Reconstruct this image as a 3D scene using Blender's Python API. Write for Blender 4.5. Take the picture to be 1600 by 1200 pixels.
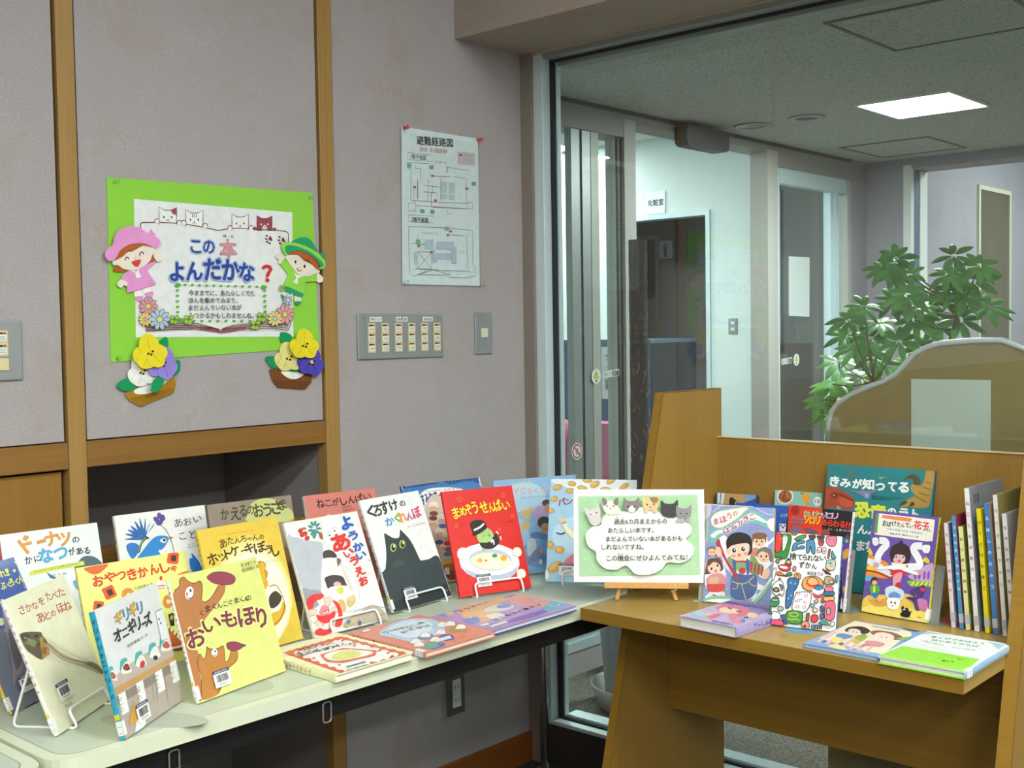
import bpy, math, random
from mathutils import Vector, Matrix
from mathutils.geometry import tessellate_polygon
for o in list(bpy.data.objects): bpy.data.objects.remove(o)
SC = bpy.context.scene
COL = SC.collection
R = math.radians

# ------------------------------------------------------------------ camera
cam = bpy.data.cameras.new('camera')
cam.sensor_width = 36.0
cam.lens = 36.0 * 1820.0 / 1600.0
cam.clip_start = 0.05
camo = bpy.data.objects.new('camera', cam); COL.objects.link(camo)
def camera_matrix(yaw, pitch, roll, loc):
    f = Vector((math.cos(yaw) * math.cos(pitch), math.sin(yaw) * math.cos(pitch), math.sin(pitch)))
    r = Vector((math.sin(yaw), -math.cos(yaw), 0)); u = r.cross(f)
    c, s = math.cos(roll), math.sin(roll)
    r2 = c * r + s * u; u2 = -s * r + c * u
    m = Matrix(((r2.x, u2.x, -f.x, loc[0]), (r2.y, u2.y, -f.y, loc[1]), (r2.z, u2.z, -f.z, loc[2]), (0, 0, 0, 1)))
    return m
camo.matrix_world = camera_matrix(R(41.936), R(-2.596), R(-0.889), (-2.636, -2.3, 1.30))
SC.camera = camo

# ------------------------------------------------------------------ light levels
world = bpy.data.worlds.new('world'); SC.world = world; world.use_nodes = True
world.node_tree.nodes['Background'].inputs[0].default_value = (0.80, 0.88, 1.0, 1)
world.node_tree.nodes['Background'].inputs[1].default_value = 0.6
SC.view_settings.view_transform = 'Standard'
SC.view_settings.look = 'None'
SC.view_settings.exposure = 0.0
SC.view_settings.gamma = 1.0
SC.cycles.use_denoising = True
SC.cycles.max_bounces = 10
SC.cycles.transparent_max_bounces = 16
SC.cycles.sample_clamp_indirect = 6.0
LAMP_ROOM = 32.0          # diffusers of the reading-room ceiling lights
LAMP_ENTRANCE = 105.0      # square light in the entrance lobby
LAMP_HALL = 50.0         # lights of the hall beyond the sliding doors
LAMP_SIDE = 36.0          # lights of the room beyond the end wall
ROOM_FILL = 0.4        # added fill light, unseen window-shaped panes behind the viewer
WINDOW_GLOW = 3.0        # daylight window in the hall
COOL = (0.98, 1.0, 0.97)
def area_light(name, loc, sx, sy, energy, color, rot=(0, 0, 0)):
    l = bpy.data.lights.new(name, 'AREA'); l.shape = 'RECTANGLE'; l.size = sx; l.size_y = sy; l.energy = energy; l.color = color
    o = bpy.data.objects.new(name, l); o.location = loc; o.rotation_euler = rot; COL.objects.link(o); return o

# ------------------------------------------------------------------ materials
MATS = {}
def lin(h):
    h = h.lstrip('#')
    if len(h) == 3: h = ''.join(c * 2 for c in h)
    v = [int(h[i:i + 2], 16) / 255 for i in (0, 2, 4)]
    return tuple(x / 12.92 if x <= 0.04045 else ((x + 0.055) / 1.055) ** 2.4 for x in v) + (1,)
def base(name):
    m = bpy.data.materials.new(name); m.use_nodes = True
    return m, m.node_tree.nodes, m.node_tree.links, m.node_tree.nodes['Principled BSDF']
def plain(name, col, rough=0.5, metal=0.0, spec=0.5, var=0.0, scale=40.0, bump=0.0):
    if name in MATS: return MATS[name]
    m, N, L, b = base(name)
    c = lin(col) if isinstance(col, str) else col
    b.inputs['Roughness'].default_value = rough; b.inputs['Metallic'].default_value = metal
    b.inputs['Specular IOR Level'].default_value = spec
    tc = N.new('ShaderNodeTexCoord'); n = N.new('ShaderNodeTexNoise'); n.inputs['Scale'].default_value = scale; n.inputs['Detail'].default_value = 5
    L.new(tc.outputs['Object'], n.inputs['Vector'])
    r = N.new('ShaderNodeValToRGB')
    v = max(var, 0.015)
    r.color_ramp.elements[0].position = 0.3; r.color_ramp.elements[1].position = 0.7
    r.color_ramp.elements[0].color = tuple(x * (1 - v) for x in c[:3]) + (1,)
    r.color_ramp.elements[1].color = tuple(min(1, x * (1 + v)) for x in c[:3]) + (1,)
    L.new(n.outputs['Fac'], r.inputs['Fac']); L.new(r.outputs['Color'], b.inputs['Base Color'])
    if bump:
        bp = N.new('ShaderNodeBump'); bp.inputs['Strength'].default_value = bump; bp.inputs['Distance'].default_value = 0.002
        L.new(n.outputs['Fac'], bp.inputs['Height']); L.new(bp.outputs['Normal'], b.inputs['Normal'])
    MATS[name] = m; return m
def wood(name, c1, c2, axis='Z', rough=0.42, fine=1.0, spec=0.35):
    if name in MATS: return MATS[name]
    m, N, L, b = base(name)
    b.inputs['Roughness'].default_value = rough; b.inputs['Specular IOR Level'].default_value = spec
    tc = N.new('ShaderNodeTexCoord'); mp = N.new('ShaderNodeMapping')
    s = [160 * fine] * 3; s['XYZ'.index(axis)] = 2.5
    mp.inputs['Scale'].default_value = s
    n = N.new('ShaderNodeTexNoise'); n.inputs['Scale'].default_value = 1.0; n.inputs['Detail'].default_value = 6; n.inputs['Roughness'].default_value = 0.6
    mp2 = N.new('ShaderNodeMapping'); s2 = [14.0] * 3; s2['XYZ'.index(axis)] = 0.8; mp2.inputs['Scale'].default_value = s2
    n2 = N.new('ShaderNodeTexNoise'); n2.inputs['Scale'].default_value = 1.0; n2.inputs['Detail'].default_value = 3
    L.new(tc.outputs['Object'], mp.inputs['Vector']); L.new(mp.outputs['Vector'], n.inputs['Vector'])
    L.new(tc.outputs['Object'], mp2.inputs['Vector']); L.new(mp2.outputs['Vector'], n2.inputs['Vector'])
    mx = N.new('ShaderNodeMix'); mx.data_type = 'FLOAT'; mx.inputs[0].default_value = 0.4
    L.new(n.outputs['Fac'], mx.inputs[2]); L.new(n2.outputs['Fac'], mx.inputs[3])
    r = N.new('ShaderNodeValToRGB'); r.color_ramp.elements[0].position = 0.32; r.color_ramp.elements[1].position = 0.68
    r.color_ramp.elements[0].color = lin(c1); r.color_ramp.elements[1].color = lin(c2)
    L.new(mx.outputs[0], r.inputs['Fac']); L.new(r.outputs['Color'], b.inputs['Base Color'])
    MATS[name] = m; return m
def fibre_wall(name, c, stain, fibre):
    # wallpaper with long pale fibres and old brownish stains
    m, N, L, b = base(name)
    b.inputs['Roughness'].default_value = 0.75; b.inputs['Specular IOR Level'].default_value = 0.25
    tc = N.new('ShaderNodeTexCoord')
    def noise(scale, detail=4, rough=0.55, dist=0.0, sc=(1, 1, 1)):
        mp = N.new('ShaderNodeMapping'); mp.inputs['Scale'].default_value = sc
        n = N.new('ShaderNodeTexNoise'); n.inputs['Scale'].default_value = scale; n.inputs['Detail'].default_value = detail
        n.inputs['Roughness'].default_value = rough; n.inputs['Distortion'].default_value = dist
        L.new(tc.outputs['Object'], mp.inputs['Vector']); L.new(mp.outputs['Vector'], n.inputs['Vector']); return n
    def ramp(src, p0, p1, a, bb):
        r = N.new('ShaderNodeValToRGB'); r.color_ramp.elements[0].position = p0; r.color_ramp.elements[1].position = p1
        r.color_ramp.elements[0].color = a; r.color_ramp.elements[1].color = bb; L.new(src, r.inputs['Fac']); return r
    def mix(fac, a, bb):
        x = N.new('ShaderNodeMix'); x.data_type = 'RGBA'
        L.new(fac, x.inputs[0]) if not isinstance(fac, float) else setattr(x.inputs[0], 'default_value', fac)
        for i, v in ((6, a), (7, bb)):
            if isinstance(v, tuple): x.inputs[i].default_value = v
            else: L.new(v, x.inputs[i])
        return x.outputs[2]
    g = noise(220, 3); cl = noise(5, 5, 0.6)
    c0 = lin(c)
    grain = ramp(g.outputs['Fac'], 0.3, 0.7, tuple(x * 0.9 for x in c0[:3]) + (1,), tuple(x * 1.1 for x in c0[:3]) + (1,))
    st = ramp(cl.outputs['Fac'], 0.52, 0.74, (0, 0, 0, 1), (1, 1, 1, 1))
    fac = N.new('ShaderNodeMath'); fac.operation = 'MULTIPLY'; fac.inputs[1].default_value = 0.6; L.new(st.outputs['Color'], fac.inputs[0])
    col = mix(fac.outputs[0], grain.outputs['Color'], lin(stain))
    for sc, rot in (((1, 1, 0.35), 0), ((0.4, 1, 1), 0), ((1, 1, 1), 1)):
        n = noise(55, 2, 0.5, 1.8, sc)
        ln = N.new('ShaderNodeMath'); ln.operation = 'SUBTRACT'; ln.inputs[1].default_value = 0.5; L.new(n.outputs['Fac'], ln.inputs[0])
        ab = N.new('ShaderNodeMath'); ab.operation = 'ABSOLUTE'; L.new(ln.outputs[0], ab.inputs[0])
        msk = noise(9, 2)
        r1 = ramp(ab.outputs[0], 0.0, 0.012, (1, 1, 1, 1), (0, 0, 0, 1)); r2 = ramp(msk.outputs['Fac'], 0.5, 0.72, (0, 0, 0, 1), (1, 1, 1, 1))
        mu = N.new('ShaderNodeMath'); mu.operation = 'MULTIPLY'; L.new(r1.outputs['Color'], mu.inputs[0]); L.new(r2.outputs['Color'], mu.inputs[1])
        mu2 = N.new('ShaderNodeMath'); mu2.operation = 'MULTIPLY'; mu2.inputs[1].default_value = 0.45; L.new(mu.outputs[0], mu2.inputs[0])
        col = mix(mu2.outputs[0], col, lin(fibre))
    L.new(col, b.inputs['Base Color'])
    bp = N.new('ShaderNodeBump'); bp.inputs['Strength'].default_value = 0.12; bp.inputs['Distance'].default_value = 0.001
    L.new(g.outputs['Fac'], bp.inputs['Height']); L.new(bp.outputs['Normal'], b.inputs['Normal'])
    MATS[name] = m; return m
def speckle(name, c, dots, scale, amount, rough=0.9):
    m, N, L, b = base(name); b.inputs['Roughness'].default_value = rough; b.inputs['Specular IOR Level'].default_value = 0.15
    tc = N.new('ShaderNodeTexCoord'); n = N.new('ShaderNodeTexNoise'); n.inputs['Scale'].default_value = scale; n.inputs['Detail'].default_value = 3
    L.new(tc.outputs['Object'], n.inputs['Vector'])
    r = N.new('ShaderNodeValToRGB'); r.color_ramp.elements[0].position = amount; r.color_ramp.elements[1].position = amount + 0.07
    r.color_ramp.elements[0].color = lin(dots); r.color_ramp.elements[1].color = lin(c)
    L.new(n.outputs['Fac'], r.inputs['Fac']); L.new(r.outputs['Color'], b.inputs['Base Color'])
    MATS[name] = m; return m
def glass(name, tint=(0.96, 1.0, 0.98), ior=1.5, refl=1.0):
    m = bpy.data.materials.new(name); m.use_nodes = True; N = m.node_tree.nodes; L = m.node_tree.links; N.clear()
    out = N.new('ShaderNodeOutputMaterial'); t = N.new('ShaderNodeBsdfTransparent'); t.inputs[0].default_value = tint + (1,)
    g = N.new('ShaderNodeBsdfGlossy'); g.inputs['Roughness'].default_value = 0.0; g.inputs[0].default_value = (refl, refl, refl, 1)
    lw = N.new('ShaderNodeLayerWeight'); lw.inputs[0].default_value = 0.5; f0 = ((ior - 1) / (ior + 1)) ** 2
    pw = N.new('ShaderNodeMath'); pw.operation = 'POWER'; pw.inputs[1].default_value = 5.0; L.new(lw.outputs['Facing'], pw.inputs[0])
    f = N.new('ShaderNodeMath'); f.operation = 'MULTIPLY_ADD'; f.inputs[1].default_value = 1 - f0; f.inputs[2].default_value = f0; L.new(pw.outputs[0], f.inputs[0]); x = N.new('ShaderNodeMixShader')
    L.new(f.outputs[0], x.inputs[0]); L.new(t.outputs[0], x.inputs[1]); L.new(g.outputs[0], x.inputs[2]); L.new(x.outputs[0], out.inputs[0])
    MATS[name] = m; return m
def emit(name, color, strength):
    m = bpy.data.materials.new(name); m.use_nodes = True; N = m.node_tree.nodes; L = m.node_tree.links; N.clear()
    out = N.new('ShaderNodeOutputMaterial'); e = N.new('ShaderNodeEmission'); e.inputs[0].default_value = color + (1,); e.inputs[1].default_value = strength
    L.new(e.outputs[0], out.inputs[0]); MATS[name] = m; return m
def print_mat(name, rough, coat=0.0, spec=0.5):
    m, N, L, b = base(name); a = N.new('ShaderNodeVertexColor'); a.layer_name = 'Col'
    b.inputs['Roughness'].default_value = rough; b.inputs['Specular IOR Level'].default_value = spec
    b.inputs['Coat Weight'].default_value = coat; b.inputs['Coat Roughness'].default_value = 0.12
    tc = N.new('ShaderNodeTexCoord'); n = N.new('ShaderNodeTexNoise'); n.inputs['Scale'].default_value = 45; n.inputs['Detail'].default_value = 4
    L.new(tc.outputs['Object'], n.inputs['Vector']); r = N.new('ShaderNodeValToRGB'); r.color_ramp.elements[0].position = 0.35; r.color_ramp.elements[1].position = 0.65
    r.color_ramp.elements[0].color = (0.93, 0.93, 0.93, 1); r.color_ramp.elements[1].color = (1, 1, 1, 1); L.new(n.outputs['Fac'], r.inputs['Fac'])
    x = N.new('ShaderNodeMix'); x.data_type = 'RGBA'; x.blend_type = 'MULTIPLY'; x.inputs[0].default_value = 1.0
    L.new(a.outputs['Color'], x.inputs[6]); L.new(r.outputs['Color'], x.inputs[7]); L.new(x.outputs[2], b.inputs['Base Color']); MATS[name] = m; return m
PRINT = print_mat('printed_laminate', 0.42, 0.12, 0.4)
PAPER = print_mat('printed_paper', 0.7, 0.0, 0.25)
FILM = print_mat('printed_under_film', 0.3, 0.35, 0.5)
WALLP = fibre_wall('fibre_wallpaper', '#a8a3a3', '#a1907e', '#c9c5c3')
BEAMP = fibre_wall('beam_wallpaper', '#a0948c', '#a0826c', '#b8aca4')
STRIP = wood('strip_wood', '#9a7640', '#ac8a50', 'Z')
RAILW = wood('rail_wood', '#7c5626', '#946c36', 'X')
TAN = wood('tan_panel', '#8e662a', '#967034', 'Z', fine=0.7)
BASEW = wood('baseboard_wood', '#7c481c', '#935a26', 'X')
DESKV = wood('desk_wood_upright', '#906e2e', '#9e7c3a', 'Z', fine=1.2)
DESKY = wood('desk_wood_across', '#9e8240', '#b29652', 'Y', rough=0.3, fine=1.1)
DESKE = wood('desk_wood_edge', '#866420', '#947228', 'Y', fine=1.0)
EASEL = wood('easel_wood', '#c8924a', '#d8a660', 'X')
DARK = plain('dark_recess', '#3c3836', 0.9)
NICHE = plain('niche_grey', '#8c8784', 0.85, var=0.05, scale=12)
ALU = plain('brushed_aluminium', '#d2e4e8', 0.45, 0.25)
ALUD = plain('grey_aluminium', '#979f9c', 0.45, 0.5)  # darker grey than the brushed aluminium
FRAMEG = plain('painted_frame', '#8f8d86', 0.5)
RUB = plain('black_rubber', '#22262a', 0.7)
TABLE = plain('table_laminate', '#bdc9b6', 0.32, spec=0.45, var=0.01, scale=6)
TABEDGE = plain('table_edge', '#d2dac0', 0.4, var=0.02, scale=20)
BLACK = plain('black_steel', '#141416', 0.5, 0.2)
CHROME = plain('chrome_tube', '#9c9c9c', 0.22, 0.9)
WIRE = plain('white_coated_wire', '#eef0ee', 0.35)
STEEL = plain('stainless_plate', '#9ca3a4', 0.4, 0.35)
IVORY = plain('ivory_switch', '#d8cf9a', 0.4)
WHITE = plain('white_plastic', '#e9ebe6', 0.4)
WHITEW = plain('white_painted_wall', '#dce6e4', 0.8)
BACKW = plain('far_room_wall', '#8f8a82', 0.8)
MAUVE = fibre_wall('mauve_lobby_wall', '#a3a0a6', '#9c928e', '#b4b0b4')
PAGE = plain('page_edges', '#e2e4d8', 0.8, var=0.06, scale=900)
GREYP = plain('grey_support', '#aeb6a6', 0.45)
CEIL = speckle('rock_wool_ceiling', '#bfc6bf', '#a09c92', 130, 0.38)
CARPET = speckle('lobby_carpet', '#8d8a80', '#6c695f', 160, 0.47)
FLOORM = speckle('dark_floor', '#55504b', '#46413c', 90, 0.45, 0.7)
PANE = glass('window_glass', (0.95, 0.975, 0.965), 1.55)
PANE2 = glass('door_glass', (0.93, 0.96, 0.955), 1.5)

# ------------------------------------------------------------------ mesh helpers
class MB:
    def __init__(s): s.v = []; s.f = []; s.c = []; s.mi = []
    def add(s, vs, fs, col=None, mi=0):
        o = len(s.v); s.v += [tuple(p) for p in vs]
        for f in fs: s.f.append(tuple(i + o for i in f)); s.c.append(col); s.mi.append(mi)
        return s
    def box(s, x0, y0, z0, x1, y1, z1, col=None, mi=0, M=None):
        x0, x1 = min(x0, x1), max(x0, x1); y0, y1 = min(y0, y1), max(y0, y1); z0, z1 = min(z0, z1), max(z0, z1)
        vs = [Vector(p) for p in ((x0, y0, z0), (x1, y0, z0), (x1, y1, z0), (x0, y1, z0), (x0, y0, z1), (x1, y0, z1), (x1, y1, z1), (x0, y1, z1))]
        if M: vs = [M @ p for p in vs]
        return s.add(vs, [(0, 3, 2, 1), (4, 5, 6, 7), (0, 1, 5, 4), (1, 2, 6, 5), (2, 3, 7, 6), (3, 0, 4, 7)], col, mi)
    def prism(s, poly, a, b, axis='Z', col=None, mi=0, M=None):
        # a polygon in the plane across the axis, from a to b along it
        def P(u, v, w): return Vector({'Z': (u, v, w), 'X': (w, u, v), 'Y': (u, w, v)}[axis])
        n = len(poly); vs = [P(u, v, a) for u, v in poly] + [P(u, v, b) for u, v in poly]
        if M: vs = [M @ p for p in vs]
        tris = tessellate_polygon([[Vector((u, v, 0)) for u, v in poly]])
        fs = [tuple(t) for t in tris] + [tuple(i + n for i in reversed(t)) for t in tris]
        fs += [(i, (i + 1) % n, (i + 1) % n + n, i + n) for i in range(n)]
        return s.add(vs, fs, col, mi)
    def tube(s, pts, r, n=8, closed=False, col=None, mi=0):
        P = [Vector(p) for p in pts]; m = len(P); vs = []; fs = []; up = None
        rr = r if isinstance(r, (list, tuple)) else [r] * m
        for i in range(m):
            a = P[(i - 1) % m] if (closed or i) else P[i]; b = P[(i + 1) % m] if (closed or i < m - 1) else P[i]
            t = (b - a).normalized()
            if up is None:
                up = t.orthogonal().normalized()
            up = (up - t * up.dot(t)); up = up.normalized() if up.length > 1e-6 else t.orthogonal().normalized()
            w = t.cross(up)
            for k in range(n):
                q = 2 * math.pi * k / n; vs.append(P[i] + (up * math.cos(q) + w * math.sin(q)) * rr[i])
        for i in range(m if closed else m - 1):
            j = (i + 1) % m
            for k in range(n):
                k2 = (k + 1) % n; fs.append((i * n + k, i * n + k2, j * n + k2, j * n + k))
        if not closed:
            fs.append(tuple(range(n - 1, -1, -1))); fs.append(tuple((m - 1) * n + k for k in range(n)))
        return s.add(vs, fs, col, mi)
    def lathe(s, prof, n=32, c=(0, 0, 0), col=None, mi=0, M=None):
        vs = []; fs = []; m = len(prof)
        for k in range(n):
            q = 2 * math.pi * k / n
            for r, z in prof: vs.append(Vector((c[0] + r * math.cos(q), c[1] + r * math.sin(q), c[2] + z)))
        for k in range(n):
            k2 = (k + 1) % n
            for i in range(m - 1): fs.append((k * m + i, k2 * m + i, k2 * m + i + 1, k * m + i + 1))
        if M: vs = [M @ p for p in vs]
        return s.add(vs, fs, col, mi)
    def blob(s, c, r, M=None, n=10, col=None, mi=0):
        prof = [(max(1e-4, math.sin(math.pi * i / n)), -math.cos(math.pi * i / n)) for i in range(n + 1)]
        T = Matrix.Translation(c) @ Matrix.Diagonal((*(r if isinstance(r, (list, tuple)) else (r, r, r)), 1))
        return s.lathe(prof, 16, (0, 0, 0), col, mi, (M @ T) if M else T)
    def build(s, name, mats, parent=None, loc=None, smooth=False, bevel=0.0, seg=2):
        me = bpy.data.meshes.new(name); me.from_pydata(s.v, [], s.f); me.update()
        if any(c is not None for c in s.c):
            at = me.color_attributes.new('Col', 'FLOAT_COLOR', 'CORNER'); cols = []
            for p in me.polygons:
                c = s.c[p.index] if p.index < len(s.c) else None
                c = lin(c) if isinstance(c, str) else (c or (0.8, 0.8, 0.8, 1))
                cols += list(c) * p.loop_total
            at.data.foreach_set('color', cols)
        for m in (mats if isinstance(mats, (list, tuple)) else [mats]): me.materials.append(m)
        for p in me.polygons:
            p.material_index = s.mi[p.index] if p.index < len(s.mi) else 0
            p.use_smooth = smooth
        o = bpy.data.objects.new(name, me); COL.objects.link(o)
        if bevel:
            b = o.modifiers.new('bevel', 'BEVEL'); b.width = bevel; b.segments = seg; b.limit_method = 'ANGLE'; b.angle_limit = R(40)
        if parent is not None:
            o.parent = parent
            if loc != 'local': o.matrix_parent_inverse = ORIGIN.get(parent.name, Matrix()).inverted()
        return o
ORIGIN = {}
def thing(name, label, cat, loc=(0, 0, 0), group=None, M=None):
    o = bpy.data.objects.new(name, None); COL.objects.link(o); o.empty_display_size = 0.05
    o.matrix_world = M if M is not None else Matrix.Translation(loc)
    ORIGIN[o.name] = o.matrix_world.copy()
    return tag(o, label, cat, group)
def tag(o, label, cat, group=None):
    o['label'] = label; o['category'] = cat
    if group: o['group'] = group
    return o
def struct(o, label=None):
    o['kind'] = 'structure'
    if label: o['label'] = label
    return o
def sempty(name, loc=(0, 0, 0), label=None):
    o = bpy.data.objects.new(name, None); COL.objects.link(o); o.matrix_world = Matrix.Translation(loc); ORIGIN[o.name] = o.matrix_world.copy()
    return struct(o, label)
def sbox(name, x0, y0, z0, x1, y1, z1, mat, parent=None, bevel=0.0):
    o = MB().box(x0, y0, z0, x1, y1, z1).build(name, mat, parent, bevel=bevel)
    return o if parent else struct(o)
def catmull(P, closed, n=5):
    m = len(P); out = []
    rng = range(m) if closed else range(m - 1)
    for i in rng:
        p0 = P[(i - 1) % m] if (closed or i) else P[i]; p1 = P[i]; p2 = P[(i + 1) % m]; p3 = P[(i + 2) % m] if (closed or i < m - 2) else p2
        for k in range(n):
            t = k / n
            out.append(tuple(0.5 * (2 * b + (c - a) * t + (2 * a - 5 * b + 4 * c - d) * t * t + (3 * b - a - 3 * c + d) * t ** 3) for a, b, c, d in zip(p0, p1, p2, p3)))
    if not closed: out.append(tuple(P[-1]))
    return out
def rounded(pts, r, n=5, closed=True):
    P = [Vector(p) for p in pts]; m = len(P); out = []
    for i in range(m):
        if not closed and i in (0, m - 1): out.append(P[i]); continue
        a, b, c = P[i - 1], P[i], P[(i + 1) % m]
        d1 = (a - b); d2 = (c - b); q = min(r, d1.length * 0.45, d2.length * 0.45)
        s = b + d1.normalized() * q; e = b + d2.normalized() * q
        for k in range(n + 1):
            t = k / n; out.append((1 - t) ** 2 * s + 2 * t * (1 - t) * b + t * t * e)
    return out

# ------------------------------------------------------------------ lettering and printed pictures
GLYPHS = {}
def glyphs(txt, bold):
    key = (txt, round(bold, 3))
    if key not in GLYPHS:
        c = bpy.data.curves.new('lettering', 'FONT'); c.body = txt;  c.resolution_u = 2
        o = bpy.data.objects.new('lettering', c); COL.objects.link(o)
        me = bpy.data.meshes.new_from_object(o.evaluated_get(bpy.context.evaluated_depsgraph_get()))
        V = [(v.co.x, v.co.y) for v in me.vertices]; F = [tuple(p.vertices) for p in me.polygons]
        bpy.data.objects.remove(o); bpy.data.curves.remove(c); bpy.data.meshes.remove(me)
        if V:
            x0 = min(v[0] for v in V); y0 = min(v[1] for v in V); w = max(v[0] for v in V) - x0 or 1; h = max(v[1] for v in V) - y0 or 1
            V = [((x - x0) / w, (y - y0) / h) for x, y in V]
        GLYPHS[key] = (V, F)
    return GLYPHS[key]
def put_text(mb, T, txt, a, b, h, col, bold=0.0, mi=0):
    # letters from a to b along the base line, h high; T turns (x, y) into a point
    V, F = glyphs(txt, 0.0)
    dx, dy = b[0] - a[0], b[1] - a[1]; l = math.hypot(dx, dy) or 1e-6; nx, ny = -dy / l, dx / l
    s = bold * h * 0.42
    shifts = [(0, 0)] if bold < 0.012 else ([(s, s), (-s, s), (s, -s), (-s, -s)] if bold < 0.05 else [(0, 0)] + [(s * 1.25 * math.cos(k * 0.7854), s * 1.25 * math.sin(k * 0.7854)) for k in range(8)])
    o0, ox_, oy_ = Vector(T(0, 0)), Vector(T(1, 0)), Vector(T(0, 1)); up = (ox_ - o0).cross(oy_ - o0).normalized() * 0.000003
    for k, (ox, oy) in enumerate(shifts):
        mb.add([Vector(T(a[0] + ox + dx * x + nx * h * y, a[1] + oy + dy * x + ny * h * y)) + up * k for x, y in V], F, col, mi)
LAYER = 0.00003
def draw(mb, code, place, z0=0.00012, mi=0):
    # flat printed shapes, layer upon layer; numbers are quarter millimetres on the sheet
    z = z0
    for op in code.split('|'):
        head, *rest = op.split(' '); k = head[0]; col = PALETTE[int(head[1:])]
        z += LAYER
        T = (lambda zz: (lambda x, y: place(x, y, zz)))(z)
        if k == 't':
            n = [float(v) / 4000 for v in rest[:5]]; bold = float(rest[5]); txt = ' '.join(rest[6:])
            put_text(mb, T, txt, (n[0], n[1]), (n[2], n[3]), n[4], col, bold, mi); continue
        n = [float(v) / 4000 for v in rest]
        if k in 'pb':
            P = [(n[i], n[i + 1]) for i in range(0, len(n), 2)]
            if k == 'b': P = catmull(P, True, 4)
            tr = tessellate_polygon([[Vector((x, y, 0)) for x, y in P]])
            mb.add([T(x, y) for x, y in P], [tuple(t) for t in tr], col, mi)
        elif k in 'eo':
            if k == 'o': n = [n[0], n[1], n[2], 0, 0, n[3]]
            q = [2 * math.pi * i / 16 for i in range(16)]
            mb.add([T(n[0] + n[2] * math.cos(t) + n[4] * math.sin(t), n[1] + n[3] * math.cos(t) + n[5] * math.sin(t)) for t in q], [tuple(range(16))], col, mi)
        else:
            w = n[0] / 2; P = [(n[i], n[i + 1]) for i in range(1, len(n), 2)]
            P = [p for i, p in enumerate(P) if i == 0 or math.dist(p, P[i - 1]) > 1e-5]
            if k == 'c' and len(P) > 2: P = catmull(P, False, 4)
            if len(P) < 2: continue
            vs = []
            for i, p in enumerate(P):
                a = P[max(i - 1, 0)]; b = P[min(i + 1, len(P) - 1)]; l = math.dist(a, b) or 1e-6
                nx, ny = -(b[1] - a[1]) / l * w, (b[0] - a[0]) / l * w
                vs += [T(p[0] + nx, p[1] + ny), T(p[0] - nx, p[1] - ny)]
            mb.add(vs, [(2 * i, 2 * i + 1, 2 * i + 3, 2 * i + 2) for i in range(len(P) - 1)], col, mi)

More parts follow.
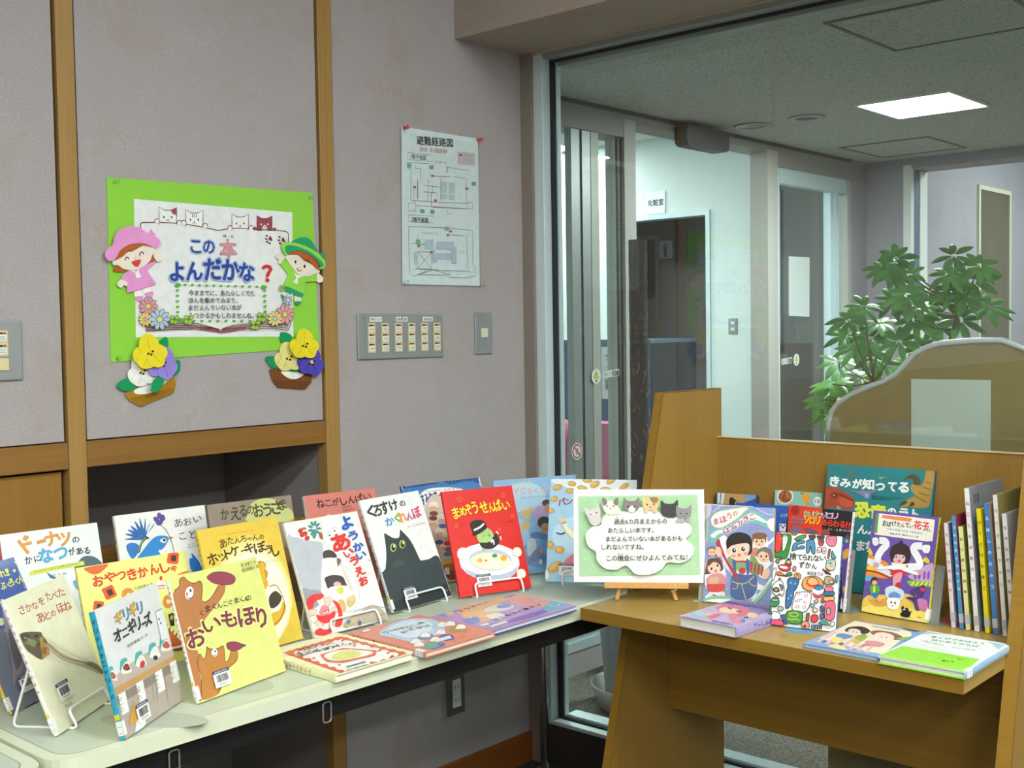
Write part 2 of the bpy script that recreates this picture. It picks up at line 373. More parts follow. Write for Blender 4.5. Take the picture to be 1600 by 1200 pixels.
# ================================================================== FLAT PRINTED SHEETS (traced shapes, quarter millimetres)
PALETTE = '#b67b4d #97455a #4a2430 #ba8144 #5a3a20 #f3f5ef #1d2420 #c84a50 #3a3320 #f3f2a0 #7c3a4c #55552a #dfe3e2 #bfb4a8 #b3a89c #4fb0ae #f0ece2 #a86b50 #8c4030 #e8e4d8 #eceade #c05a60 #c8323e #2c2a2a #c79b62 #8e8378 #eef0ee #333 #9b968f #cf9c4a #f1f1ec #3fb0bd #8d8f90 #e9edf0 #c33 #36c #2b3a3a #e0ac2e #4a9cc4 #23282a #444 #b05a48 #b9ad90 #8a7a62 #d8d0b8 #9a8c76 #b4aa94 #7d6a52 #5f5040 #5a523c #a9803f #3b3a2c #7d8a5c #20201c #8a5a34 #93876a #6c7a4a #8a8a6a #a98a50 #4a4632 #c08a48 #6a665c #d8662e #d8592b #3a2c26 #d88a44 #e8ee86 #d8382a #e07838 #222 #d9a84a #ece9c8 #2c2c2c #d0682a #d9402a #5c5a3a #4e6a70 #54788c #6fa8c8 #8a6a2c #e09a34 #2f6f92 #55b0e2 #24363a #d2dc62 #4c5a28 #445 #2f4f9e #6d7188 #cfd49a #8d97ab #9aa0a4 #e2e84e #8a7f94 #5a5468 #2a6cb4 #1c4a8c #2f7cc8 #2c5a3c #8fb08a #2b8ad6 #c4763a #5a5648 #5c4a9a #262626 #96877a #8a6e52 #a08040 #c9cf84 #b98f62 #4c4a28 #e2c44c #e8d266 #eee08c #f3ebb4 #f6f2da #d89c28 #8a5a18 #e0b234 #4a4438 #e4b83c #d07c28 #4a3a18 #666 #2c1c1a #5a302c #d9c8b8 #e2e6d6 #b9bfc8 #9da0a6 #eef0ea #c8402e #8c8054 #4d938a #a86040 #f2f2ee #888 #4c4744 #eeece6 #e9e7e0 #4b4546 #e8b8a0 #f0f0ec #cfd85c #e9e0d8 #e0dcd4 #999 #7b6a58 #d9b878 #c9be88 #d9c98c #777 #efeadc #8a8070 #ddd3bb #e2403e #e48a94 #7a1c20 #b9ad98 #6f7f8c #c9b98a #5c6a7c #a8b070 #2f60c0 #d83c34 #555 #3b474a #45544f #414f52 #3f4b50 #333e42 #2d3639 #c8d45c #20282a #dfe6e0 #33423c #4a9ad8 #6cbf4a #e89840 #a878b8 #d8507c #c8ccc8 #d8cfc6 #2b3f8c #4a86c4 #2f7f9c #3a6ea8 #eef2f0 #dfe6f2 #b04a50 #27346e #c8682e #d9c7b6 #efe6cc #e8b496 #f0e6d0 #7c4a38 #5064a8 #4c5c9c #c8405c #3f8f9c #a85070 #e0bc4a #c87830 #8a5030 #e7e9e4 #f08a3a #dfe3ee #b9c0d6 #f0f2f4 #c3c8d4 #efe7c8 #f3eed8 #e8b848 #e8b03c #e07038 #2f9c44 #f4f3ea #e9c23c #a9d07c #26231f #f0f0ee #f2eee8 #2c3a1c #e9e02c #7a1410 #8fb9dc #b4d3e8 #a4c8e4 #7ba6cf #d8dc6a #e0a890 #556 #d8b878 #c8a8d0 #4c4844 #c8966c #d8b070 #4c4a48 #6a86b0 #c9d4dc #7c8fae #caa27c #5f86b8 #a2cde8 #dfe8ea #b9dcf0 #8a6a2a #cfa24c #dab662 #a8343c #f0f0c8 #efc8b0 #26303a #d8707e #b4dcae #c4e6be #f3f5f1 #b9bdbb #d9d6d2 #111 #c88 #e9e6d4 #efecdf #8a8078 #8f8681 #e3cd94 #a8845c #4b4a4e #7a7a7a #98959a #b4b0b2 #22403c #8f9ed0 #c9c8cc #a7b4ae #b9c4a0 #b9c2e2 #7dbcb4 #e4f0ea #f3f6e2 #b9cf8c #f2f2f6 #b8325c #6a74a8 #eef0f4 #c98a6a #7c5a40 #eec6a4 #2b2622 #c4584c #7c7470 #74a45c #b04048 #e9c4a4 #84ac78 #50699a #4d6596 #c9c084 #f0d0b4 #eec8ac #2a2220 #2b3c44 #e89a88 #c8685c #e0948a #8a6a50 #c8383c #b43c4c #77706c #6a4838 #f0cdb0 #b8506c #d8949c #d8b498 #d85448 #e8e0d4 #8cc4ac #eef4ee #8cc4b4 #d8e8dc #2f8a3c #1c2626 #cfe0d0 #e03c3c #e8a03c #e07a3c #4c9a4c #3c4a48 #e87890 #7a2c3c #4a8ab0 #d85060 #b06a4c #4a9a98 #1c3634 #b9c8b0 #4aa0b8 #e0a050 #46605c #d8a850 #d83840 #e0783c #8a9a88 #8a6a48 #e8943c #3a6a9c #7aa4c8 #e09a58 #e8ab6c #d8383c #3c7cac #f2f2ec #dfe4ea #b04858 #d87080 #dfe3e0 #4c5656 #d8a03c #6f7a7c #3c8a54 #9aa8a8 #a8b8b8 #3c8a74 #e0507c #3a5a9c #4c8c3c #a8c84c #8a5a40 #e8906c #4a2c24 #4aa098 #c8bc8c #8cc0c0 #e8c8b8 #4a5a9c #3c6c9c #b0a078 #e0b890 #3a6a8c #e8b060 #d83c60 #e8607c #a0a8a8 #7a8a9c #2c3c5c #262329 #e0452c #f0e8e0 #6cae4a #b478b8 #3c86c4 #f0d02c #e0402c #dcdcdc #a8342c #7c7488 #6a5a78 #9a4c48 #4c5450 #5b4a9c #7cc060 #d8b040 #a84c34 #c4583c #8a3c2c #2c1c14 #6a2c20 #9aa29c #b09048 #8a6c34 #5a5038 #4c4434 #6a7060 #a8a078 #8a80a0 #9a9ac8 #eef4f2 #dfe84a #e9f0ee #123c44 #6a54a8 #7c66b8 #e6c85c #f0e070 #d8a04c #e8933c #e8d43c #b03c2c #6aa8d0 #c8a4d0 #8a5ab0 #7cb84c #e8e83c #f1eee2 #5c9c44 #e88c5c #2c2826 #d84048 #3c5cac #eff0f4 #f0e0d0 #3a2c2c #e8b0b4 #4c6cac #c8503c #f1f1f4 #d89cb4 #d83038 #e0a0b0 #c83038 #cfe0f0 #6a94d4 #3a4c9c #c8707c #4a3834 #e8b48c #4cac4c #e8e04c #3c78b8 #4c3c7c #c83c44 #d83c3c #c878b0 #22262a #443 #e8d04c #e8c840 #3a4250 #bb9a64 #7da0c8 #35509a #25282e #dfe8ee #3a72ac #8fc4b8 #e9e4da #a8603c #7c4428 #b87a4c #8a4a2c #6c9c3c #2f5cb4 #e4e8e6 #cfe0f4 #e3e5e0 #c8c4bc #8fae9c #f0f0c4 #dc6a48 #dbe07c #30302c #cf5a3c #dfe4e0 #5a6a78 #b9cfe4 #dbe7f2 #2c2c34 #8a84a8 #4468b0 #4c74b4 #a8a05c #68a08c #f4ece6 #e0903c #dfe6e4 #b49ccc #e0b080 #8a74c0 #e0a4a0 #e8b890 #7c90cc #8a70bc #7cb4d0 #9888c8 #d8c078 #d8d4dc #7c9cd0 #d8d46c #e8e0dc #3c2c4c #e4eae4 #52708a #f0e4d0 #bcb0d4 #8f86c0 #a0b4d8 #dc7c90 #efd4b4 #dc6c80 #dc8c9c #e8cda8 #d890a8 #2c2c3c #e8e4ee #a8c4dc #e0c8a8 #c4a4c4 #5858a8 #5c5ca8 #5c94c4 #7ea4d4 #eadfc4 #e8b8ac #efe4c0 #f0d8c8 #5c94c8 #8a5a44 #f2dccc #d89098 #9cac4c #c8b868 #e8d878 #e4d890 #4a6ca8 #7cb464 #4c5a54 #9fc4d8 #e4ebe6 #8ed638 #a4de58 #2c8a74 #3c4c54 #3c7c2c #9ab0b0 #f0f4f2 #6e3c40 #9c5058 #b8545c #9c4c58 #7c4448 #5c3c3c #a8bce4 #2c4a9c #8a5a62 #d898a0 #f0c8c0 #c8342c #5cb03c #2b2b2b #7c5050 #d8a0a4 #e4d878 #e4d47c #a8cce4 #5c6c2c #9ccc3c #dca0a4 #e8d884 #38423f #d09090 #7d8a8c #5a6664 #d4c4c4 #a85058 #8a7a7a #c07070 #78b088 #b4c8cc #b0c4d0 #e79bd3 #b4602c #efe6d6 #4a3c2c #c08060 #d8483c #2aa070 #95dc4e #3a3020 #a05c40 #d8a080 #b85c2c #b0801c #9a6e14 #14955a #d4d6d0 #e8d83c #9888dc #7c6cc0 #ecdc2c #cdbc18 #7c4a24 #6c4020 #e4e08c #c8c468 #5046b4 #3c3498'.split()
ART = {
'oimo': 'b0 1 708 24 758 76 780 89 819 131 833 163 795 209 774 265 778 266 724 236 655 260 632 321 649 390 699 413 718 475 708 448 653 369 600 275 548 212 511 153 465 53 357 92 332 80 256 63 238 65 150 29 30 1 27 1 259 1 548|b1 330 794 390 813 478 803 552 775 586 740 558 707 487 707 394 734 348 765|c2 4 330 794 390 813 478 803 552 775 586 740 558 707 487 707 394 734 348 765 330 794|b3 177 338 205 316 268 304 322 309 314 255 306 202 341 211 382 258 433 239 406 186 332 160 276 144 246 87 169 12 24 18 52 111 76 162 62 235 101 307 126 266 157 294|c4 5 177 338 205 316 268 304 322 309 314 255 306 202 341 211 382 258 433 239 406 186 332 160 276 144 246 87 169 12|c4 5 24 18 52 111 76 162 62 235 101 307 126 266 157 294 177 338|c4 5 24 758 76 780 89 819 131 833 163 795 209 774 265 778 266 724 236 655 260 632 321 649 390 699 413 718|b1 352 314 385 320 442 308 482 286 523 264 488 260 453 251 393 255 352 284|c2 4 352 314 385 320 442 308 482 286 523 264 488 260 453 251 393 255 352 284 352 314|e5 144 719 32 -12 -25 -40|e6 160 733 9 -2 -3 -10|c6 5 112 702 129 683 164 685|e7 122 716 7 -2 -4 -11|e5 230 284 25 -8 -12 -26|e6 238 292 7 -2 -2 -7|c6 4 205 275 219 264 242 266|o6 154 769 4 -3|o6 188 758 4 -3|o6 194 307 4 -2|o6 266 296 4 -3|t8 188 546 224 547 38 0.02 く|t8 242 561 292 562 44 0.02 ま|t8 309 567 345 567 38 0.02 く|t8 353 566 400 562 38 0.02 ん|t8 414 566 454 564 32 0.02 こ|t8 462 562 504 564 39 0.02 ぐ|t8 517 565 567 564 39 0.02 ま|t8 575 562 609 564 36 0.02 く|t8 612 560 658 557 33 0.02 ん|t8 634 562 684 558 34 0.02 の|t9 16 354 190 351 137 0.12 お|t10 24 357 184 357 126 0.07 お|t9 178 422 354 426 96 0.12 い|t10 187 424 348 432 85 0.07 い|t9 344 422 508 406 124 0.12 も|t10 354 424 501 412 112 0.07 も|t9 500 395 682 381 138 0.12 ほ|t10 509 398 676 387 126 0.07 ほ|t9 670 350 780 337 152 0.12 り|t10 680 352 773 343 140 0.07 り|t11 666 800 814 798 28 0 乾 栄里子 作|t11 662 763 832 764 28 0 松田奈那子 絵',
'onigiri': 'p12 1 769 772 770 785 364 1 367|b13 1 367 785 374 777 1 1 1 1 147|p14 1 222 754 234 777 1 1 1|b15 1 386 1 426 1 445 34 442 44 422 27 378|b16 1 369 1 403 32 419 58 379 54 346|b17 1 391 1 408 30 406 49 386 47 365 5 370|b15 114 388 129 429 151 448 208 445 217 425 200 381|b16 122 370 143 405 205 422 232 381 229 347|b18 146 394 170 410 204 409 223 388 221 367 177 371|b15 294 378 310 420 333 440 393 437 403 416 385 371|b16 303 360 324 396 390 413 419 371 415 336|b19 328 384 353 401 388 400 409 378 407 356 360 361|b15 474 382 491 425 515 446 578 442 589 421 570 374|b16 484 364 506 400 576 418 606 375 602 339|b20 510 388 537 406 574 404 595 382 593 360 544 364|b15 627 385 645 428 670 450 736 446 746 424 727 377|b16 637 366 660 403 732 421 764 377 760 341|b21 664 391 692 408 730 407 753 385 751 362 700 367|e22 373 355 25 -11 -21 -18|e23 543 348 28 -8 -7 -14|p24 1 312 785 297 785 263 1 272|p25 1 262 785 260 785 205 1 208|p26 26 265 108 262 98 138 16 140|t27 46 159 56 241 34 0 いくら|p26 244 267 330 264 320 136 233 138|t27 265 158 276 242 36 0 うめ|p26 489 264 581 262 571 130 478 132|t27 511 152 523 240 38 0 ツナマヨ|p26 692 268 785 265 779 129 680 132|t27 716 152 728 242 40 0 たらこ|l28 7 439 270 406 112|l28 7 479 258 445 100|l28 7 601 222 566 60|b29 66 67 128 137 182 176 182 108 194 66 154 52|b30 105 1 159 62 224 62 248 20 213 1 160 1|b31 35 1 105 1 176 1 283 1 310 1 173 1 49 1|l32 5 674 624 668 445|l32 5 674 624 770 624|p33 678 617 767 616 764 420 664 429|e34 698 566 10 -3 -4 -7|e35 707 537 11 -2 -4 -7|t36 186 660 272 655 76 0.09 ギ|t37 189 662 271 657 73 0.055 ギ|t36 291 658 354 655 73 0.09 リ|t38 294 659 353 657 71 0.055 リ|t36 373 659 454 661 85 0.09 ギ|t37 376 660 453 664 82 0.055 ギ|t36 466 658 531 653 74 0.09 リ|t38 469 660 530 656 71 0.055 リ|t39 126 562 219 561 74 0.07 オ|t39 224 567 302 569 48 0.07 ニ|t39 308 564 393 569 84 0.07 ギ|t39 395 564 464 566 78 0.07 リ|t39 475 581 536 584 13 0.07 ー|t39 515 560 610 565 80 0.07 ズ|t40 237 496 513 501 20 0 玉田美知子 作',
'sakana': 't41 102 764 164 763 56 0.03 さ|t41 172 763 244 761 52 0.03 か|t41 250 757 317 758 50 0.03 な|t41 333 768 404 767 48 0.03 を|t41 433 772 495 773 58 0.03 た|t41 496 768 572 768 46 0.03 べ|t41 578 764 665 765 55 0.03 た|t41 249 669 340 666 63 0.03 あ|t41 343 665 403 665 53 0.03 と|t41 410 668 471 668 38 0.03 の|t41 503 670 583 668 63 0.03 ほ|t41 586 660 678 661 64 0.03 ね|b42 229 557 290 510 350 446 466 363 614 284 729 199 729 172 651 209 558 272 427 342 321 407 262 472 216 520|c43 22 229 549 288 478 348 413 440 359 576 296 679 245 729 186|c44 7 232 541 287 471 348 408 440 353 573 292|l45 3 242 538 246 590|l46 3 245 518 168 453|l45 3 259 525 262 576|l46 3 262 506 187 443|l45 3 276 512 278 561|l46 3 279 492 206 433|l45 3 293 499 294 547|l46 3 296 479 224 423|l45 3 310 486 310 532|l46 3 313 466 244 412|l45 3 327 472 326 518|l46 3 330 452 262 402|l45 3 345 459 342 503|l46 3 348 439 282 392|l45 3 362 446 359 488|l46 3 365 426 301 381|l45 3 380 432 375 473|l46 3 382 412 320 370|l45 3 397 418 391 458|l46 3 400 399 340 360|l45 3 416 407 410 446|l46 3 419 387 361 351|l45 3 435 396 428 433|l46 3 438 376 382 343|l45 3 455 384 446 420|l46 3 458 364 403 334|l45 3 474 372 464 407|l46 3 477 352 425 325|l45 3 494 361 482 394|l46 3 497 341 446 316|l45 3 514 349 501 380|l46 3 516 329 468 308|l45 3 533 337 520 368|l46 3 536 317 490 299|l45 3 553 326 538 354|l46 3 556 305 512 290|l45 3 573 314 557 341|l46 3 576 293 534 281|l45 3 593 302 576 328|l46 3 596 281 556 272|l45 3 614 290 595 314|l46 3 616 269 578 263|l45 3 634 278 614 300|l46 3 637 257 601 254|b47 576 296 640 286 702 242 729 194 729 174 665 227|c48 6 608 276 677 243 729 182|b49 9 654 40 662 118 646 222 614 224 593 244 558 244 535 212 533 164 524 131 465 106 472 51 523 18 561 9 603|b50 167 557 230 539 228 470 176 465 128 460 155 503|b51 15 646 78 646 94 612 32 608|e52 100 577 29 -23 -28 -12|e53 160 605 20 -6 -6 -8|e54 187 500 28 -8 -14 -19|e55 71 608 17 -5 -5 -8|e56 42 594 21 -12 -14 -9|e57 45 626 15 -4 -5 -6|e58 198 572 21 -6 -11 -15|e59 143 553 24 -7 -7 -10|e60 213 486 15 -4 -10 -13|t61 162 122 252 116 18 0 偕成社',
'oyatsu': 'b62 63 797 229 798 208 767 161 742 113 741 78 764|b63 159 622 198 636 240 643 254 604 262 564 222 550 180 544 168 582|p64 190 609 229 619 241 576 202 566|b63 88 550 123 545 156 532 150 498 138 466 103 472 70 484 77 518|p64 106 528 138 519 128 483 96 492|b63 720 804 762 804 803 794 795 754 780 716 737 722 696 736 706 776|p64 741 788 781 779 768 736 728 745|e65 347 552 50 -9 -9 -50|e66 350 547 17 -3 -4 -18|e65 644 449 40 -7 -10 -50|e66 648 448 15 -3 -4 -18|p5 573 594 609 619 644 595 645 540 574 543|e67 624 630 12 -2 -4 -16|p68 576 582 643 578 638 546 573 551|l5 10 581 560 592 570 600 558 612 568 619 556 634 566|b62 756 633 806 645 854 648 859 642 830 635 790 632|p69 628 355 672 360 662 265 630 265|e70 650 327 12 -2 -4 -18|p71 582 304 603 294 689 169 665 180|p72 601 285 608 281 593 257 588 264|p72 622 260 629 256 615 232 609 239|p72 644 235 650 231 638 206 630 214|p72 664 210 672 206 660 181 651 189|b73 595 254 664 177 700 125 703 76 596 98|t74 100 653 178 648 75 0.08 お|t74 195 660 283 675 70 0.08 や|t74 284 663 362 677 56 0.08 つ|t74 375 651 443 661 80 0.08 き|t74 458 656 534 670 74 0.08 か|t74 553 664 624 680 72 0.08 ん|t74 643 662 712 676 75 0.08 し|t74 721 656 770 669 45 0.08 ゃ|t75 402 576 550 586 24 0 久保田寛子 作',
'donut': 'b76 531 662 548 697 593 743 648 750 706 726 752 670 753 634 692 630|p77 306 675 359 637 411 584 328 627|b78 500 577 590 570 566 507 520 507|t79 185 836 255 878 113 0.1 ド|t80 186 838 254 881 108 0.08 ド|t79 269 893 336 904 24 0.1 ー|t80 270 895 334 907 19 0.08 ー|t79 338 867 440 879 100 0.1 ナ|t80 340 869 438 881 96 0.08 ナ|t79 429 854 532 862 94 0.1 ツ|t80 431 856 530 864 89 0.08 ツ|t81 274 745 373 751 104 0.1 な|t82 276 747 372 753 99 0.08 な|t81 388 756 489 763 82 0.1 つ|t82 390 758 488 766 78 0.08 つ|t83 541 862 597 869 45 0.05 の|t83 164 754 216 762 54 0.05 か|t83 232 761 278 767 44 0.05 に|t83 502 772 548 779 54 0.05 が|t83 562 768 612 776 52 0.05 あ|t83 622 762 667 768 50 0.05 る|b84 192 700 384 710 589 716 601 702 593 684 395 679 192 667 186 686|t85 219 681 570 695 18 0 かくれて いる ことばを みつけよう|t86 348 638 456 636 14 0 文 と 絵',
'fukuro': 'p87 1 538 602 538 602 978 1 978|p88 1 1 602 1 602 538 1 538|e89 599 940 12 -2 -6 -10|e89 554 885 13 -3 -7 -11|e89 628 871 18 -4 -9 -15|e89 320 709 19 -5 -10 -16|e89 234 584 29 -8 -14 -24|e89 308 642 15 -4 -7 -12|e89 252 520 19 -5 -10 -16|l90 10 602 945 602 731|l90 10 602 953 586 740|l90 10 602 937 602 722|p91 602 967 602 898 602 744 602 746 602 879|t92 398 864 459 866 48 0.07 れ|t92 461 866 495 864 49 0.07 !|t92 359 784 413 785 48 0.07 ぶ|t92 427 784 464 783 41 0.07 く|t92 459 790 502 790 49 0.07 ろ|t92 515 787 553 786 41 0.07 く|t92 554 794 611 795 45 0.07 ん|b93 279 649 350 647 303 409 266 265 108 161 181 329|b94 256 500 339 497 306 330 189 250',
'aoi': 'b95 73 793 89 802 244 802 215 774|c96 3 78 792 225 789|b95 83 832 97 841 244 802 215 774|c96 3 88 831 225 789|b95 108 860 120 870 244 802 215 774|c96 3 112 860 225 789|b95 132 885 143 895 244 802 215 774|c96 3 136 884 225 789|b95 169 916 179 926 244 802 215 774|c96 3 174 916 225 789|b95 209 934 218 944 244 802 215 774|c96 3 214 934 225 789|b95 255 932 262 942 244 802 215 774|c96 3 260 931 225 789|b95 293 905 298 916 244 802 215 774|c96 3 298 905 225 789|b95 323 881 326 892 244 802 215 774|c96 3 328 881 225 789|b97 65 738 114 764 168 740 170 692 120 636 89 648|b98 151 679 192 757 236 804 274 778 239 771 201 736 176 680|c99 8 162 684 196 749 238 791|b100 143 624 202 688 279 758 334 787 402 784 441 759 408 708 368 673 334 670 351 619 307 609 215 606|b5 363 754 399 764 418 747 401 724 369 734|e6 398 747 12 -2 -2 -12|p101 443 772 489 761 447 742|c102 6 382 878 426 828 456 742 468 659 468 627|e103 384 956 20 -2 -4 -27|e103 409 924 11 -16 -24 -15|e103 387 900 18 -9 -14 -24|e103 366 900 20 2 3 -27|e103 353 927 16 12 17 -22|e103 405 940 14 -14 -21 -18|t104 509 838 584 845 69 0 あ|t104 597 839 669 851 65 0 お|t104 688 857 762 868 50 0 い|t104 536 728 593 732 57 0 こ|t104 636 722 700 735 70 0 と|t40 601 672 691 680 14 0 文 ささき|t40 602 649 687 655 15 0 絵 つかさ|b97 682 514 633 595 619 589 656 493|b97 682 514 646 565 618 560 656 493|b97 682 514 658 534 616 530 656 493|b97 682 514 671 504 615 501 656 493|b97 682 514 684 473 614 472 656 493|b97 598 568 672 508 698 446 601 452',
'kaeru': 'p105 1 1 799 1 799 1041 1 1041|p106 1 120 798 120 798 600 1 600|p107 1 1 798 1 798 56 1 56|b108 340 869 362 924 401 1004 463 1032 536 1041 621 1025 676 999 729 958 787 902 798 834 737 815 520 835|b109 656 766 736 809 798 830 798 741 798 584 751 663|t110 115 902 188 906 88 0.05 か|t110 202 889 293 888 107 0.05 え|t110 289 907 356 909 95 0.05 る|t110 361 918 425 920 70 0.05 の|t110 420 889 514 890 109 0.05 お|t110 509 885 589 882 110 0.05 う|t110 590 895 685 890 117 0.05 さ|t110 675 918 746 926 91 0.05 ま',
'atan': "p111 1 1 779 1 779 997 1 997|o112 405 459 370 449|o113 413 439 351 424|o114 421 419 328 394|o115 429 399 296 359|b116 501 671 551 660 565 630 550 603 564 570 534 516 545 472 483 466 465 564|c117 7 501 671 551 660 565 630 550 603 564 570 534 516|b118 519 657 566 632 534 569 551 498 507 454|b119 530 382 605 419 654 358 594 302 524 298|b120 515 249 606 265 655 324 673 269 609 196 509 149|c117 7 552 463 627 458 664 356 656 272 586 192 514 165|t121 254 926 518 916 14 0 Atanchan's Pancake Hat|t122 179 825 249 837 69 0.03 あ|t122 252 846 313 848 58 0.03 た|t122 319 844 386 848 46 0.03 ん|t122 385 845 437 846 55 0.03 ち|t122 443 842 492 846 32 0.03 ゃ|t122 494 838 558 842 47 0.03 ん|t122 562 839 607 841 36 0.03 の|t122 46 713 136 727 86 0.06 ホ|t122 141 732 220 736 57 0.06 ッ|t122 210 738 265 746 75 0.06 ト|t122 265 746 349 762 76 0.06 ケ|t122 358 772 412 779 11 0.06 ー|t122 404 750 484 758 76 0.06 キ|t122 489 736 608 744 83 0.06 ぼ|t122 596 716 654 718 65 0.06 う|t122 660 684 727 691 93 0.06 し|t123 574 647 695 645 15 0 さたに よしこ",
'neko': 't124 118 875 195 877 78 0.05 ね|t124 209 879 277 886 56 0.05 こ|t124 284 878 351 885 64 0.05 が|t124 380 867 442 886 80 0.05 し|t124 450 878 530 887 67 0.05 ん|t124 538 875 619 892 75 0.05 ぱ|t124 627 891 706 901 54 0.05 い|t125 368 840 481 849 21 0 前原茜 作|t125 375 811 501 822 21 0 内田麟太郎 絵|b126 182 776 228 810 265 793 389 797 462 744 411 572 166 568',
'youkai': 'p127 1 953 732 956 747 935 52 926|b128 1 844 82 826 181 783 298 751 320 714 271 586 226 498 182 369 145 366 2 410 1 594|b129 6 405 72 384 176 351 157 265 30 224 1 277|b130 41 909 132 910 183 894 167 843 217 787 294 776 203 780 102 819 31 844|b131 112 875 143 892 165 875 150 852 121 852|b131 148 846 179 862 201 846 186 823 157 823|b131 118 840 148 857 170 840 156 818 127 818|b131 158 806 188 822 210 806 196 783 166 783|e132 180 884 24 -4 -4 -11|e133 322 864 27 -4 -4 -11|e133 302 837 16 -17 -12 -7|e133 272 825 -2 -22 -14 0|e133 246 835 -20 -17 -10 7|e133 235 860 -27 -4 -1 11|e133 245 891 -22 11 8 10|e133 271 912 -7 21 14 4|e133 302 913 12 21 12 -4|e133 322 894 25 12 6 -10|b133 253 859 297 853 264 790 238 798|b134 313 831 344 817 333 770 308 783|b135 376 950 466 956 559 956 545 709 584 476 566 324 538 213 469 154 344 135 264 208 218 310 235 497 326 713 354 864|c136 3 370 931 339 769 388 635 476 514 546 405 553 287 503 181 416 140 347 144|b137 303 663 365 673 413 641 423 600 341 604 288 603|b138 277 605 365 605 416 582 412 534 291 526 259 550|b139 269 529 407 521 412 467 260 469|b140 249 452 339 460 424 431 440 375 446 326 346 344 255 351 240 410|e141 351 376 38 -7 -8 -24|b142 251 356 330 366 453 344 490 280 389 264 254 280|b143 326 338 373 354 402 334 382 294 338 302|e144 494 462 25 -4 -7 -20|b145 432 541 466 535 503 316 451 306 441 414|c146 3 447 500 480 320|b147 420 591 458 566 407 521|b148 317 244 364 245 379 185 352 143 317 160|b149 407 247 484 262 487 203 415 169 388 193|e150 457 238 30 -6 -8 -22|e5 479 832 20 -8 -14 -21|e6 475 820 10 -1 -2 -6|e5 414 801 18 -7 -13 -19|e6 410 790 9 -2 -2 -7|c151 4 458 835 486 854 502 829|c151 4 393 804 420 822 432 798|b152 131 233 107 298 173 305 165 235|l153 4 169 236 184 302|b154 174 234 199 300 260 280 204 223|l153 4 209 222 268 272|b152 211 218 278 265 316 224 230 198|l153 4 233 196 318 215|b154 232 192 321 204 323 154 232 168|l153 4 234 165 318 146|b152 230 162 314 136 280 94 212 142|l153 4 211 139 270 89|b154 206 138 258 82 199 61 176 128|l153 4 172 126 187 61|b152 166 127 172 60 106 64 133 130|l153 4 128 130 96 69|b154 124 133 83 74 30 103 98 148|l153 4 94 149 25 111|b152 92 153 17 120 1 165 81 176|l153 4 78 178 1 173|b154 80 182 1 184 4 232 86 205|l153 4 86 208 11 238|b155 6 294 54 331 135 337 188 316 153 289 82 279 43 231 1 230|b155 257 256 306 228 320 150 286 53 229 41 215 67 269 122 279 186|b155 12 53 66 65 104 43 166 40 162 13 79 2 8 26|b156 98 174 126 224 164 236 197 216 200 173 164 152|b155 63 172 109 158 176 154 244 169 246 140 192 100 120 91 66 130|c157 7 146 193 166 175 192 193|e5 146 174 10 -2 -2 -6|e5 174 176 11 -2 -2 -6|b158 319 65 532 127 633 137 719 101 763 34 759 6 468 16 304 21|c61 4 436 127 535 136 635 141 701 119 769 99|e159 352 58 20 -4 -7 -20|e160 410 56 20 -4 -7 -20|e161 460 27 20 -4 -7 -20|e162 319 32 20 -4 -6 -19|t163 562 810 686 832 105 0.11 よ|t163 606 710 704 725 71 0.11 う|t163 620 613 730 626 67 0.11 か|t163 630 538 730 556 55 0.11 い|t164 413 641 599 656 137 0.11 あ|t164 509 572 610 600 58 0.11 い|t164 543 498 634 512 70 0.11 う|t164 564 402 668 418 71 0.11 え|t164 582 316 674 334 70 0.11 お|t40 732 511 756 507 18 0 岡本|t40 667 399 716 397 13 0 よしろう|t165 672 42 741 43 13 0 金の星社',
'kuro': 'b166 1 360 3 362 47 372 108 484 143 585 164 680 185 685 260 634 332 630 371 693 398 667 451 590 480 494 496 405 520 379 611 378 744 374 738 85 749 6 3 1 1 160|e167 222 288 107 1 -9 -151|e168 390 222 98 0 -7 -119|e169 545 230 75 0 -7 -103|e170 242 108 143 0 -4 -67|p166 1 354 63 387 116 378 520 380 744 374 748 5 1 2|p171 3 1 1 88 729 123 748 5|e172 223 550 36 -6 -16 -36|e173 225 550 25 -4 -12 -30|e174 238 562 11 -2 -6 -15|e172 344 562 37 -6 -16 -37|e173 347 561 26 -4 -13 -30|e174 360 574 12 -2 -6 -15|t175 51 848 148 855 106 0.09 く|t175 136 854 222 860 95 0.09 ろ|t175 221 856 321 864 113 0.09 す|t175 338 876 441 884 91 0.09 け|t175 467 899 537 904 49 0.09 の|t176 224 748 335 753 73 0.09 か|t177 344 761 415 759 86 0.09 く|t178 402 752 507 764 90 0.09 れ|t179 501 762 589 767 67 0.09 ん|t180 592 767 699 778 99 0.09 ぼ|t40 476 692 705 702 21 0 さく・え ひろた かなえ|t181 672 54 719 56 16 0 BL出版',
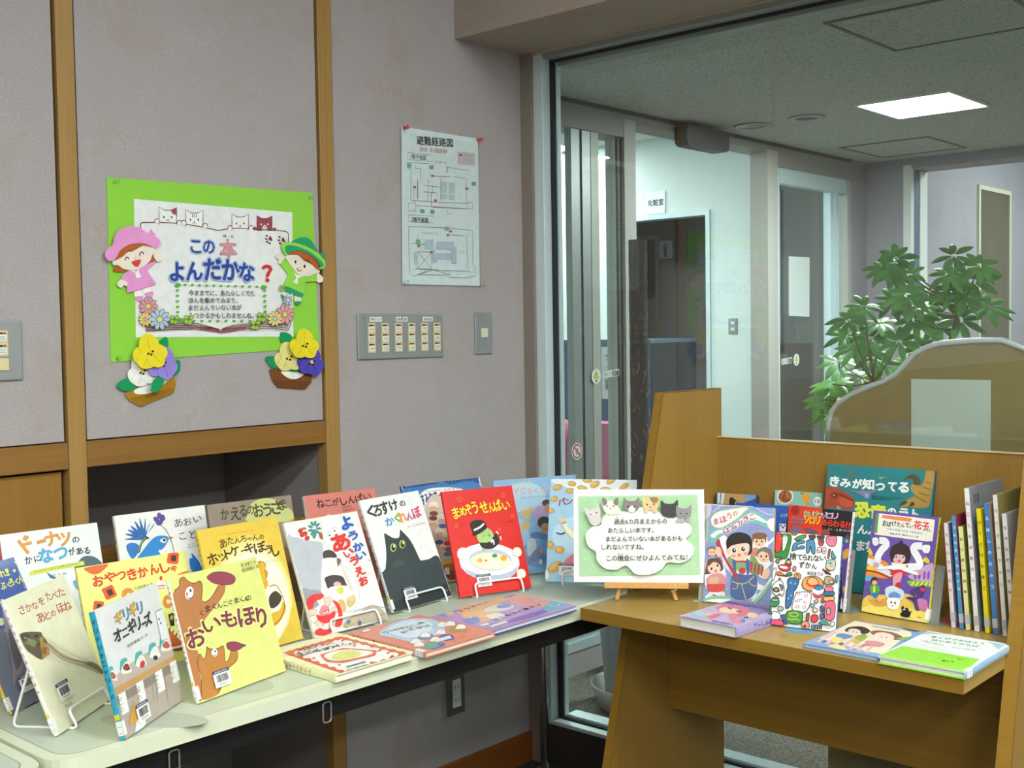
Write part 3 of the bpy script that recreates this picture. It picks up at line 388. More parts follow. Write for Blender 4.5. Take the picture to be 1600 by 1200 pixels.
'oyasumi': 'p182 1 1 964 1 964 1001 1 1001|p183 7 1001 946 1001 936 905 19 942|b184 1 968 227 976 418 988 466 998 536 986 573 960 759 980 876 962 942 924 923 862 523 890 6 894|p185 1 941 22 1001 21 940|p186 29 942 63 1001 62 941|p185 70 944 105 1001 104 942|p186 111 945 146 1001 145 944|p185 153 946 188 1001 187 945|p186 194 947 230 1001 228 946|p185 236 948 272 1001 270 947|p186 278 950 314 1001 313 948|p185 321 951 356 1001 355 950|p186 363 952 399 1001 398 951|p185 406 953 442 1001 441 952|p186 448 954 485 1001 484 953|p185 492 956 528 1001 527 954|p186 535 957 572 1001 570 956|p185 578 958 616 1001 614 957|p186 622 959 660 1001 658 958|p185 666 960 704 1001 702 959|p186 710 962 748 1001 746 961|p185 754 963 792 1001 790 962|p186 799 964 837 1001 835 963|p185 843 965 882 1001 880 964|p186 888 967 927 1001 925 966|b187 188 887 304 943 508 939 679 912 726 869 705 796 234 796|t188 46 988 240 999 24 0 あるひあかり|t189 278 903 675 900 25 0 ぐっすり おやすみ|t190 88 782 450 816 102 0.06 おやすみやすー|p191 245 875 252 858 268 867 252 849|b192 248 795 506 779 374 123 355 6 243 16|e193 322 773 59 -6 -12 -40|e194 310 743 48 -6 -6 -22|b195 255 764 330 804 379 750 320 766|e193 378 638 59 -7 -12 -40|e194 366 607 48 -6 -6 -21|b195 311 628 386 669 435 614 376 631|e193 326 509 59 -7 -12 -40|e194 315 479 48 -6 -6 -21|b195 260 500 335 540 383 485 324 502|e193 270 614 58 -7 -12 -40|e194 258 583 47 -6 -6 -21|b195 204 604 278 644 326 590 268 607|e193 397 452 59 -8 -11 -40|e194 385 422 48 -6 -6 -21|b195 331 443 406 482 454 427 395 444|e193 342 361 59 -8 -11 -40|e194 330 332 48 -6 -6 -21|b195 276 353 351 392 399 337 340 354|e193 452 543 60 -7 -12 -40|e194 441 512 48 -6 -6 -22|b195 386 534 461 574 510 518 450 536|e196 298 691 48 -6 -7 -24|e196 278 644 48 -6 -6 -24|e197 368 554 48 -6 -6 -24|e198 281 401 47 -6 -7 -23|e199 375 376 48 -6 -7 -23|e200 345 272 47 -7 -7 -23|e201 372 316 48 -6 -7 -23|b202 273 221 361 227 412 202 388 169 291 183|b203 267 174 402 167 396 96 278 89|b204 268 102 397 101 382 26 289 28|p205 272 143 323 144 315 77 268 78',
'mame': 'l206 4 174 931 179 912 201 908 182 896 183 876 166 888 145 879 154 898 140 913 162 913 174 931|l206 4 640 927 644 910 663 907 645 896 646 879 632 890 613 882 621 898 609 911 628 911 640 927|l206 4 93 681 97 664 115 661 99 652 100 635 86 645 68 638 76 654 64 666 83 666 93 681|l206 4 701 709 704 695 720 692 706 684 707 670 695 679 680 672 686 686 676 696 692 696 701 709|l206 4 536 594 539 585 549 583 540 578 540 568 532 574 522 570 527 579 520 586 531 586 536 594|e207 363 278 310 -50 -43 -158|e208 367 237 273 -44 -36 -130|e209 364 311 311 -50 -40 -148|e210 375 304 222 -32 -26 -101|e211 374 290 209 -30 -20 -79|e212 364 282 149 -22 -13 -53|o27 622 288 3 -2|o27 612 266 3 -2|o27 594 245 3 -3|o27 569 227 3 -2|o27 536 212 3 -2|o27 498 200 3 -2|o27 455 193 3 -2|o27 409 190 3 -2|o27 362 191 3 -2|o27 315 196 3 -2|o27 270 206 3 -2|o27 229 219 3 -2|o27 192 236 3 -2|o27 161 255 3 -2|o27 137 276 2 -2|o27 121 299 2 -2|o27 112 322 3 -2|o27 113 345 3 -2|o27 122 367 3 -2|o27 139 388 3 -2|o27 164 406 2 -2|o27 195 421 2 -3|o27 232 433 3 -2|o27 275 441 3 -3|o27 320 444 3 -2|o27 367 444 3 -2|o27 414 439 3 -3|o27 460 430 2 -3|o27 503 416 3 -2|o27 541 400 3 -2|o27 573 380 3 -2|o27 598 359 3 -2|o27 614 336 3 -2|o27 623 312 3 -3|e213 264 309 27 -3 -4 -20|e214 513 304 34 -4 -6 -26|e215 324 302 14 -2 -2 -10|b216 394 336 418 356 446 350 446 325 414 320|b217 42 364 51 419 90 446 144 437 166 390 143 342 86 337|c218 4 42 364 51 419 90 446 144 437 166 390 143 342 86 337 42 364|b217 617 326 625 368 656 389 698 382 715 346 697 309 652 305|c218 4 617 326 625 368 656 389 698 382 715 346 697 309 652 305 617 326|b217 618 120 625 162 656 182 698 175 714 139 696 102 652 99|c218 4 618 120 625 162 656 182 698 175 714 139 696 102 652 99 618 120|b219 272 526 306 586 375 608 428 585 454 530 454 484 419 454 307 465|b220 296 472 384 469 436 504 471 546 488 536 502 480 488 446 422 408 346 410 306 431|b5 405 478 440 492 447 451 428 436|p69 424 478 432 452 434 427 414 454|b220 229 639 238 672 290 690 359 684 390 652 389 615 328 566 261 548 247 574|b220 238 575 320 590 397 622 385 595 314 562 248 546|c221 18 256 596 326 618 373 648|p222 480 560 497 565 509 536 498 533|p222 516 510 529 511 524 475 513 474|e219 322 404 18 -2 -3 -13|c223 5 335 529 360 535|c223 5 387 532 412 540 402 518|o6 406 584 5 -3|o6 342 562 5 -3|t224 79 716 146 727 106 0.05 ま|t224 154 738 220 749 84 0.05 め|t224 225 743 280 755 96 0.05 ぞ|t224 289 748 348 758 113 0.05 う|t224 374 740 455 756 108 0.05 せ|t224 462 747 522 758 86 0.05 ん|t224 527 750 602 766 103 0.05 ぱ|t224 610 754 688 766 74 0.05 い|t225 550 630 692 634 18 0 さく・え 南谷佳世',
'goroku': 'p226 1 1 941 1 941 959 1 959|o227 330 768 235 154|o228 188 384 141 192|o229 471 192 283 144|t230 198 893 417 901 29 0.05 そこらくんの|t231 208 809 650 795 61 0.06 すごろくたん|t232 282 758 622 753 18 0 とめこ もとたけ え つざわあき|b233 248 626 332 648 410 662 382 615 351 549 299 564|b234 410 622 455 668 531 662 566 600 509 507 430 494 413 564|e235 564 693 52 -4 -5 -34|e236 578 638 44 -4 -7 -46|e237 610 596 33 -2 -5 -34|e238 505 497 74 -6 -9 -62|e236 513 443 50 -4 -7 -50|e69 512 436 5 0 -1 -8|b239 342 405 429 407 533 368 535 310 441 338 345 356|b233 259 509 316 533 343 492 304 447 249 442|b240 311 340 376 344 387 265 330 174 278 189 280 276|b241 360 229 428 252 463 190 411 128 312 119 285 83 284 150|e242 434 217 19 -2 -4 -28|b243 416 166 482 169 460 94 405 90|e19 413 109 19 -2 -4 -27',
'pan': 'p244 1 1 848 1 848 1000 1 1000|b245 29 1000 842 1000 846 913 604 872 321 886 148 921|o246 255 451 212 180|e247 74 915 45 18 12 -29|e248 74 915 42 16 11 -26|e249 64 920 26 10 6 -13|e247 214 955 42 -7 -4 -25|e248 214 955 40 -6 -3 -22|e249 205 960 24 -4 -2 -11|e247 366 989 50 -6 -2 -24|e248 366 989 47 -6 -2 -21|e249 356 993 28 -3 -1 -10|e247 443 952 44 27 17 -27|e248 443 952 42 26 15 -24|e249 433 958 25 15 8 -12|e247 596 985 43 21 12 -23|e248 596 985 40 20 10 -20|e249 586 989 24 12 5 -10|e247 728 935 44 27 14 -23|e248 728 935 41 25 13 -21|e249 718 940 25 15 6 -10|e247 200 884 46 5 4 -27|e248 200 884 43 5 3 -24|e249 190 888 26 3 2 -12|e247 320 912 49 -12 -6 -25|e248 320 912 46 -12 -5 -22|e249 310 917 28 -7 -3 -11|o247 547 908 53 -18|o248 547 908 50 -15|o249 536 911 30 -8|e247 47 800 31 19 16 -25|e248 47 800 29 18 14 -23|e249 40 806 17 10 7 -11|e247 22 682 34 7 6 -25|e248 22 682 32 6 5 -22|e249 15 686 19 4 2 -11|e247 124 306 50 2 2 -36|e248 124 306 47 1 2 -33|o249 114 312 28 -16|e247 30 350 31 12 17 -41|e248 30 350 28 11 16 -38|e249 24 358 17 6 8 -19|e247 85 138 66 48 28 -36|e248 85 138 63 47 26 -34|e249 69 146 38 28 13 -17|e247 794 782 38 -13 -8 -26|e248 794 782 35 -12 -8 -23|e249 786 786 21 -8 -4 -12|e247 781 596 37 22 15 -25|e248 781 596 35 21 14 -22|e249 773 600 20 13 7 -11|e247 761 356 44 -6 -4 -30|e248 761 356 42 -6 -4 -27|e249 752 361 25 -4 -2 -14|e247 721 154 43 22 14 -27|e248 721 154 41 20 12 -24|e249 712 159 24 12 6 -12|t250 92 732 166 749 68 0.07 パ|t250 171 747 236 760 53 0.07 ン|t250 260 762 316 772 47 0.07 の|b251 136 562 174 572 204 517 248 490 301 454 304 380 237 425 178 479|b252 97 589 100 618 120 608 123 642 143 609 160 628 163 591 174 568 136 560|c69 8 136 562 174 574|b253 78 474 131 466 170 479 160 458 113 453|b254 164 173 258 272 346 270 351 160 258 162',
'sign': 'p255 38 757 1100 772 1114 69 47 46|o256 53 749 5 -5|o256 86 749 5 -5|o256 120 749 5 -5|o256 154 750 5 -5|o256 188 750 5 -5|o256 222 750 5 -5|o256 256 750 5 -5|o256 289 751 5 -5|o256 323 751 5 -5|o256 356 752 5 -5|o256 390 752 5 -5|o256 424 752 5 -5|o256 457 752 5 -5|o256 491 753 5 -5|o256 524 753 5 -5|o256 558 754 5 -5|o256 591 754 5 -5|o256 625 754 5 -5|o256 658 754 5 -5|o256 692 755 5 -5|o256 725 755 5 -5|o256 758 755 5 -5|o256 792 756 5 -5|o256 825 756 5 -5|o256 858 756 5 -5|o256 892 756 5 -5|o256 925 757 5 -5|o256 958 757 5 -5|o256 991 758 5 -5|o256 1024 758 5 -5|o256 1058 758 5 -5|o256 1091 758 5 -5|o256 70 716 5 -5|o256 103 717 5 -5|o256 137 717 5 -5|o256 171 717 5 -5|o256 205 718 5 -5|o256 238 718 5 -5|o256 272 718 5 -5|o256 306 719 5 -5|o256 340 719 5 -5|o256 373 719 5 -5|o256 407 720 5 -5|o256 440 720 5 -5|o256 474 720 5 -5|o256 507 721 5 -5|o256 541 721 5 -5|o256 574 721 5 -5|o256 608 722 5 -5|o256 641 722 5 -5|o256 675 722 5 -5|o256 708 723 5 -5|o256 741 723 5 -5|o256 775 723 5 -5|o256 808 724 5 -5|o256 841 724 5 -5|o256 874 724 5 -5|o256 908 725 5 -5|o256 941 725 4 -5|o256 974 725 5 -5|o256 1007 726 5 -5|o256 1040 726 5 -5|o256 1074 726 5 -5|o256 52 684 5 -5|o256 86 684 5 -5|o256 120 685 5 -5|o256 154 685 5 -5|o256 188 686 5 -5|o256 221 686 5 -5|o256 255 686 5 -5|o256 289 686 5 -5|o256 322 687 5 -5|o256 356 687 5 -5|o256 390 688 5 -5|o256 423 688 5 -5|o256 457 688 5 -5|o256 490 688 5 -5|o256 524 689 5 -5|o256 557 689 5 -5|o256 591 690 5 -5|o256 624 690 5 -5|o256 658 690 5 -5|o256 691 691 5 -5|o256 724 691 5 -5|o256 758 691 5 -5|o256 791 692 5 -5|o256 824 692 5 -5|o256 858 692 5 -5|o256 891 693 5 -5|o256 924 693 5 -5|o256 957 693 5 -5|o256 990 694 5 -5|o256 1024 694 5 -5|o256 1056 694 5 -5|o256 1090 695 5 -5|o256 69 652 5 -5|o256 103 652 5 -5|o256 137 653 5 -5|o256 170 653 5 -5|o256 204 653 5 -5|o256 238 654 5 -5|o256 272 654 5 -5|o256 305 654 5 -5|o256 339 655 5 -5|o256 372 655 5 -5|o256 406 656 5 -5|o256 440 656 5 -5|o256 473 656 5 -5|o256 507 656 5 -5|o256 540 657 5 -5|o256 574 657 5 -5|o256 607 658 5 -5|o256 640 658 5 -5|o256 674 658 5 -5|o256 707 659 5 -5|o256 741 659 5 -5|o256 774 659 5 -5|o256 807 660 5 -5|o256 840 660 5 -5|o256 874 660 5 -5|o256 907 661 5 -5|o256 940 661 5 -5|o256 973 662 5 -5|o256 1006 662 5 -5|o256 1040 662 5 -5|o256 1073 662 5 -5|o256 52 620 5 -5|o256 86 620 5 -5|o256 120 620 5 -5|o256 154 621 5 -5|o256 187 621 5 -5|o256 221 622 5 -5|o256 255 622 5 -5|o256 288 622 5 -5|o256 322 623 5 -5|o256 356 623 5 -5|o256 389 623 5 -5|o256 423 624 5 -5|o256 456 624 5 -5|o256 490 624 5 -5|o256 523 625 5 -5|o256 557 625 5 -5|o256 590 626 5 -5|o256 624 626 5 -5|o256 657 626 5 -5|o256 690 627 5 -5|o256 724 627 5 -5|o256 757 627 5 -5|o256 790 628 5 -5|o256 824 628 5 -5|o256 857 628 5 -5|o256 890 629 5 -5|o256 923 629 5 -5|o256 956 630 5 -5|o256 990 630 5 -5|o256 1022 630 5 -5|o256 1056 630 5 -5|o256 1089 631 5 -5|o256 69 588 5 -5|o256 103 588 5 -5|o256 136 588 5 -5|o256 1039 598 5 -5|o256 1072 599 5 -5|o256 52 555 5 -5|o256 86 556 5 -5|o256 120 556 5 -5|o256 1022 566 5 -5|o256 1055 567 5 -5|o256 1088 567 5 -5|o256 69 523 5 -5|o256 102 524 5 -5|o256 136 524 5 -5|o256 1038 535 5 -5|o256 1071 535 5 -5|o256 52 491 5 -5|o256 86 492 5 -5|o256 119 492 5 -5|o256 1021 503 5 -5|o256 1054 503 4 -4|o256 1087 504 5 -4|o256 68 459 5 -5|o256 102 460 5 -5|o256 136 460 5 -5|o256 1037 471 5 -5|o256 1070 472 5 -5|o256 52 427 5 -5|o256 85 428 5 -5|o256 119 428 5 -5|o256 1020 440 5 -5|o256 1053 440 5 -5|o256 1086 440 5 -5|o256 68 395 5 -5|o256 102 396 5 -5|o256 136 396 5 -5|o256 1036 408 5 -5|o256 1069 408 5 -5|o256 51 363 5 -5|o256 85 363 5 -5|o256 119 364 5 -5|o256 1019 376 5 -5|o256 1052 376 5 -5|o256 1085 377 5 -4|o256 68 331 5 -5|o256 102 332 5 -5|o256 136 332 5 -5|o256 1035 344 5 -5|o256 1068 345 5 -4|o256 51 299 5 -5|o256 85 300 5 -5|o256 118 300 5 -5|o256 1018 313 5 -5|o256 1051 313 4 -5|o256 1084 314 5 -5|o256 68 267 5 -5|o256 102 268 5 -5|o256 135 268 5 -5|o256 1034 281 5 -5|o256 1067 282 4 -4|o256 51 235 5 -5|o256 84 236 5 -5|o256 118 236 5 -5|o256 1017 250 5 -5|o256 1050 250 5 -5|o256 1083 250 4 -4|o256 68 203 5 -5|o256 101 204 5 -5|o256 135 204 5 -5|o256 1033 218 5 -5|o256 1066 219 5 -5|o256 51 171 5 -5|o256 84 172 5 -5|o256 118 172 5 -5|o256 1016 186 4 -5|o256 1049 187 5 -4|o256 1082 188 5 -5|o256 67 140 5 -5|o256 101 140 5 -5|o256 134 141 5 -5|o256 168 141 5 -5|o256 202 142 5 -5|o256 235 142 5 -5|o256 269 143 5 -5|o256 302 143 5 -5|o256 336 144 5 -5|o256 369 144 5 -5|o256 402 145 5 -5|o256 436 146 5 -5|o256 469 146 5 -5|o256 502 146 5 -5|o256 536 147 5 -5|o256 569 148 4 -5|o256 602 148 5 -5|o256 636 149 5 -5|o256 669 149 5 -5|o256 702 150 5 -5|o256 735 150 5 -5|o256 768 151 5 -5|o256 801 151 5 -5|o256 834 152 5 -5|o256 867 152 5 -5|o256 900 153 5 -5|o256 933 154 5 -5|o256 966 154 5 -5|o256 999 154 5 -5|o256 1032 155 4 -5|o256 1065 156 5 -5|o256 50 108 5 -5|o256 84 108 5 -5|o256 118 109 5 -5|o256 151 109 5 -5|o256 185 110 5 -4|o256 218 110 5 -5|o256 252 111 5 -5|o256 285 112 5 -5|o256 319 112 5 -5|o256 352 112 5 -5|o256 386 113 5 -5|o256 419 114 5 -5|o256 452 114 5 -4|o256 486 115 5 -5|o256 519 115 5 -5|o256 552 116 5 -5|o256 585 116 5 -5|o256 618 117 5 -5|o256 652 118 5 -5|o256 685 118 5 -5|o256 718 118 5 -5|o256 751 119 5 -5|o256 784 120 5 -5|o256 817 120 5 -4|o256 850 121 5 -5|o256 884 121 5 -5|o256 916 122 5 -4|o256 950 122 4 -5|o256 982 123 5 -5|o256 1015 124 5 -5|o256 1048 124 4 -5|o256 1081 124 5 -5|o256 67 76 5 -5|o256 101 76 5 -5|o256 134 77 5 -5|o256 168 78 5 -5|o256 201 78 5 -5|o256 235 79 5 -5|o256 268 79 5 -5|o256 302 80 5 -5|o256 335 80 5 -5|o256 368 81 5 -5|o256 402 82 5 -5|o256 435 82 5 -5|o256 469 83 4 -5|o256 502 83 5 -5|o256 535 84 5 -5|o256 568 84 5 -5|o256 602 85 5 -5|o256 635 86 5 -5|o256 668 86 5 -5|o256 701 86 5 -5|o256 734 87 5 -5|o256 767 88 5 -5|o256 800 88 5 -4|o256 834 89 5 -5|o256 866 89 5 -5|o256 900 90 5 -5|o256 932 90 5 -5|o256 966 91 5 -4|o256 998 92 5 -5|o256 1031 92 5 -5|o256 1064 93 4 -5|b257 106 390 123 447 178 490 242 502 264 575 350 640 449 621 534 640 619 661 732 633 802 591 900 577 984 549 1037 493 1036 437 989 381 1044 339 1058 276 1022 213 937 173 825 177 768 113 656 68 543 76 466 146 374 110 275 124 207 193 198 264 134 313|l258 3 135 398 142 412|l258 3 149 426 156 440|l258 3 162 453 170 467|l258 3 179 470 194 473|l258 3 209 475 224 478|l258 3 239 480 254 483|l258 3 260 492 266 509|l258 3 272 525 279 541|l258 3 285 557 291 574|l258 3 302 580 320 588|l258 3 337 595 355 602|l258 3 372 610 390 617|l258 3 405 618 428 616|l258 3 450 615 472 614|l258 3 494 613 517 612|l258 3 532 614 556 618|l258 3 577 621 600 625|l258 3 622 629 645 632|l258 3 660 629 683 621|l258 3 704 614 727 606|l258 3 749 599 772 592|l258 3 787 588 810 581|l258 3 831 575 854 569|l258 3 875 563 898 557|l258 3 911 550 930 538|l258 3 947 528 966 516|l258 3 984 506 1002 494|l258 3 1004 487 1004 475|l258 3 1004 465 1004 453|l258 3 1004 442 1004 431|l258 3 1001 425 996 416|l258 3 991 408 986 399|l258 3 981 390 976 382|l258 3 979 371 986 353|l258 3 993 336 1001 319|l258 3 1008 302 1015 285|l258 3 1009 274 998 259|l258 3 987 245 975 230|l258 3 964 216 953 200|l258 3 938 198 912 198|l258 3 889 198 864 198|l258 3 840 198 814 198|l258 3 803 188 788 172|l258 3 773 156 758 140|l258 3 744 124 728 108|l258 3 712 105 687 104|l258 3 663 102 638 101|l258 3 614 100 588 98|l258 3 574 104 554 115|l258 3 535 126 515 137|l258 3 496 148 476 159|l258 3 464 157 446 152|l258 3 429 147 411 142|l258 3 394 137 376 132|l258 3 362 135 339 141|l258 3 317 146 294 153|l258 3 272 158 250 165|l258 3 244 175 239 193|l258 3 234 210 230 227|l258 3 225 244 220 262|l258 3 212 270 199 282|l258 3 187 292 174 304|l258 3 162 314 150 326|l258 3 146 333 144 345|l258 3 141 356 138 367|l258 3 135 378 132 389|b259 122 579 99 647 109 650 139 639 193 656 210 686 221 687 242 618 233 584 193 563 149 556|o260 155 595 6 -6|o260 206 612 6 -6|o261 184 590 6 -4|c260 3 175 579 188 581 199 587|b259 135 575 214 604 249 547 220 504 163 504|b262 278 646 392 661 420 604 306 597|b263 260 664 259 742 270 743 298 720 359 720 387 745 398 743 396 664 376 632 328 623 280 631|b264 259 745 298 720 294 684 263 678|b264 398 745 359 720 362 685 393 678|o260 300 670 6 -7|o260 357 670 6 -7|o261 328 654 6 -4|c260 3 314 646 328 644 342 646|b265 446 662 446 740 457 740 484 718 546 718 573 742 585 740 582 662 562 629 514 621 466 629|o260 486 667 6 -7|o260 543 667 6 -7|o261 514 652 6 -4|c260 3 501 644 514 641 528 644|b257 489 647 520 675 551 647 534 618 498 621|o6 492 661 6 -6|o6 543 661 6 -6|b266 614 678 613 760 625 760 653 736 717 736 746 762 758 760 755 678 734 644 684 636 635 644|o260 655 684 6 -7|o260 714 684 6 -7|o261 684 668 6 -4|c260 3 670 660 684 657 698 660|b267 677 744 740 749 754 718 712 693|b268 774 633 774 717 786 717 816 693 882 693 911 720 924 718 921 633 898 598 847 589 796 598|o269 817 639 6 -8|o269 878 639 7 -7|o261 848 623 7 -4|c269 3 833 614 848 611 862 614|b268 786 648 908 648 898 574 795 584|b270 909 600 909 674 920 674 946 653 1004 653 1030 676 1041 674 1038 600 1019 569 973 561 928 568|o260 947 605 6 -6|o260 1001 605 6 -6|o261 974 590 6 -4|c260 3 961 583 974 580 986 583|o271 928 546 22 -20|o271 963 546 22 -20|o271 1012 546 22 -20|o266 647 630 20 -20|o266 725 630 20 -20|t272 363 508 827 515 48 0.02 過去6カ月まえからの|t272 308 431 710 436 48 0.02 あたらしい本です。|t272 291 357 958 366 48 0.02 まだよんでいない本があるかも|t272 250 284 621 289 48 0.02 しれないですね。|t272 292 186 1000 199 51 0.02 この機会にぜひよんでみてね！|t272 377 562 448 564 14 0 か\u3000こ|t272 389 240 488 243 14 0 きかい',
'hami': 'p273 1 1 597 1 597 842 1 842|b274 1 837 39 840 38 768 1 718 1 765|b275 1 717 26 679 18 496 1 558|o276 109 819 7 -10|o276 214 816 7 -10|o276 586 825 7 -10|o276 168 556 7 -10|o276 214 209 7 -9|o276 534 78 7 -9|o276 210 123 7 -9|o276 590 685 7 -9|c277 10 54 776 108 834 156 842|c277 10 428 841 524 791 587 786|b278 36 544 33 608 92 639 196 664 289 748 366 807 429 810 510 767 558 722 596 725 596 648 560 660 465 698 386 702 292 661 214 610 143 582 105 524 65 514|b279 46 577 101 623 213 649 298 728 375 784 430 782 502 743 543 714 504 715 432 735 369 724 292 677 198 628 111 588 80 555|b5 535 713 557 746 596 752 596 686 596 643 560 660|b280 50 672 44 728 86 778 166 805 270 826 333 838 369 831 327 789 289 748 219 697 148 654 92 647|c281 7 50 672 44 728 86 778 166 805 270 826 333 838 369 831 327 789 289 748 219 697 148 654 92 647 50 672|t282 74 666 122 681 59 0.12 ま|t283 76 670 119 684 52 0.05 ま|t282 132 683 194 704 62 0.12 ほ|t283 135 686 190 707 56 0.05 ほ|t282 195 720 236 738 58 0.12 う|t283 198 724 233 741 52 0.05 う|t282 242 750 285 768 42 0.12 の|t283 245 754 282 771 36 0.05 の|t282 160 592 226 614 56 0.12 は|t283 163 595 222 616 49 0.05 は|t282 227 623 288 646 54 0.12 み|t283 230 626 285 649 47 0.05 み|t282 289 666 342 688 55 0.12 か|t283 292 669 339 691 49 0.05 か|t282 339 702 388 722 58 0.12 き|t283 342 705 385 725 52 0.05 き|t282 390 722 443 740 52 0.12 こ|t283 393 726 440 744 46 0.05 こ|t284 368 651 481 682 15 0 こまつ あきえ|t284 377 628 513 661 14 0 かとう まみ 絵|b285 124 557 167 584 200 562 239 595 302 618 374 603 407 565 468 628 531 611 552 550 594 592 595 560 550 511 596 460 596 383 556 326 576 304 528 231 465 258 483 190 531 170 516 130 470 134 456 72 356 37 257 49 249 235 195 302 151 393 114 501|b286 401 409 422 488 472 487 474 444 413 394|e287 474 568 63 4 2 -59|e288 474 545 52 3 2 -48|o289 453 548 8 -10|o289 496 550 8 -10|o290 475 523 9 -6|e287 476 597 66 4 1 -31|e291 517 442 64 4 2 -60|e288 518 419 53 3 2 -49|o289 496 422 8 -10|o289 540 425 8 -11|o290 519 396 9 -6|b291 481 476 534 506 590 467 596 383 570 388 552 449|b292 401 393 444 412 477 367 517 339 481 259 418 270|b293 410 370 426 365 421 278 406 285|b293 442 358 458 353 452 271 436 280|b293 474 347 490 342 481 264 465 276|b293 505 335 521 330 511 256 495 272|b294 518 300 556 326 577 296 559 241 528 231 512 261|b295 207 397 247 399 258 306 235 289 209 350|b293 276 370 366 376 367 356 276 350|b295 276 350 367 356 370 298 279 292|b296 249 235 292 262 371 255 449 264 471 212 462 118 395 48 256 53|b297 247 384 275 389 283 292 292 246 269 244|b297 366 383 398 378 402 284 379 260|c298 8 251 192 311 177 374 186 442 248|c298 8 335 179 353 118 379 43|c298 7 254 126 297 137 303 177|c298 7 397 199 429 170 468 169|e299 304 454 98 6 3 -82|e300 209 452 18 1 1 -26|e300 398 483 19 1 1 -26|b301 194 474 189 545 231 599 302 618 374 603 411 558 418 488 408 440 380 423 394 479 381 525 314 521 235 497 204 467|e5 260 459 25 2 1 -26|e302 260 459 19 1 1 -21|o5 265 465 6 -7|e5 339 475 25 2 1 -26|e302 339 475 19 1 1 -21|o5 344 482 6 -7|e303 258 412 21 1 1 -14|e303 364 438 20 2 0 -14|e304 306 420 15 1 0 -16|o305 306 414 10 -7|c306 4 300 450 306 456|e307 338 288 30 2 1 -27|b308 102 516 124 549 147 488 208 365 276 276 303 227 298 211 269 236 210 326 150 424|e309 64 445 43 2 2 -40|e288 65 430 36 2 2 -32|o289 50 431 6 -7|o289 80 433 5 -7|o290 66 414 6 -4|b288 96 469 131 479 153 433 143 393 110 406|b285 10 195 16 337 79 389 169 347 198 232 192 169 155 111 196 68 157 49 92 68 54 30 21 39 59 89 26 118|b310 17 322 39 370 87 385 140 377 166 331 160 276 21 235 12 258|e311 91 295 58 4 2 -52|b310 28 338 87 377 148 362 154 323 88 350 42 308|e312 26 308 10 0 1 -24|o5 67 286 16 -18|o302 68 287 10 -14|e5 119 316 16 1 1 -18|o302 120 318 10 -13|b304 96 273 111 284 116 265 104 260|b313 26 196 69 238 141 255 190 231 200 169 137 149 41 146|b314 46 205 86 216 134 219 129 156 65 152|b315 28 145 96 158 188 164 186 114 140 91 59 92|e316 68 62 22 2 1 -24|e316 172 78 22 2 1 -22|b317 2 14 77 51 180 62 248 56 246 32 143 1 31 1|b318 15 1 102 29 245 36 183 1 48 1|b319 411 30 487 97 575 242 596 267 592 190 518 76 458 18|c320 17 434 39 516 130 590 243',
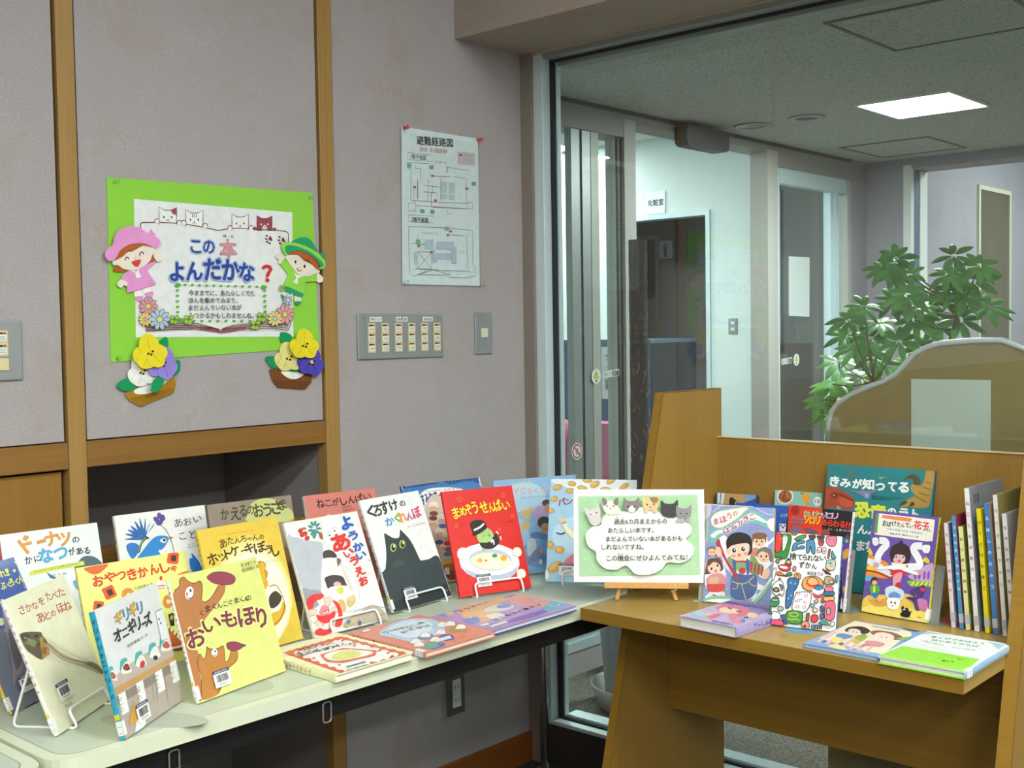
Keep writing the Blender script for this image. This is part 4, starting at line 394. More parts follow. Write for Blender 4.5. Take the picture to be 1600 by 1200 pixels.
'suterare': 'b321 4 541 1 721 51 737 122 731 120 621 95 537 43 544|c322 6 4 541 1 721 51 737 122 731 120 621 95 537 43 544 4 541|b323 52 718 100 717 88 626 62 600|c322 6 52 718 100 717 88 626 62 600 52 718|b324 1 745 33 748 54 694 46 599 3 596|c322 6 1 745 33 748 54 694 46 599 3 596 1 745|p325 34 701 58 694 35 689|b326 117 748 172 746 146 731|c322 6 117 748 172 746 146 731 117 748|b327 152 702 186 729 243 743 234 715 173 691|c322 6 152 702 186 729 243 743 234 715 173 691 152 702|b328 266 743 320 743 311 713 280 711|c322 6 266 743 320 743 311 713 280 711 266 743|b328 332 742 390 744 384 718 346 716|c322 6 332 742 390 744 384 718 346 716 332 742|b324 346 716 388 715 384 668 353 670|c322 6 346 716 388 715 384 668 353 670 346 716|b327 358 709 383 707 379 687|c322 6 358 709 383 707 379 687 358 709|b329 409 740 485 748 490 703 476 668 438 668 411 697|c322 6 409 740 485 748 490 703 476 668 438 668 411 697 409 740|c330 5 426 722 442 715|c330 5 465 713 479 722|b331 148 662 189 688 235 694 235 676 191 661 178 633 215 652 239 649 236 630 186 622 145 603 140 618|c322 6 148 662 189 688 235 694 235 676 191 661 178 633 215 652 239 649 236 630 186 622 145 603 140 618 148 662|b331 254 697 312 702 328 602 304 600 288 657 281 606 258 604|c322 6 254 697 312 702 328 602 304 600 288 657 281 606 258 604 254 697|b5 347 650 374 648 373 613 344 611|c322 6 347 650 374 648 373 613 344 611 347 650|b5 386 649 412 647 411 609 384 610|c322 6 386 649 412 647 411 609 384 610 386 649|o332 358 624 9 -8|o332 399 623 9 -8|b333 436 641 449 638 441 572 431 576|c322 6 436 641 449 638 441 572 431 576 436 641|b334 462 632 498 572 460 574|c322 6 462 632 498 572 460 574 462 632|t335 129 534 185 539 54 0.05 捨|t335 193 535 230 538 42 0.05 て|t335 234 536 269 538 48 0.05 ら|t335 272 536 316 537 46 0.05 れ|t335 319 536 367 538 48 0.05 な|t335 374 546 422 550 34 0.05 い|t335 208 472 251 474 50 0.05 ず|t335 259 475 305 477 48 0.05 か|t335 310 473 354 476 42 0.05 ん|t335 278 421 408 424 31 0.03 米田まりな|b336 427 552 492 554 489 481 427 482|c322 6 427 552 492 554 489 481 427 482 427 552|e337 455 532 19 2 1 -11|e338 464 510 19 2 1 -11|b324 415 459 436 484 453 463 435 442|c322 6 415 459 436 484 453 463 435 442 415 459|c322 12 398 481 422 460 469 441|b339 94 506 118 542 145 506 139 482 103 487|c322 6 94 506 118 542 145 506 139 482 103 487 94 506|e340 121 512 17 2 1 -12|b341 37 474 72 488 123 488 143 459 123 438 68 441|c322 6 37 474 72 488 123 488 143 459 123 438 68 441 37 474|e5 85 466 35 -2 0 -10|b329 163 480 186 480 184 446 163 447|c322 6 163 480 186 480 184 446 163 447 163 480|b342 34 419 49 428 86 412 126 396 79 399 40 400|c322 6 34 419 49 428 86 412 126 396 79 399 40 400 34 419|b327 110 414 143 430 160 418 146 401|c322 6 110 414 143 430 160 418 146 401 110 414|b343 14 510 25 527 45 509 40 493|c322 6 14 510 25 527 45 509 40 493 14 510|b344 36 540 59 544 68 531 49 523|c322 6 36 540 59 544 68 531 49 523 36 540|b5 1 439 23 457 24 402 12 354 1 361|c322 6 1 439 23 457 24 402 12 354 1 361 1 439|b345 178 385 176 416 202 433 230 416 229 386 217 384 213 411 199 418 191 386|c322 6 178 385 176 416 202 433 230 416 229 386 217 384 213 411 199 418 191 386 178 385|b346 126 357 139 385 198 386 219 366 200 302 183 278 185 232 162 161 144 144 127 154 124 280 134 304|c322 6 126 357 139 385 198 386 219 366 200 302 183 278 185 232 162 161 144 144 127 154 124 280 134 304 126 357|o347 154 348 8 -11|e347 189 344 8 1 1 -11|o347 145 220 8 -11|o347 166 246 8 -11|b348 244 345 259 392 311 414 373 410 410 375 412 337 373 303 305 297 258 315|c322 6 244 345 259 392 311 414 373 410 410 375 412 337 373 303 305 297 258 315 244 345|b349 281 360 297 396 335 405 367 386 374 349 325 337|c322 6 281 360 297 396 335 405 367 386 374 349 325 337 281 360|c350 17 281 360 317 336 374 349|b351 336 300 355 340 393 349 421 323 420 285 392 252 354 256|c322 6 336 300 355 340 393 349 421 323 420 285 392 252 354 256 336 300|b352 338 315 381 304 418 322 416 292 376 273 336 288|b350 335 288 376 269 420 289 400 256 358 252|b353 206 276 322 277 298 137 183 140|c322 6 206 276 322 277 298 137 183 140 206 276|l354 6 234 229 234 228|e355 223 266 15 2 1 -13|e353 223 266 9 1 0 -8|e355 285 257 15 2 1 -13|o353 285 257 9 -8|e355 227 213 15 2 1 -13|o353 227 213 9 -8|e355 282 203 15 2 1 -13|o353 282 203 9 -8|e355 223 163 16 2 1 -13|o353 223 163 9 -8|e355 277 165 15 2 1 -13|o353 277 165 9 -8|o346 249 223 6 -6|o346 208 204 6 -6|b356 8 308 29 340 67 360 97 331 107 270 93 231 76 252 46 234 12 262|c322 6 8 308 29 340 67 360 97 331 107 270 93 231 76 252 46 234 12 262 8 308|b357 18 289 48 300 70 275 44 261 19 270|c322 6 18 289 48 300 70 275 44 261 19 270 18 289|e358 42 280 11 1 1 -8|b359 62 328 94 316 90 276|c322 6 62 328 94 316 90 276 62 328|b342 52 366 61 378 74 368 63 358|c322 6 52 366 61 378 74 368 63 358 52 366|b360 2 183 20 216 63 220 74 167 38 145 2 152|c322 6 2 183 20 216 63 220 74 167 38 145 2 152 2 183|b361 13 208 64 209 62 189 14 188|c322 6 13 208 64 209 62 189 14 188 13 208|b362 66 136 84 153 113 141 106 121 76 118|c322 6 66 136 84 153 113 141 106 121 76 118 66 136|b363 1 129 11 134 22 62 8 30|c322 6 1 129 11 134 22 62 8 30 1 129|b142 18 62 34 106 90 92 89 54 40 34|c322 6 18 62 34 106 90 92 89 54 40 34 18 62|b364 11 4 39 41 109 41 124 5 42 1|c322 6 11 4 39 41 109 41 124 5 42 1 11 4|b365 98 82 144 90 150 15 117 42|c322 6 98 82 144 90 150 15 117 42 98 82|b366 146 121 261 124 260 34 145 37|c322 6 146 121 261 124 260 34 145 37 146 121|c367 8 166 104 212 116 236 100 214 82 176 86 166 104|c367 8 154 65 186 57 224 65 247 56|b368 300 114 323 120 320 64 301 58|c322 6 300 114 323 120 320 64 301 58 300 114|b369 265 28 278 50 308 58 329 34 324 1 282 1|c322 6 265 28 278 50 308 58 329 34 324 1 282 1 265 28|e370 295 16 11 1 1 -12|b341 339 103 365 115 392 105 391 67 362 53 340 69|c322 6 339 103 365 115 392 105 391 67 362 53 340 69 339 103|b371 400 50 440 76 487 44|c322 6 400 50 440 76 487 44 400 50|b372 350 218 375 234 387 221 366 204|c322 6 350 218 375 234 387 221 366 204 350 218|b373 328 193 355 195 359 177 338 172|c322 6 328 193 355 195 359 177 338 172 328 193|b374 346 157 368 168 388 154 371 133 354 139|c322 6 346 157 368 168 388 154 371 133 354 139 346 157|b375 402 178 424 191 434 158 416 141|c322 6 402 178 424 191 434 158 416 141 402 178|b376 406 118 432 132 438 98 416 85|c322 6 406 118 432 132 438 98 416 85 406 118|b377 426 418 455 425 494 406 494 364 426 365|c322 6 426 418 455 425 494 406 494 364 426 365 426 418|b378 461 395 488 397 490 371 463 372|c322 6 461 395 488 397 490 371 463 372 461 395|b329 435 343 492 341 490 307 434 302|c322 6 435 343 492 341 490 307 434 302 435 343|b379 427 301 502 308 500 278 432 275|c322 6 427 301 502 308 500 278 432 275 427 301|b380 418 258 504 270 503 236 428 229|c322 6 418 258 504 270 503 236 428 229 418 258|b381 406 230 419 254 432 226 418 215|c322 6 406 230 419 254 432 226 418 215 406 230|b382 444 223 515 230 517 96 448 96|c322 6 444 223 515 230 517 96 448 96 444 223|b383 456 168 481 178 488 134 462 124|c322 6 456 168 481 178 488 134 462 124 456 168|b384 504 429 526 439 531 394 515 381|c322 6 504 429 526 439 531 394 515 381 504 429|l385 12 352 3 350 29 366 35 368 1|l385 12 381 6 379 32 395 38 396 3|l385 12 411 10 409 36 425 41 426 6|t27 452 15 493 15 9 0 中央法規|b5 497 67 522 70 524 44 498 41|c322 6 497 67 522 70 524 44 498 41 497 67',
'zorori': 'p386 1 1 630 1 630 840 1 840|p387 1 840 340 840 362 598 408 1 74 1|t388 166 754 217 756 50 0.12 か|t389 170 758 214 759 44 0.08 か|t388 214 756 261 758 38 0.12 い|t389 217 760 257 761 32 0.08 い|t388 258 758 304 760 50 0.12 け|t389 261 761 301 762 44 0.08 け|t388 301 759 344 761 35 0.12 つ|t389 304 763 341 764 29 0.08 つ|t388 345 758 391 760 50 0.12 ゾ|t390 348 761 388 762 44 0.08 ゾ|t388 391 760 444 763 44 0.12 ロ|t390 394 763 440 765 38 0.08 ロ|t388 444 763 496 764 49 0.12 リ|t390 446 766 492 766 44 0.08 リ|t391 46 687 106 691 42 0.09 ニ|t391 113 689 164 691 53 0.09 セ|t392 177 696 221 698 53 0.09 ソ|t392 231 698 278 701 50 0.09 ロ|t392 288 702 328 703 56 0.09 リ|t393 342 699 398 698 52 0.09 あ|t393 408 698 454 697 52 0.09 ら|t393 461 697 516 698 52 0.09 わ|t393 523 698 571 698 52 0.09 る|t393 580 696 620 695 54 0.09 !!|t394 416 660 631 667 20 0 さく・え 原 ゆたか|b395 32 800 70 840 115 824 113 771 63 758|b396 51 644 126 663 166 620 66 594|b397 196 653 281 651 333 632 235 613|b398 355 656 412 666 441 630 377 615|b399 574 609 609 649 629 602 626 572 586 574|b400 563 564 629 574 629 237 629 12 629 2|b358 579 494 629 530 629 460 593 438|e401 603 590 16 2 2 -14|b402 613 198 629 213 629 163 626 157',
'kyoryu': 'b403 1 920 50 929 138 914 203 885 268 847 288 804 278 745 225 730 148 734 69 738 1 728 1 823|b404 132 814 176 846 254 831 277 796 254 758 168 765|b405 50 851 78 883 127 872 114 834 76 824|e406 86 850 20 -5 -4 -16|o340 84 851 10 -9|c407 13 127 872 191 848 279 818|b408 118 752 142 755 170 736 132 732|b409 922 1136 997 1130 984 975 976 862 955 819 871 804 784 811 749 801 712 812 745 850 807 890 840 914 810 940 792 982 818 1012 883 1002 908 1046|c410 13 923 1040 974 1023|c410 13 906 990 970 974|c410 13 874 938 968 918|c410 13 841 908 944 860|b411 729 1037 755 1075 804 1096 856 1078 881 1030 854 1004 818 1012 808 1046 764 1054|b412 705 808 724 841 759 858 778 846 748 822|b412 795 812 810 848 838 851 837 823|b413 193 1032 222 1063 190 1109 232 1071 242 1054 255 1080 313 1113 264 1066 248 1028|b414 490 1082 504 1054 537 1056 574 1055 538 1045 520 1033 505 1036|b415 222 927 271 905 354 919 399 915 444 919 480 940 492 933 446 904 418 873 390 856 358 868 302 893 248 904|b416 379 892 420 892 420 859 390 853|t417 34 940 120 936 87 0.11 き|t417 136 938 237 934 73 0.11 み|t417 256 937 341 934 82 0.11 が|t417 352 932 458 934 90 0.11 知|t417 477 932 559 931 63 0.11 っ|t417 588 937 662 932 77 0.11 て|t417 688 931 778 931 86 0.11 る|t418 308 672 439 679 133 0.11 恐|t418 452 660 593 666 136 0.11 竜|t419 605 699 685 702 82 0.1 の|t419 714 702 790 702 85 0.1 ラ|t419 829 706 886 704 84 0.1 ト|t419 343 530 434 529 75 0.1 ん|t419 442 526 524 527 79 0.1 ぶ|t419 350 376 418 378 86 0.1 ま|t419 425 376 515 378 89 0.1 ち|t420 452 869 729 870 14 0.03 恐竜はどんな生きもの ぜんぶまちがい|t420 450 848 650 849 14 0.03 最新の恐竜研究がわかる',
'hanako': 'p421 1 1 582 1 582 853 1 853|b422 198 488 337 674 454 588 536 482 430 352 240 376|b423 1 1 1 93 60 148 177 166 325 205 451 191 570 136 581 1 334 1 108 1|b424 4 12 98 69 322 88 577 80 581 1 244 1|b425 84 101 226 140 216 80 108 62|b426 1 341 1 479 83 456 188 428 228 332 204 304 1 299|b353 1 410 10 447 106 425 225 357 229 324 108 341|b427 10 378 75 379 89 346 26 329|c428 17 1 342 108 341 231 308|b429 1 291 75 311 72 268 1 257|b430 378 345 474 425 575 480 581 334 469 321|b431 426 385 444 396 450 339 431 332|b431 461 390 479 400 484 344 466 337|b431 504 396 521 406 526 350 508 343|b431 538 400 555 411 560 354 542 348|b432 382 312 581 326 581 294 475 276 405 274|l433 13 414 276 436 312|l433 13 452 282 474 318|l433 13 491 287 512 323|l433 13 529 293 551 329|l433 13 568 298 581 334|p434 47 833 550 831 550 657 507 648 39 652|p435 30 823 57 832 57 726 60 663 29 668|b436 87 812 109 822 336 821 347 805 322 791 103 796|t437 98 733 135 732 46 0.06 お|t437 139 732 176 731 42 0.06 ば|t437 184 741 220 740 44 0.06 け|t437 228 739 260 739 38 0.06 た|t437 266 740 296 740 35 0.06 ん|t437 302 740 336 741 38 0.06 て|t437 339 741 371 743 23 0.06 い|t437 484 732 504 733 23 0.06 さ|t437 506 730 527 730 20 0.06 ん|t438 378 739 442 739 66 0.07 花|t438 446 736 507 736 64 0.07 子|t439 143 702 458 698 20 0.03 へのへのもへじを つかまえろ|t27 175 668 266 669 15 0.03 斉藤 洋 作|t27 284 669 428 669 15 0.03 宮本えつよし 絵|c440 59 87 606 137 608 155 576 120 529 95 475 97 424|c440 59 469 606 408 598 400 564 436 519 464 473 455 438 368 423|b5 25 616 70 625 82 571 42 562|b5 473 610 533 618 531 560 484 558|o86 46 597 5 -4|o86 64 599 4 -3|o86 56 576 4 -3|o86 499 589 4 -3|o86 516 589 4 -3|o86 508 571 4 -3|b441 223 441 292 462 365 451 342 423 254 411|b442 212 456 195 530 222 584 282 608 347 591 381 537 376 470 348 445 232 442|b442 270 602 280 629 304 615|e443 283 478 55 7 5 -40|b442 221 491 247 536 292 534 338 523 351 491 313 511 259 509 233 467|e5 257 492 15 2 2 -16|e444 257 492 10 1 2 -12|e5 317 495 15 2 2 -16|e444 317 495 10 1 1 -12|b445 274 460 287 468 300 461 287 449|b446 88 389 174 400 252 428 313 440 388 405 461 390 464 366 374 378 311 386 267 380 194 382 105 366|e447 91 398 24 3 3 -22|e447 478 392 22 3 2 -21|b448 227 340 240 376 319 391 356 350 290 341|b449 254 336 322 370 322 304 285 240 262 245|b450 270 246 297 288 324 279 324 246 274 218|b451 194 210 247 251 302 243 359 218 350 150 236 133|b452 230 174 272 205 332 189 323 154 252 144|b5 226 140 332 156 324 72 244 67|e453 263 116 7 1 2 -11|e453 296 116 7 1 2 -12|b454 266 92 288 95 278 85|e455 90 270 32 5 4 -32|e456 94 254 24 4 2 -18|b457 55 215 90 236 141 227 144 177 77 158|b458 87 219 105 222 107 172 94 170|b459 81 164 135 172 135 138 90 131|l456 25 74 108 94 136|l456 25 135 138 166 113|b460 419 235 475 276 543 287 533 228 506 166 495 116 515 94 481 89 447 149 383 172 416 186 451 191|e461 520 267 24 4 3 -24|b460 492 279 516 295 543 287 528 272|p462 457 208 474 215 474 182|b463 487 180 565 176 567 95 504 117|b464 354 85 369 104 385 86 410 94 432 64 447 84 439 41 428 23 376 18 351 35 366 58|e5 382 77 10 2 0 -5|t465 502 31 540 34 10 0 講談社|b466 1 522 17 533 47 486 16 477|b467 492 489 514 521 548 496 537 474',
'inu': 'p468 1 1 456 1 456 762 1 762|p469 94 761 309 761 307 646 87 655|p470 309 761 422 761 421 728 310 683|p471 310 679 421 728 420 648 307 646|b472 148 682 154 716 183 723 215 698 230 695 206 677 213 649 158 650|p473 19 761 52 761 47 652 24 654|p473 62 761 94 761 87 654 57 654|t474 36 661 40 763 14 0 すみれちゃん|t474 76 664 80 764 14 0 おはなし',
'shoku': 'p475 1 1 472 1 472 839 1 839|e476 106 786 84 6 5 -76|e477 107 782 69 5 4 -60|e478 116 782 13 1 1 -11|o479 92 768 14 -11|e480 108 811 14 1 1 -11|o478 137 752 13 -11|e479 97 782 13 1 0 -11|o480 124 793 13 -11|o478 100 753 13 -11|e479 83 816 13 1 0 -11|o480 116 780 14 -11|o478 87 773 13 -11|o479 119 810 14 -11|o480 123 745 14 -11|o478 98 786 14 -11|e479 128 787 14 1 1 -11|o480 89 756 14 -11|e478 98 821 14 1 1 -11|b325 274 803 300 828 349 817 360 791 338 762 355 718 318 706 306 751 276 771|b481 253 824 281 835 292 813|e5 432 760 41 3 3 -45|t27 405 744 452 744 36 0.03 10|t27 458 746 472 745 14 0 分',
'pen': 'p482 1 1 517 1 517 719 1 719|p483 439 551 504 552 503 480 443 480|o69 454 534 8 -8|o69 491 535 8 -8|b69 466 522 482 526 479 509 468 508|t484 450 608 514 618 36 0.04 くっつ',
'siro': 'p485 1 1 475 1 475 719 1 719|b486 12 693 74 705 74 619 37 556|b487 22 572 65 540 67 317 31 400',
'ebi': 'p488 1 1 743 1 743 887 1 887|p489 107 750 686 770 680 1 42 1|p5 132 705 643 718 647 8 82 1|e489 162 722 18 -23 -27 -36|e489 237 724 18 -23 -28 -36|e489 312 727 18 -23 -28 -36|e489 388 729 18 -23 -29 -36|e489 466 732 19 -23 -30 -36|e489 544 734 19 -24 -30 -37|e489 623 737 19 -24 -31 -37|e489 663 682 19 -24 -31 -37|e489 662 571 19 -23 -30 -36|e489 662 462 19 -23 -30 -35|e489 661 354 18 -23 -30 -34|e489 660 249 18 -23 -30 -34|e489 660 145 18 -23 -30 -33|e489 660 42 18 -22 -30 -32|e489 614 -9 18 -22 -29 -32|e489 526 -12 18 -22 -28 -31|e489 439 -14 18 -22 -28 -31|e489 353 -16 18 -22 -27 -31|e489 269 -18 18 -21 -26 -30|e489 186 -20 17 -21 -26 -30|e489 104 -22 17 -21 -25 -30|e489 68 27 17 -21 -25 -30|e489 76 129 17 -22 -26 -31|e489 85 232 18 -22 -26 -32|e489 94 337 18 -22 -26 -32|e489 103 444 18 -22 -26 -33|e489 112 553 18 -22 -26 -34|e489 121 664 18 -22 -27 -35|p489 244 477 474 488 588 234 488 139 216 179 152 290|b5 266 449 444 442 540 244 460 187 260 222 199 311|b490 241 344 346 417 434 412 480 355 467 267 395 220 304 220 231 259|e165 383 323 3 -4 -6 -7|e165 408 306 3 -4 -6 -6|t491 225 658 295 655 59 0.05 エ|t491 304 658 364 655 66 0.05 ビ|t491 373 658 416 662 60 0.05 く|t491 412 652 470 652 55 0.05 ん|t491 468 640 514 640 50 0.05 と|t491 123 559 195 557 63 0.05 エ|t491 204 560 262 556 64 0.05 ビ|t491 264 540 337 546 74 0.05 ギ|t491 343 540 388 539 54 0.05 ョ|t491 393 533 450 533 70 0.05 ウ|t491 446 523 510 530 65 0.05 ザ|t491 512 527 550 522 61 0.05 く|t491 556 501 633 506 55 0.05 ん|e492 174 645 16 3 -11 -18|e492 152 436 16 3 -11 -17|e492 602 649 18 4 -13 -18|e492 633 340 18 3 -13 -18|e492 593 213 17 2 -12 -17|e492 590 112 17 2 -12 -16|e492 344 20 16 2 -12 -16|e492 154 148 16 2 -11 -16|e492 551 26 17 2 -12 -16|e492 564 462 17 3 -13 -18|p493 136 56 332 67 289 1 132 1|p494 156 80 334 78 320 44 143 47',
'uro': 'b495 142 680 457 856 666 809 728 643 611 412 488 324 288 264 128 240 129 313 124 509|b496 232 686 490 815 645 748 619 568 424 405 211 400|t497 176 638 224 641 53 0.05 う|t497 233 645 275 641 48 0.05 ろ|t497 285 644 339 640 54 0.05 お|t497 341 638 395 635 55 0.05 ぼ|t497 398 631 449 632 49 0.05 え|t497 452 628 494 626 43 0.05 て|t497 504 630 542 632 9 0.05 ー|t497 554 633 623 648 48 0.05 る|t497 401 594 438 596 30 0.05 の|t497 264 527 333 535 52 0.05 お|t497 346 535 409 536 48 0.05 で|t497 439 531 510 540 54 0.05 か|t497 515 517 586 526 54 0.05 け|b498 217 316 334 393 395 347 319 242 229 248|b499 298 176 416 251 477 205 400 102 310 109|b500 91 34 202 104 261 59 189 1 104 1|b501 542 296 666 375 730 328 647 220 553 227|b502 65 102 176 174 235 129 163 30 77 37|b135 278 354 376 418 394 364 330 289 285 314|c165 3 278 354 376 418 394 364 330 289|b135 414 323 514 387 532 332 466 257 421 283|c165 3 414 323 514 387 532 332 466 257|b135 100 275 194 337 212 284 152 211 108 236|c165 3 100 275 194 337 212 284 152 211|b135 588 482 693 550 711 494 642 414 594 441|c165 3 588 482 693 550 711 494 642 414|b135 647 449 753 517 771 460 700 382 653 408|c165 3 647 449 753 517 771 460 700 382|b135 627 310 732 376 749 320 680 244 633 270|c165 3 627 310 732 376 749 320 680 244|b135 53 189 145 249 163 196 104 125 60 150|c165 3 53 189 145 249 163 196 104 125|b135 226 192 322 253 340 200 277 128 233 154|c165 3 226 192 322 253 340 200 277 128|b503 77 818 161 856 179 818 108 795|b503 557 877 649 887 667 878 589 854|e504 504 108 27 3 -15 -18|e504 364 57 26 3 -14 -17|e504 608 174 28 3 -15 -18|p505 255 194 442 187 396 115 229 114',
'pur': 'p506 1 1 1067 1 1067 711 1 711|b507 328 711 660 711 1060 711 1056 686 529 528 237 568 260 647|b508 860 711 1067 711 1067 711 988 649 874 711|b509 1067 698 1067 510 1067 301 838 192 761 346 818 565|b510 237 568 427 546 409 350 211 232 95 275 110 410|b511 95 429 236 409 138 272 20 269|b512 372 131 707 134 832 143 732 48 456 24 262 64|b513 843 185 1067 244 1038 109 898 59 758 70|b514 90 711 338 711 284 671 85 599|b515 140 690 236 705 191 625 118 610|e516 580 463 140 -52 -88 -86|e517 658 477 63 -32 -51 -48|b518 423 440 496 430 444 360 388 375|b519 310 368 454 347 386 219 264 216|t520 270 623 334 630 48 0.05 よ|t520 361 640 421 643 49 0.05 う|t520 453 658 509 656 50 0.05 せ|t520 547 676 598 669 51 0.05 い|t520 642 694 689 682 52 0.05 の|t520 739 712 781 695 54 0.05 ひ|t520 838 731 874 709 55 0.05 み|t520 938 750 969 723 56 0.05 つ|t520 1039 770 1065 737 56 0.05 の|t520 245 188 307 192 48 0.05 す|t520 327 198 385 198 50 0.05 て|t520 410 208 464 205 51 0.05 き|t520 495 219 544 211 52 0.05 な|t520 580 230 625 217 53 0.05 パ|t520 667 241 707 223 54 0.05 ー|t520 755 252 790 230 55 0.05 テ|t520 844 263 874 236 56 0.05 ィ|p521 58 196 143 190 107 135 34 152|p505 79 120 278 121 258 70 49 60|p522 95 134 225 137 218 120 84 114|e523 599 755 7 -9 -13 -12|e523 992 402 8 -10 -14 -12|e523 933 185 7 -9 -14 -11|e523 182 424 7 -9 -12 -11|e523 266 371 7 -9 -12 -11|e523 596 276 7 -9 -13 -12|e523 200 668 7 -9 -12 -12|e523 979 126 7 -9 -14 -12',
'pink': 'p524 1 1 547 1 547 779 1 779|b525 20 544 4 726 205 771 407 692 458 462 241 516|b526 50 103 40 247 177 185 185 44|b527 54 446 62 581 174 615 291 560 380 454 390 342 329 289 156 348|b528 112 403 116 484 224 501 306 419 282 338 199 325|b529 187 134 188 255 230 262 258 108|b530 262 320 315 366 387 222 359 197|e531 436 178 45 8 46 -73|e531 430 408 46 7 46 -76|b532 363 201 394 287 480 217 516 106 444 100|e533 165 481 23 -2 17 -28|e534 160 485 5 4 8 -12|e533 278 440 23 -2 16 -27|e534 273 445 5 4 8 -12|e533 429 317 22 -1 16 -26|e534 423 322 5 4 8 -11|b535 4 184 32 240 132 175 130 84|b536 102 179 138 241 194 200 158 138|b537 28 1 111 38 224 1 162 1|t538 11 617 445 633 64 0.07 魔法のひみつノート|t539 302 18 498 20 51 0.07 絵の世界へ|e540 472 210 16 14 31 -47',
'girls': 'p541 1 1 583 1 583 867 1 867|p542 29 197 1 856 493 806 583 84 426 90|p543 57 91 88 87 56 458 28 467|p543 126 84 156 80 120 436 90 449|p543 194 76 224 72 183 414 151 431|p543 261 68 291 64 245 392 212 414|p543 328 60 357 57 306 371 272 396|p543 394 53 423 49 367 350 330 379|p543 459 46 487 42 426 329 389 362|b544 61 586 40 824 474 791 513 583 247 610|b442 73 533 58 646 131 717 236 632 240 513 170 549 118 495|e545 147 543 47 11 36 -80|b546 81 369 110 429 196 413 201 322 137 295|b547 247 610 287 691 418 686 532 569 477 496 345 508|e548 387 541 78 9 46 -113|b549 335 336 404 380 484 341 480 238 398 228|b550 224 382 240 513 299 442 312 306|e551 284 284 22 18 24 -50|b552 120 211 131 308 190 266 204 134|e444 229 160 15 12 12 -24|e444 99 136 15 12 12 -24|e27 151 522 4 3 6 -13|e27 177 524 4 3 6 -13|e27 383 508 4 3 6 -13|e27 417 518 4 3 6 -13|b553 179 30 218 106 339 37 283 1|t554 180 755 418 746 48 0.04 ふたりのおはなし|t554 384 139 415 246 42 0.04 ともだち|p555 486 532 517 633 560 649 556 513|b556 388 867 454 867 537 853 474 821',
'green': 'p505 1 1 619 1 619 887 1 887|p557 1 862 588 848 598 691 509 812 255 866 52 824 1 734|b558 6 581 6 757 246 887 509 812 531 531 496 503 141 546|p559 5 4 27 360 582 364 619 1|p560 619 1 612 43 23 44 19 1|t561 93 708 468 752 56 0.06 あくびでおはよう|t561 133 625 464 650 55 0.06 はじめてのちば|t562 70 574 248 532 33 0.04 くすのき しげのり 作|t562 322 524 478 552 32 0.04 ふくだ いわお 絵|t563 402 144 481 172 40 0.04 春の本|t563 464 259 509 265 25 0.04 新刊|c564 5 33 516 123 476 245 436 323 417|c564 5 490 551 494 662',
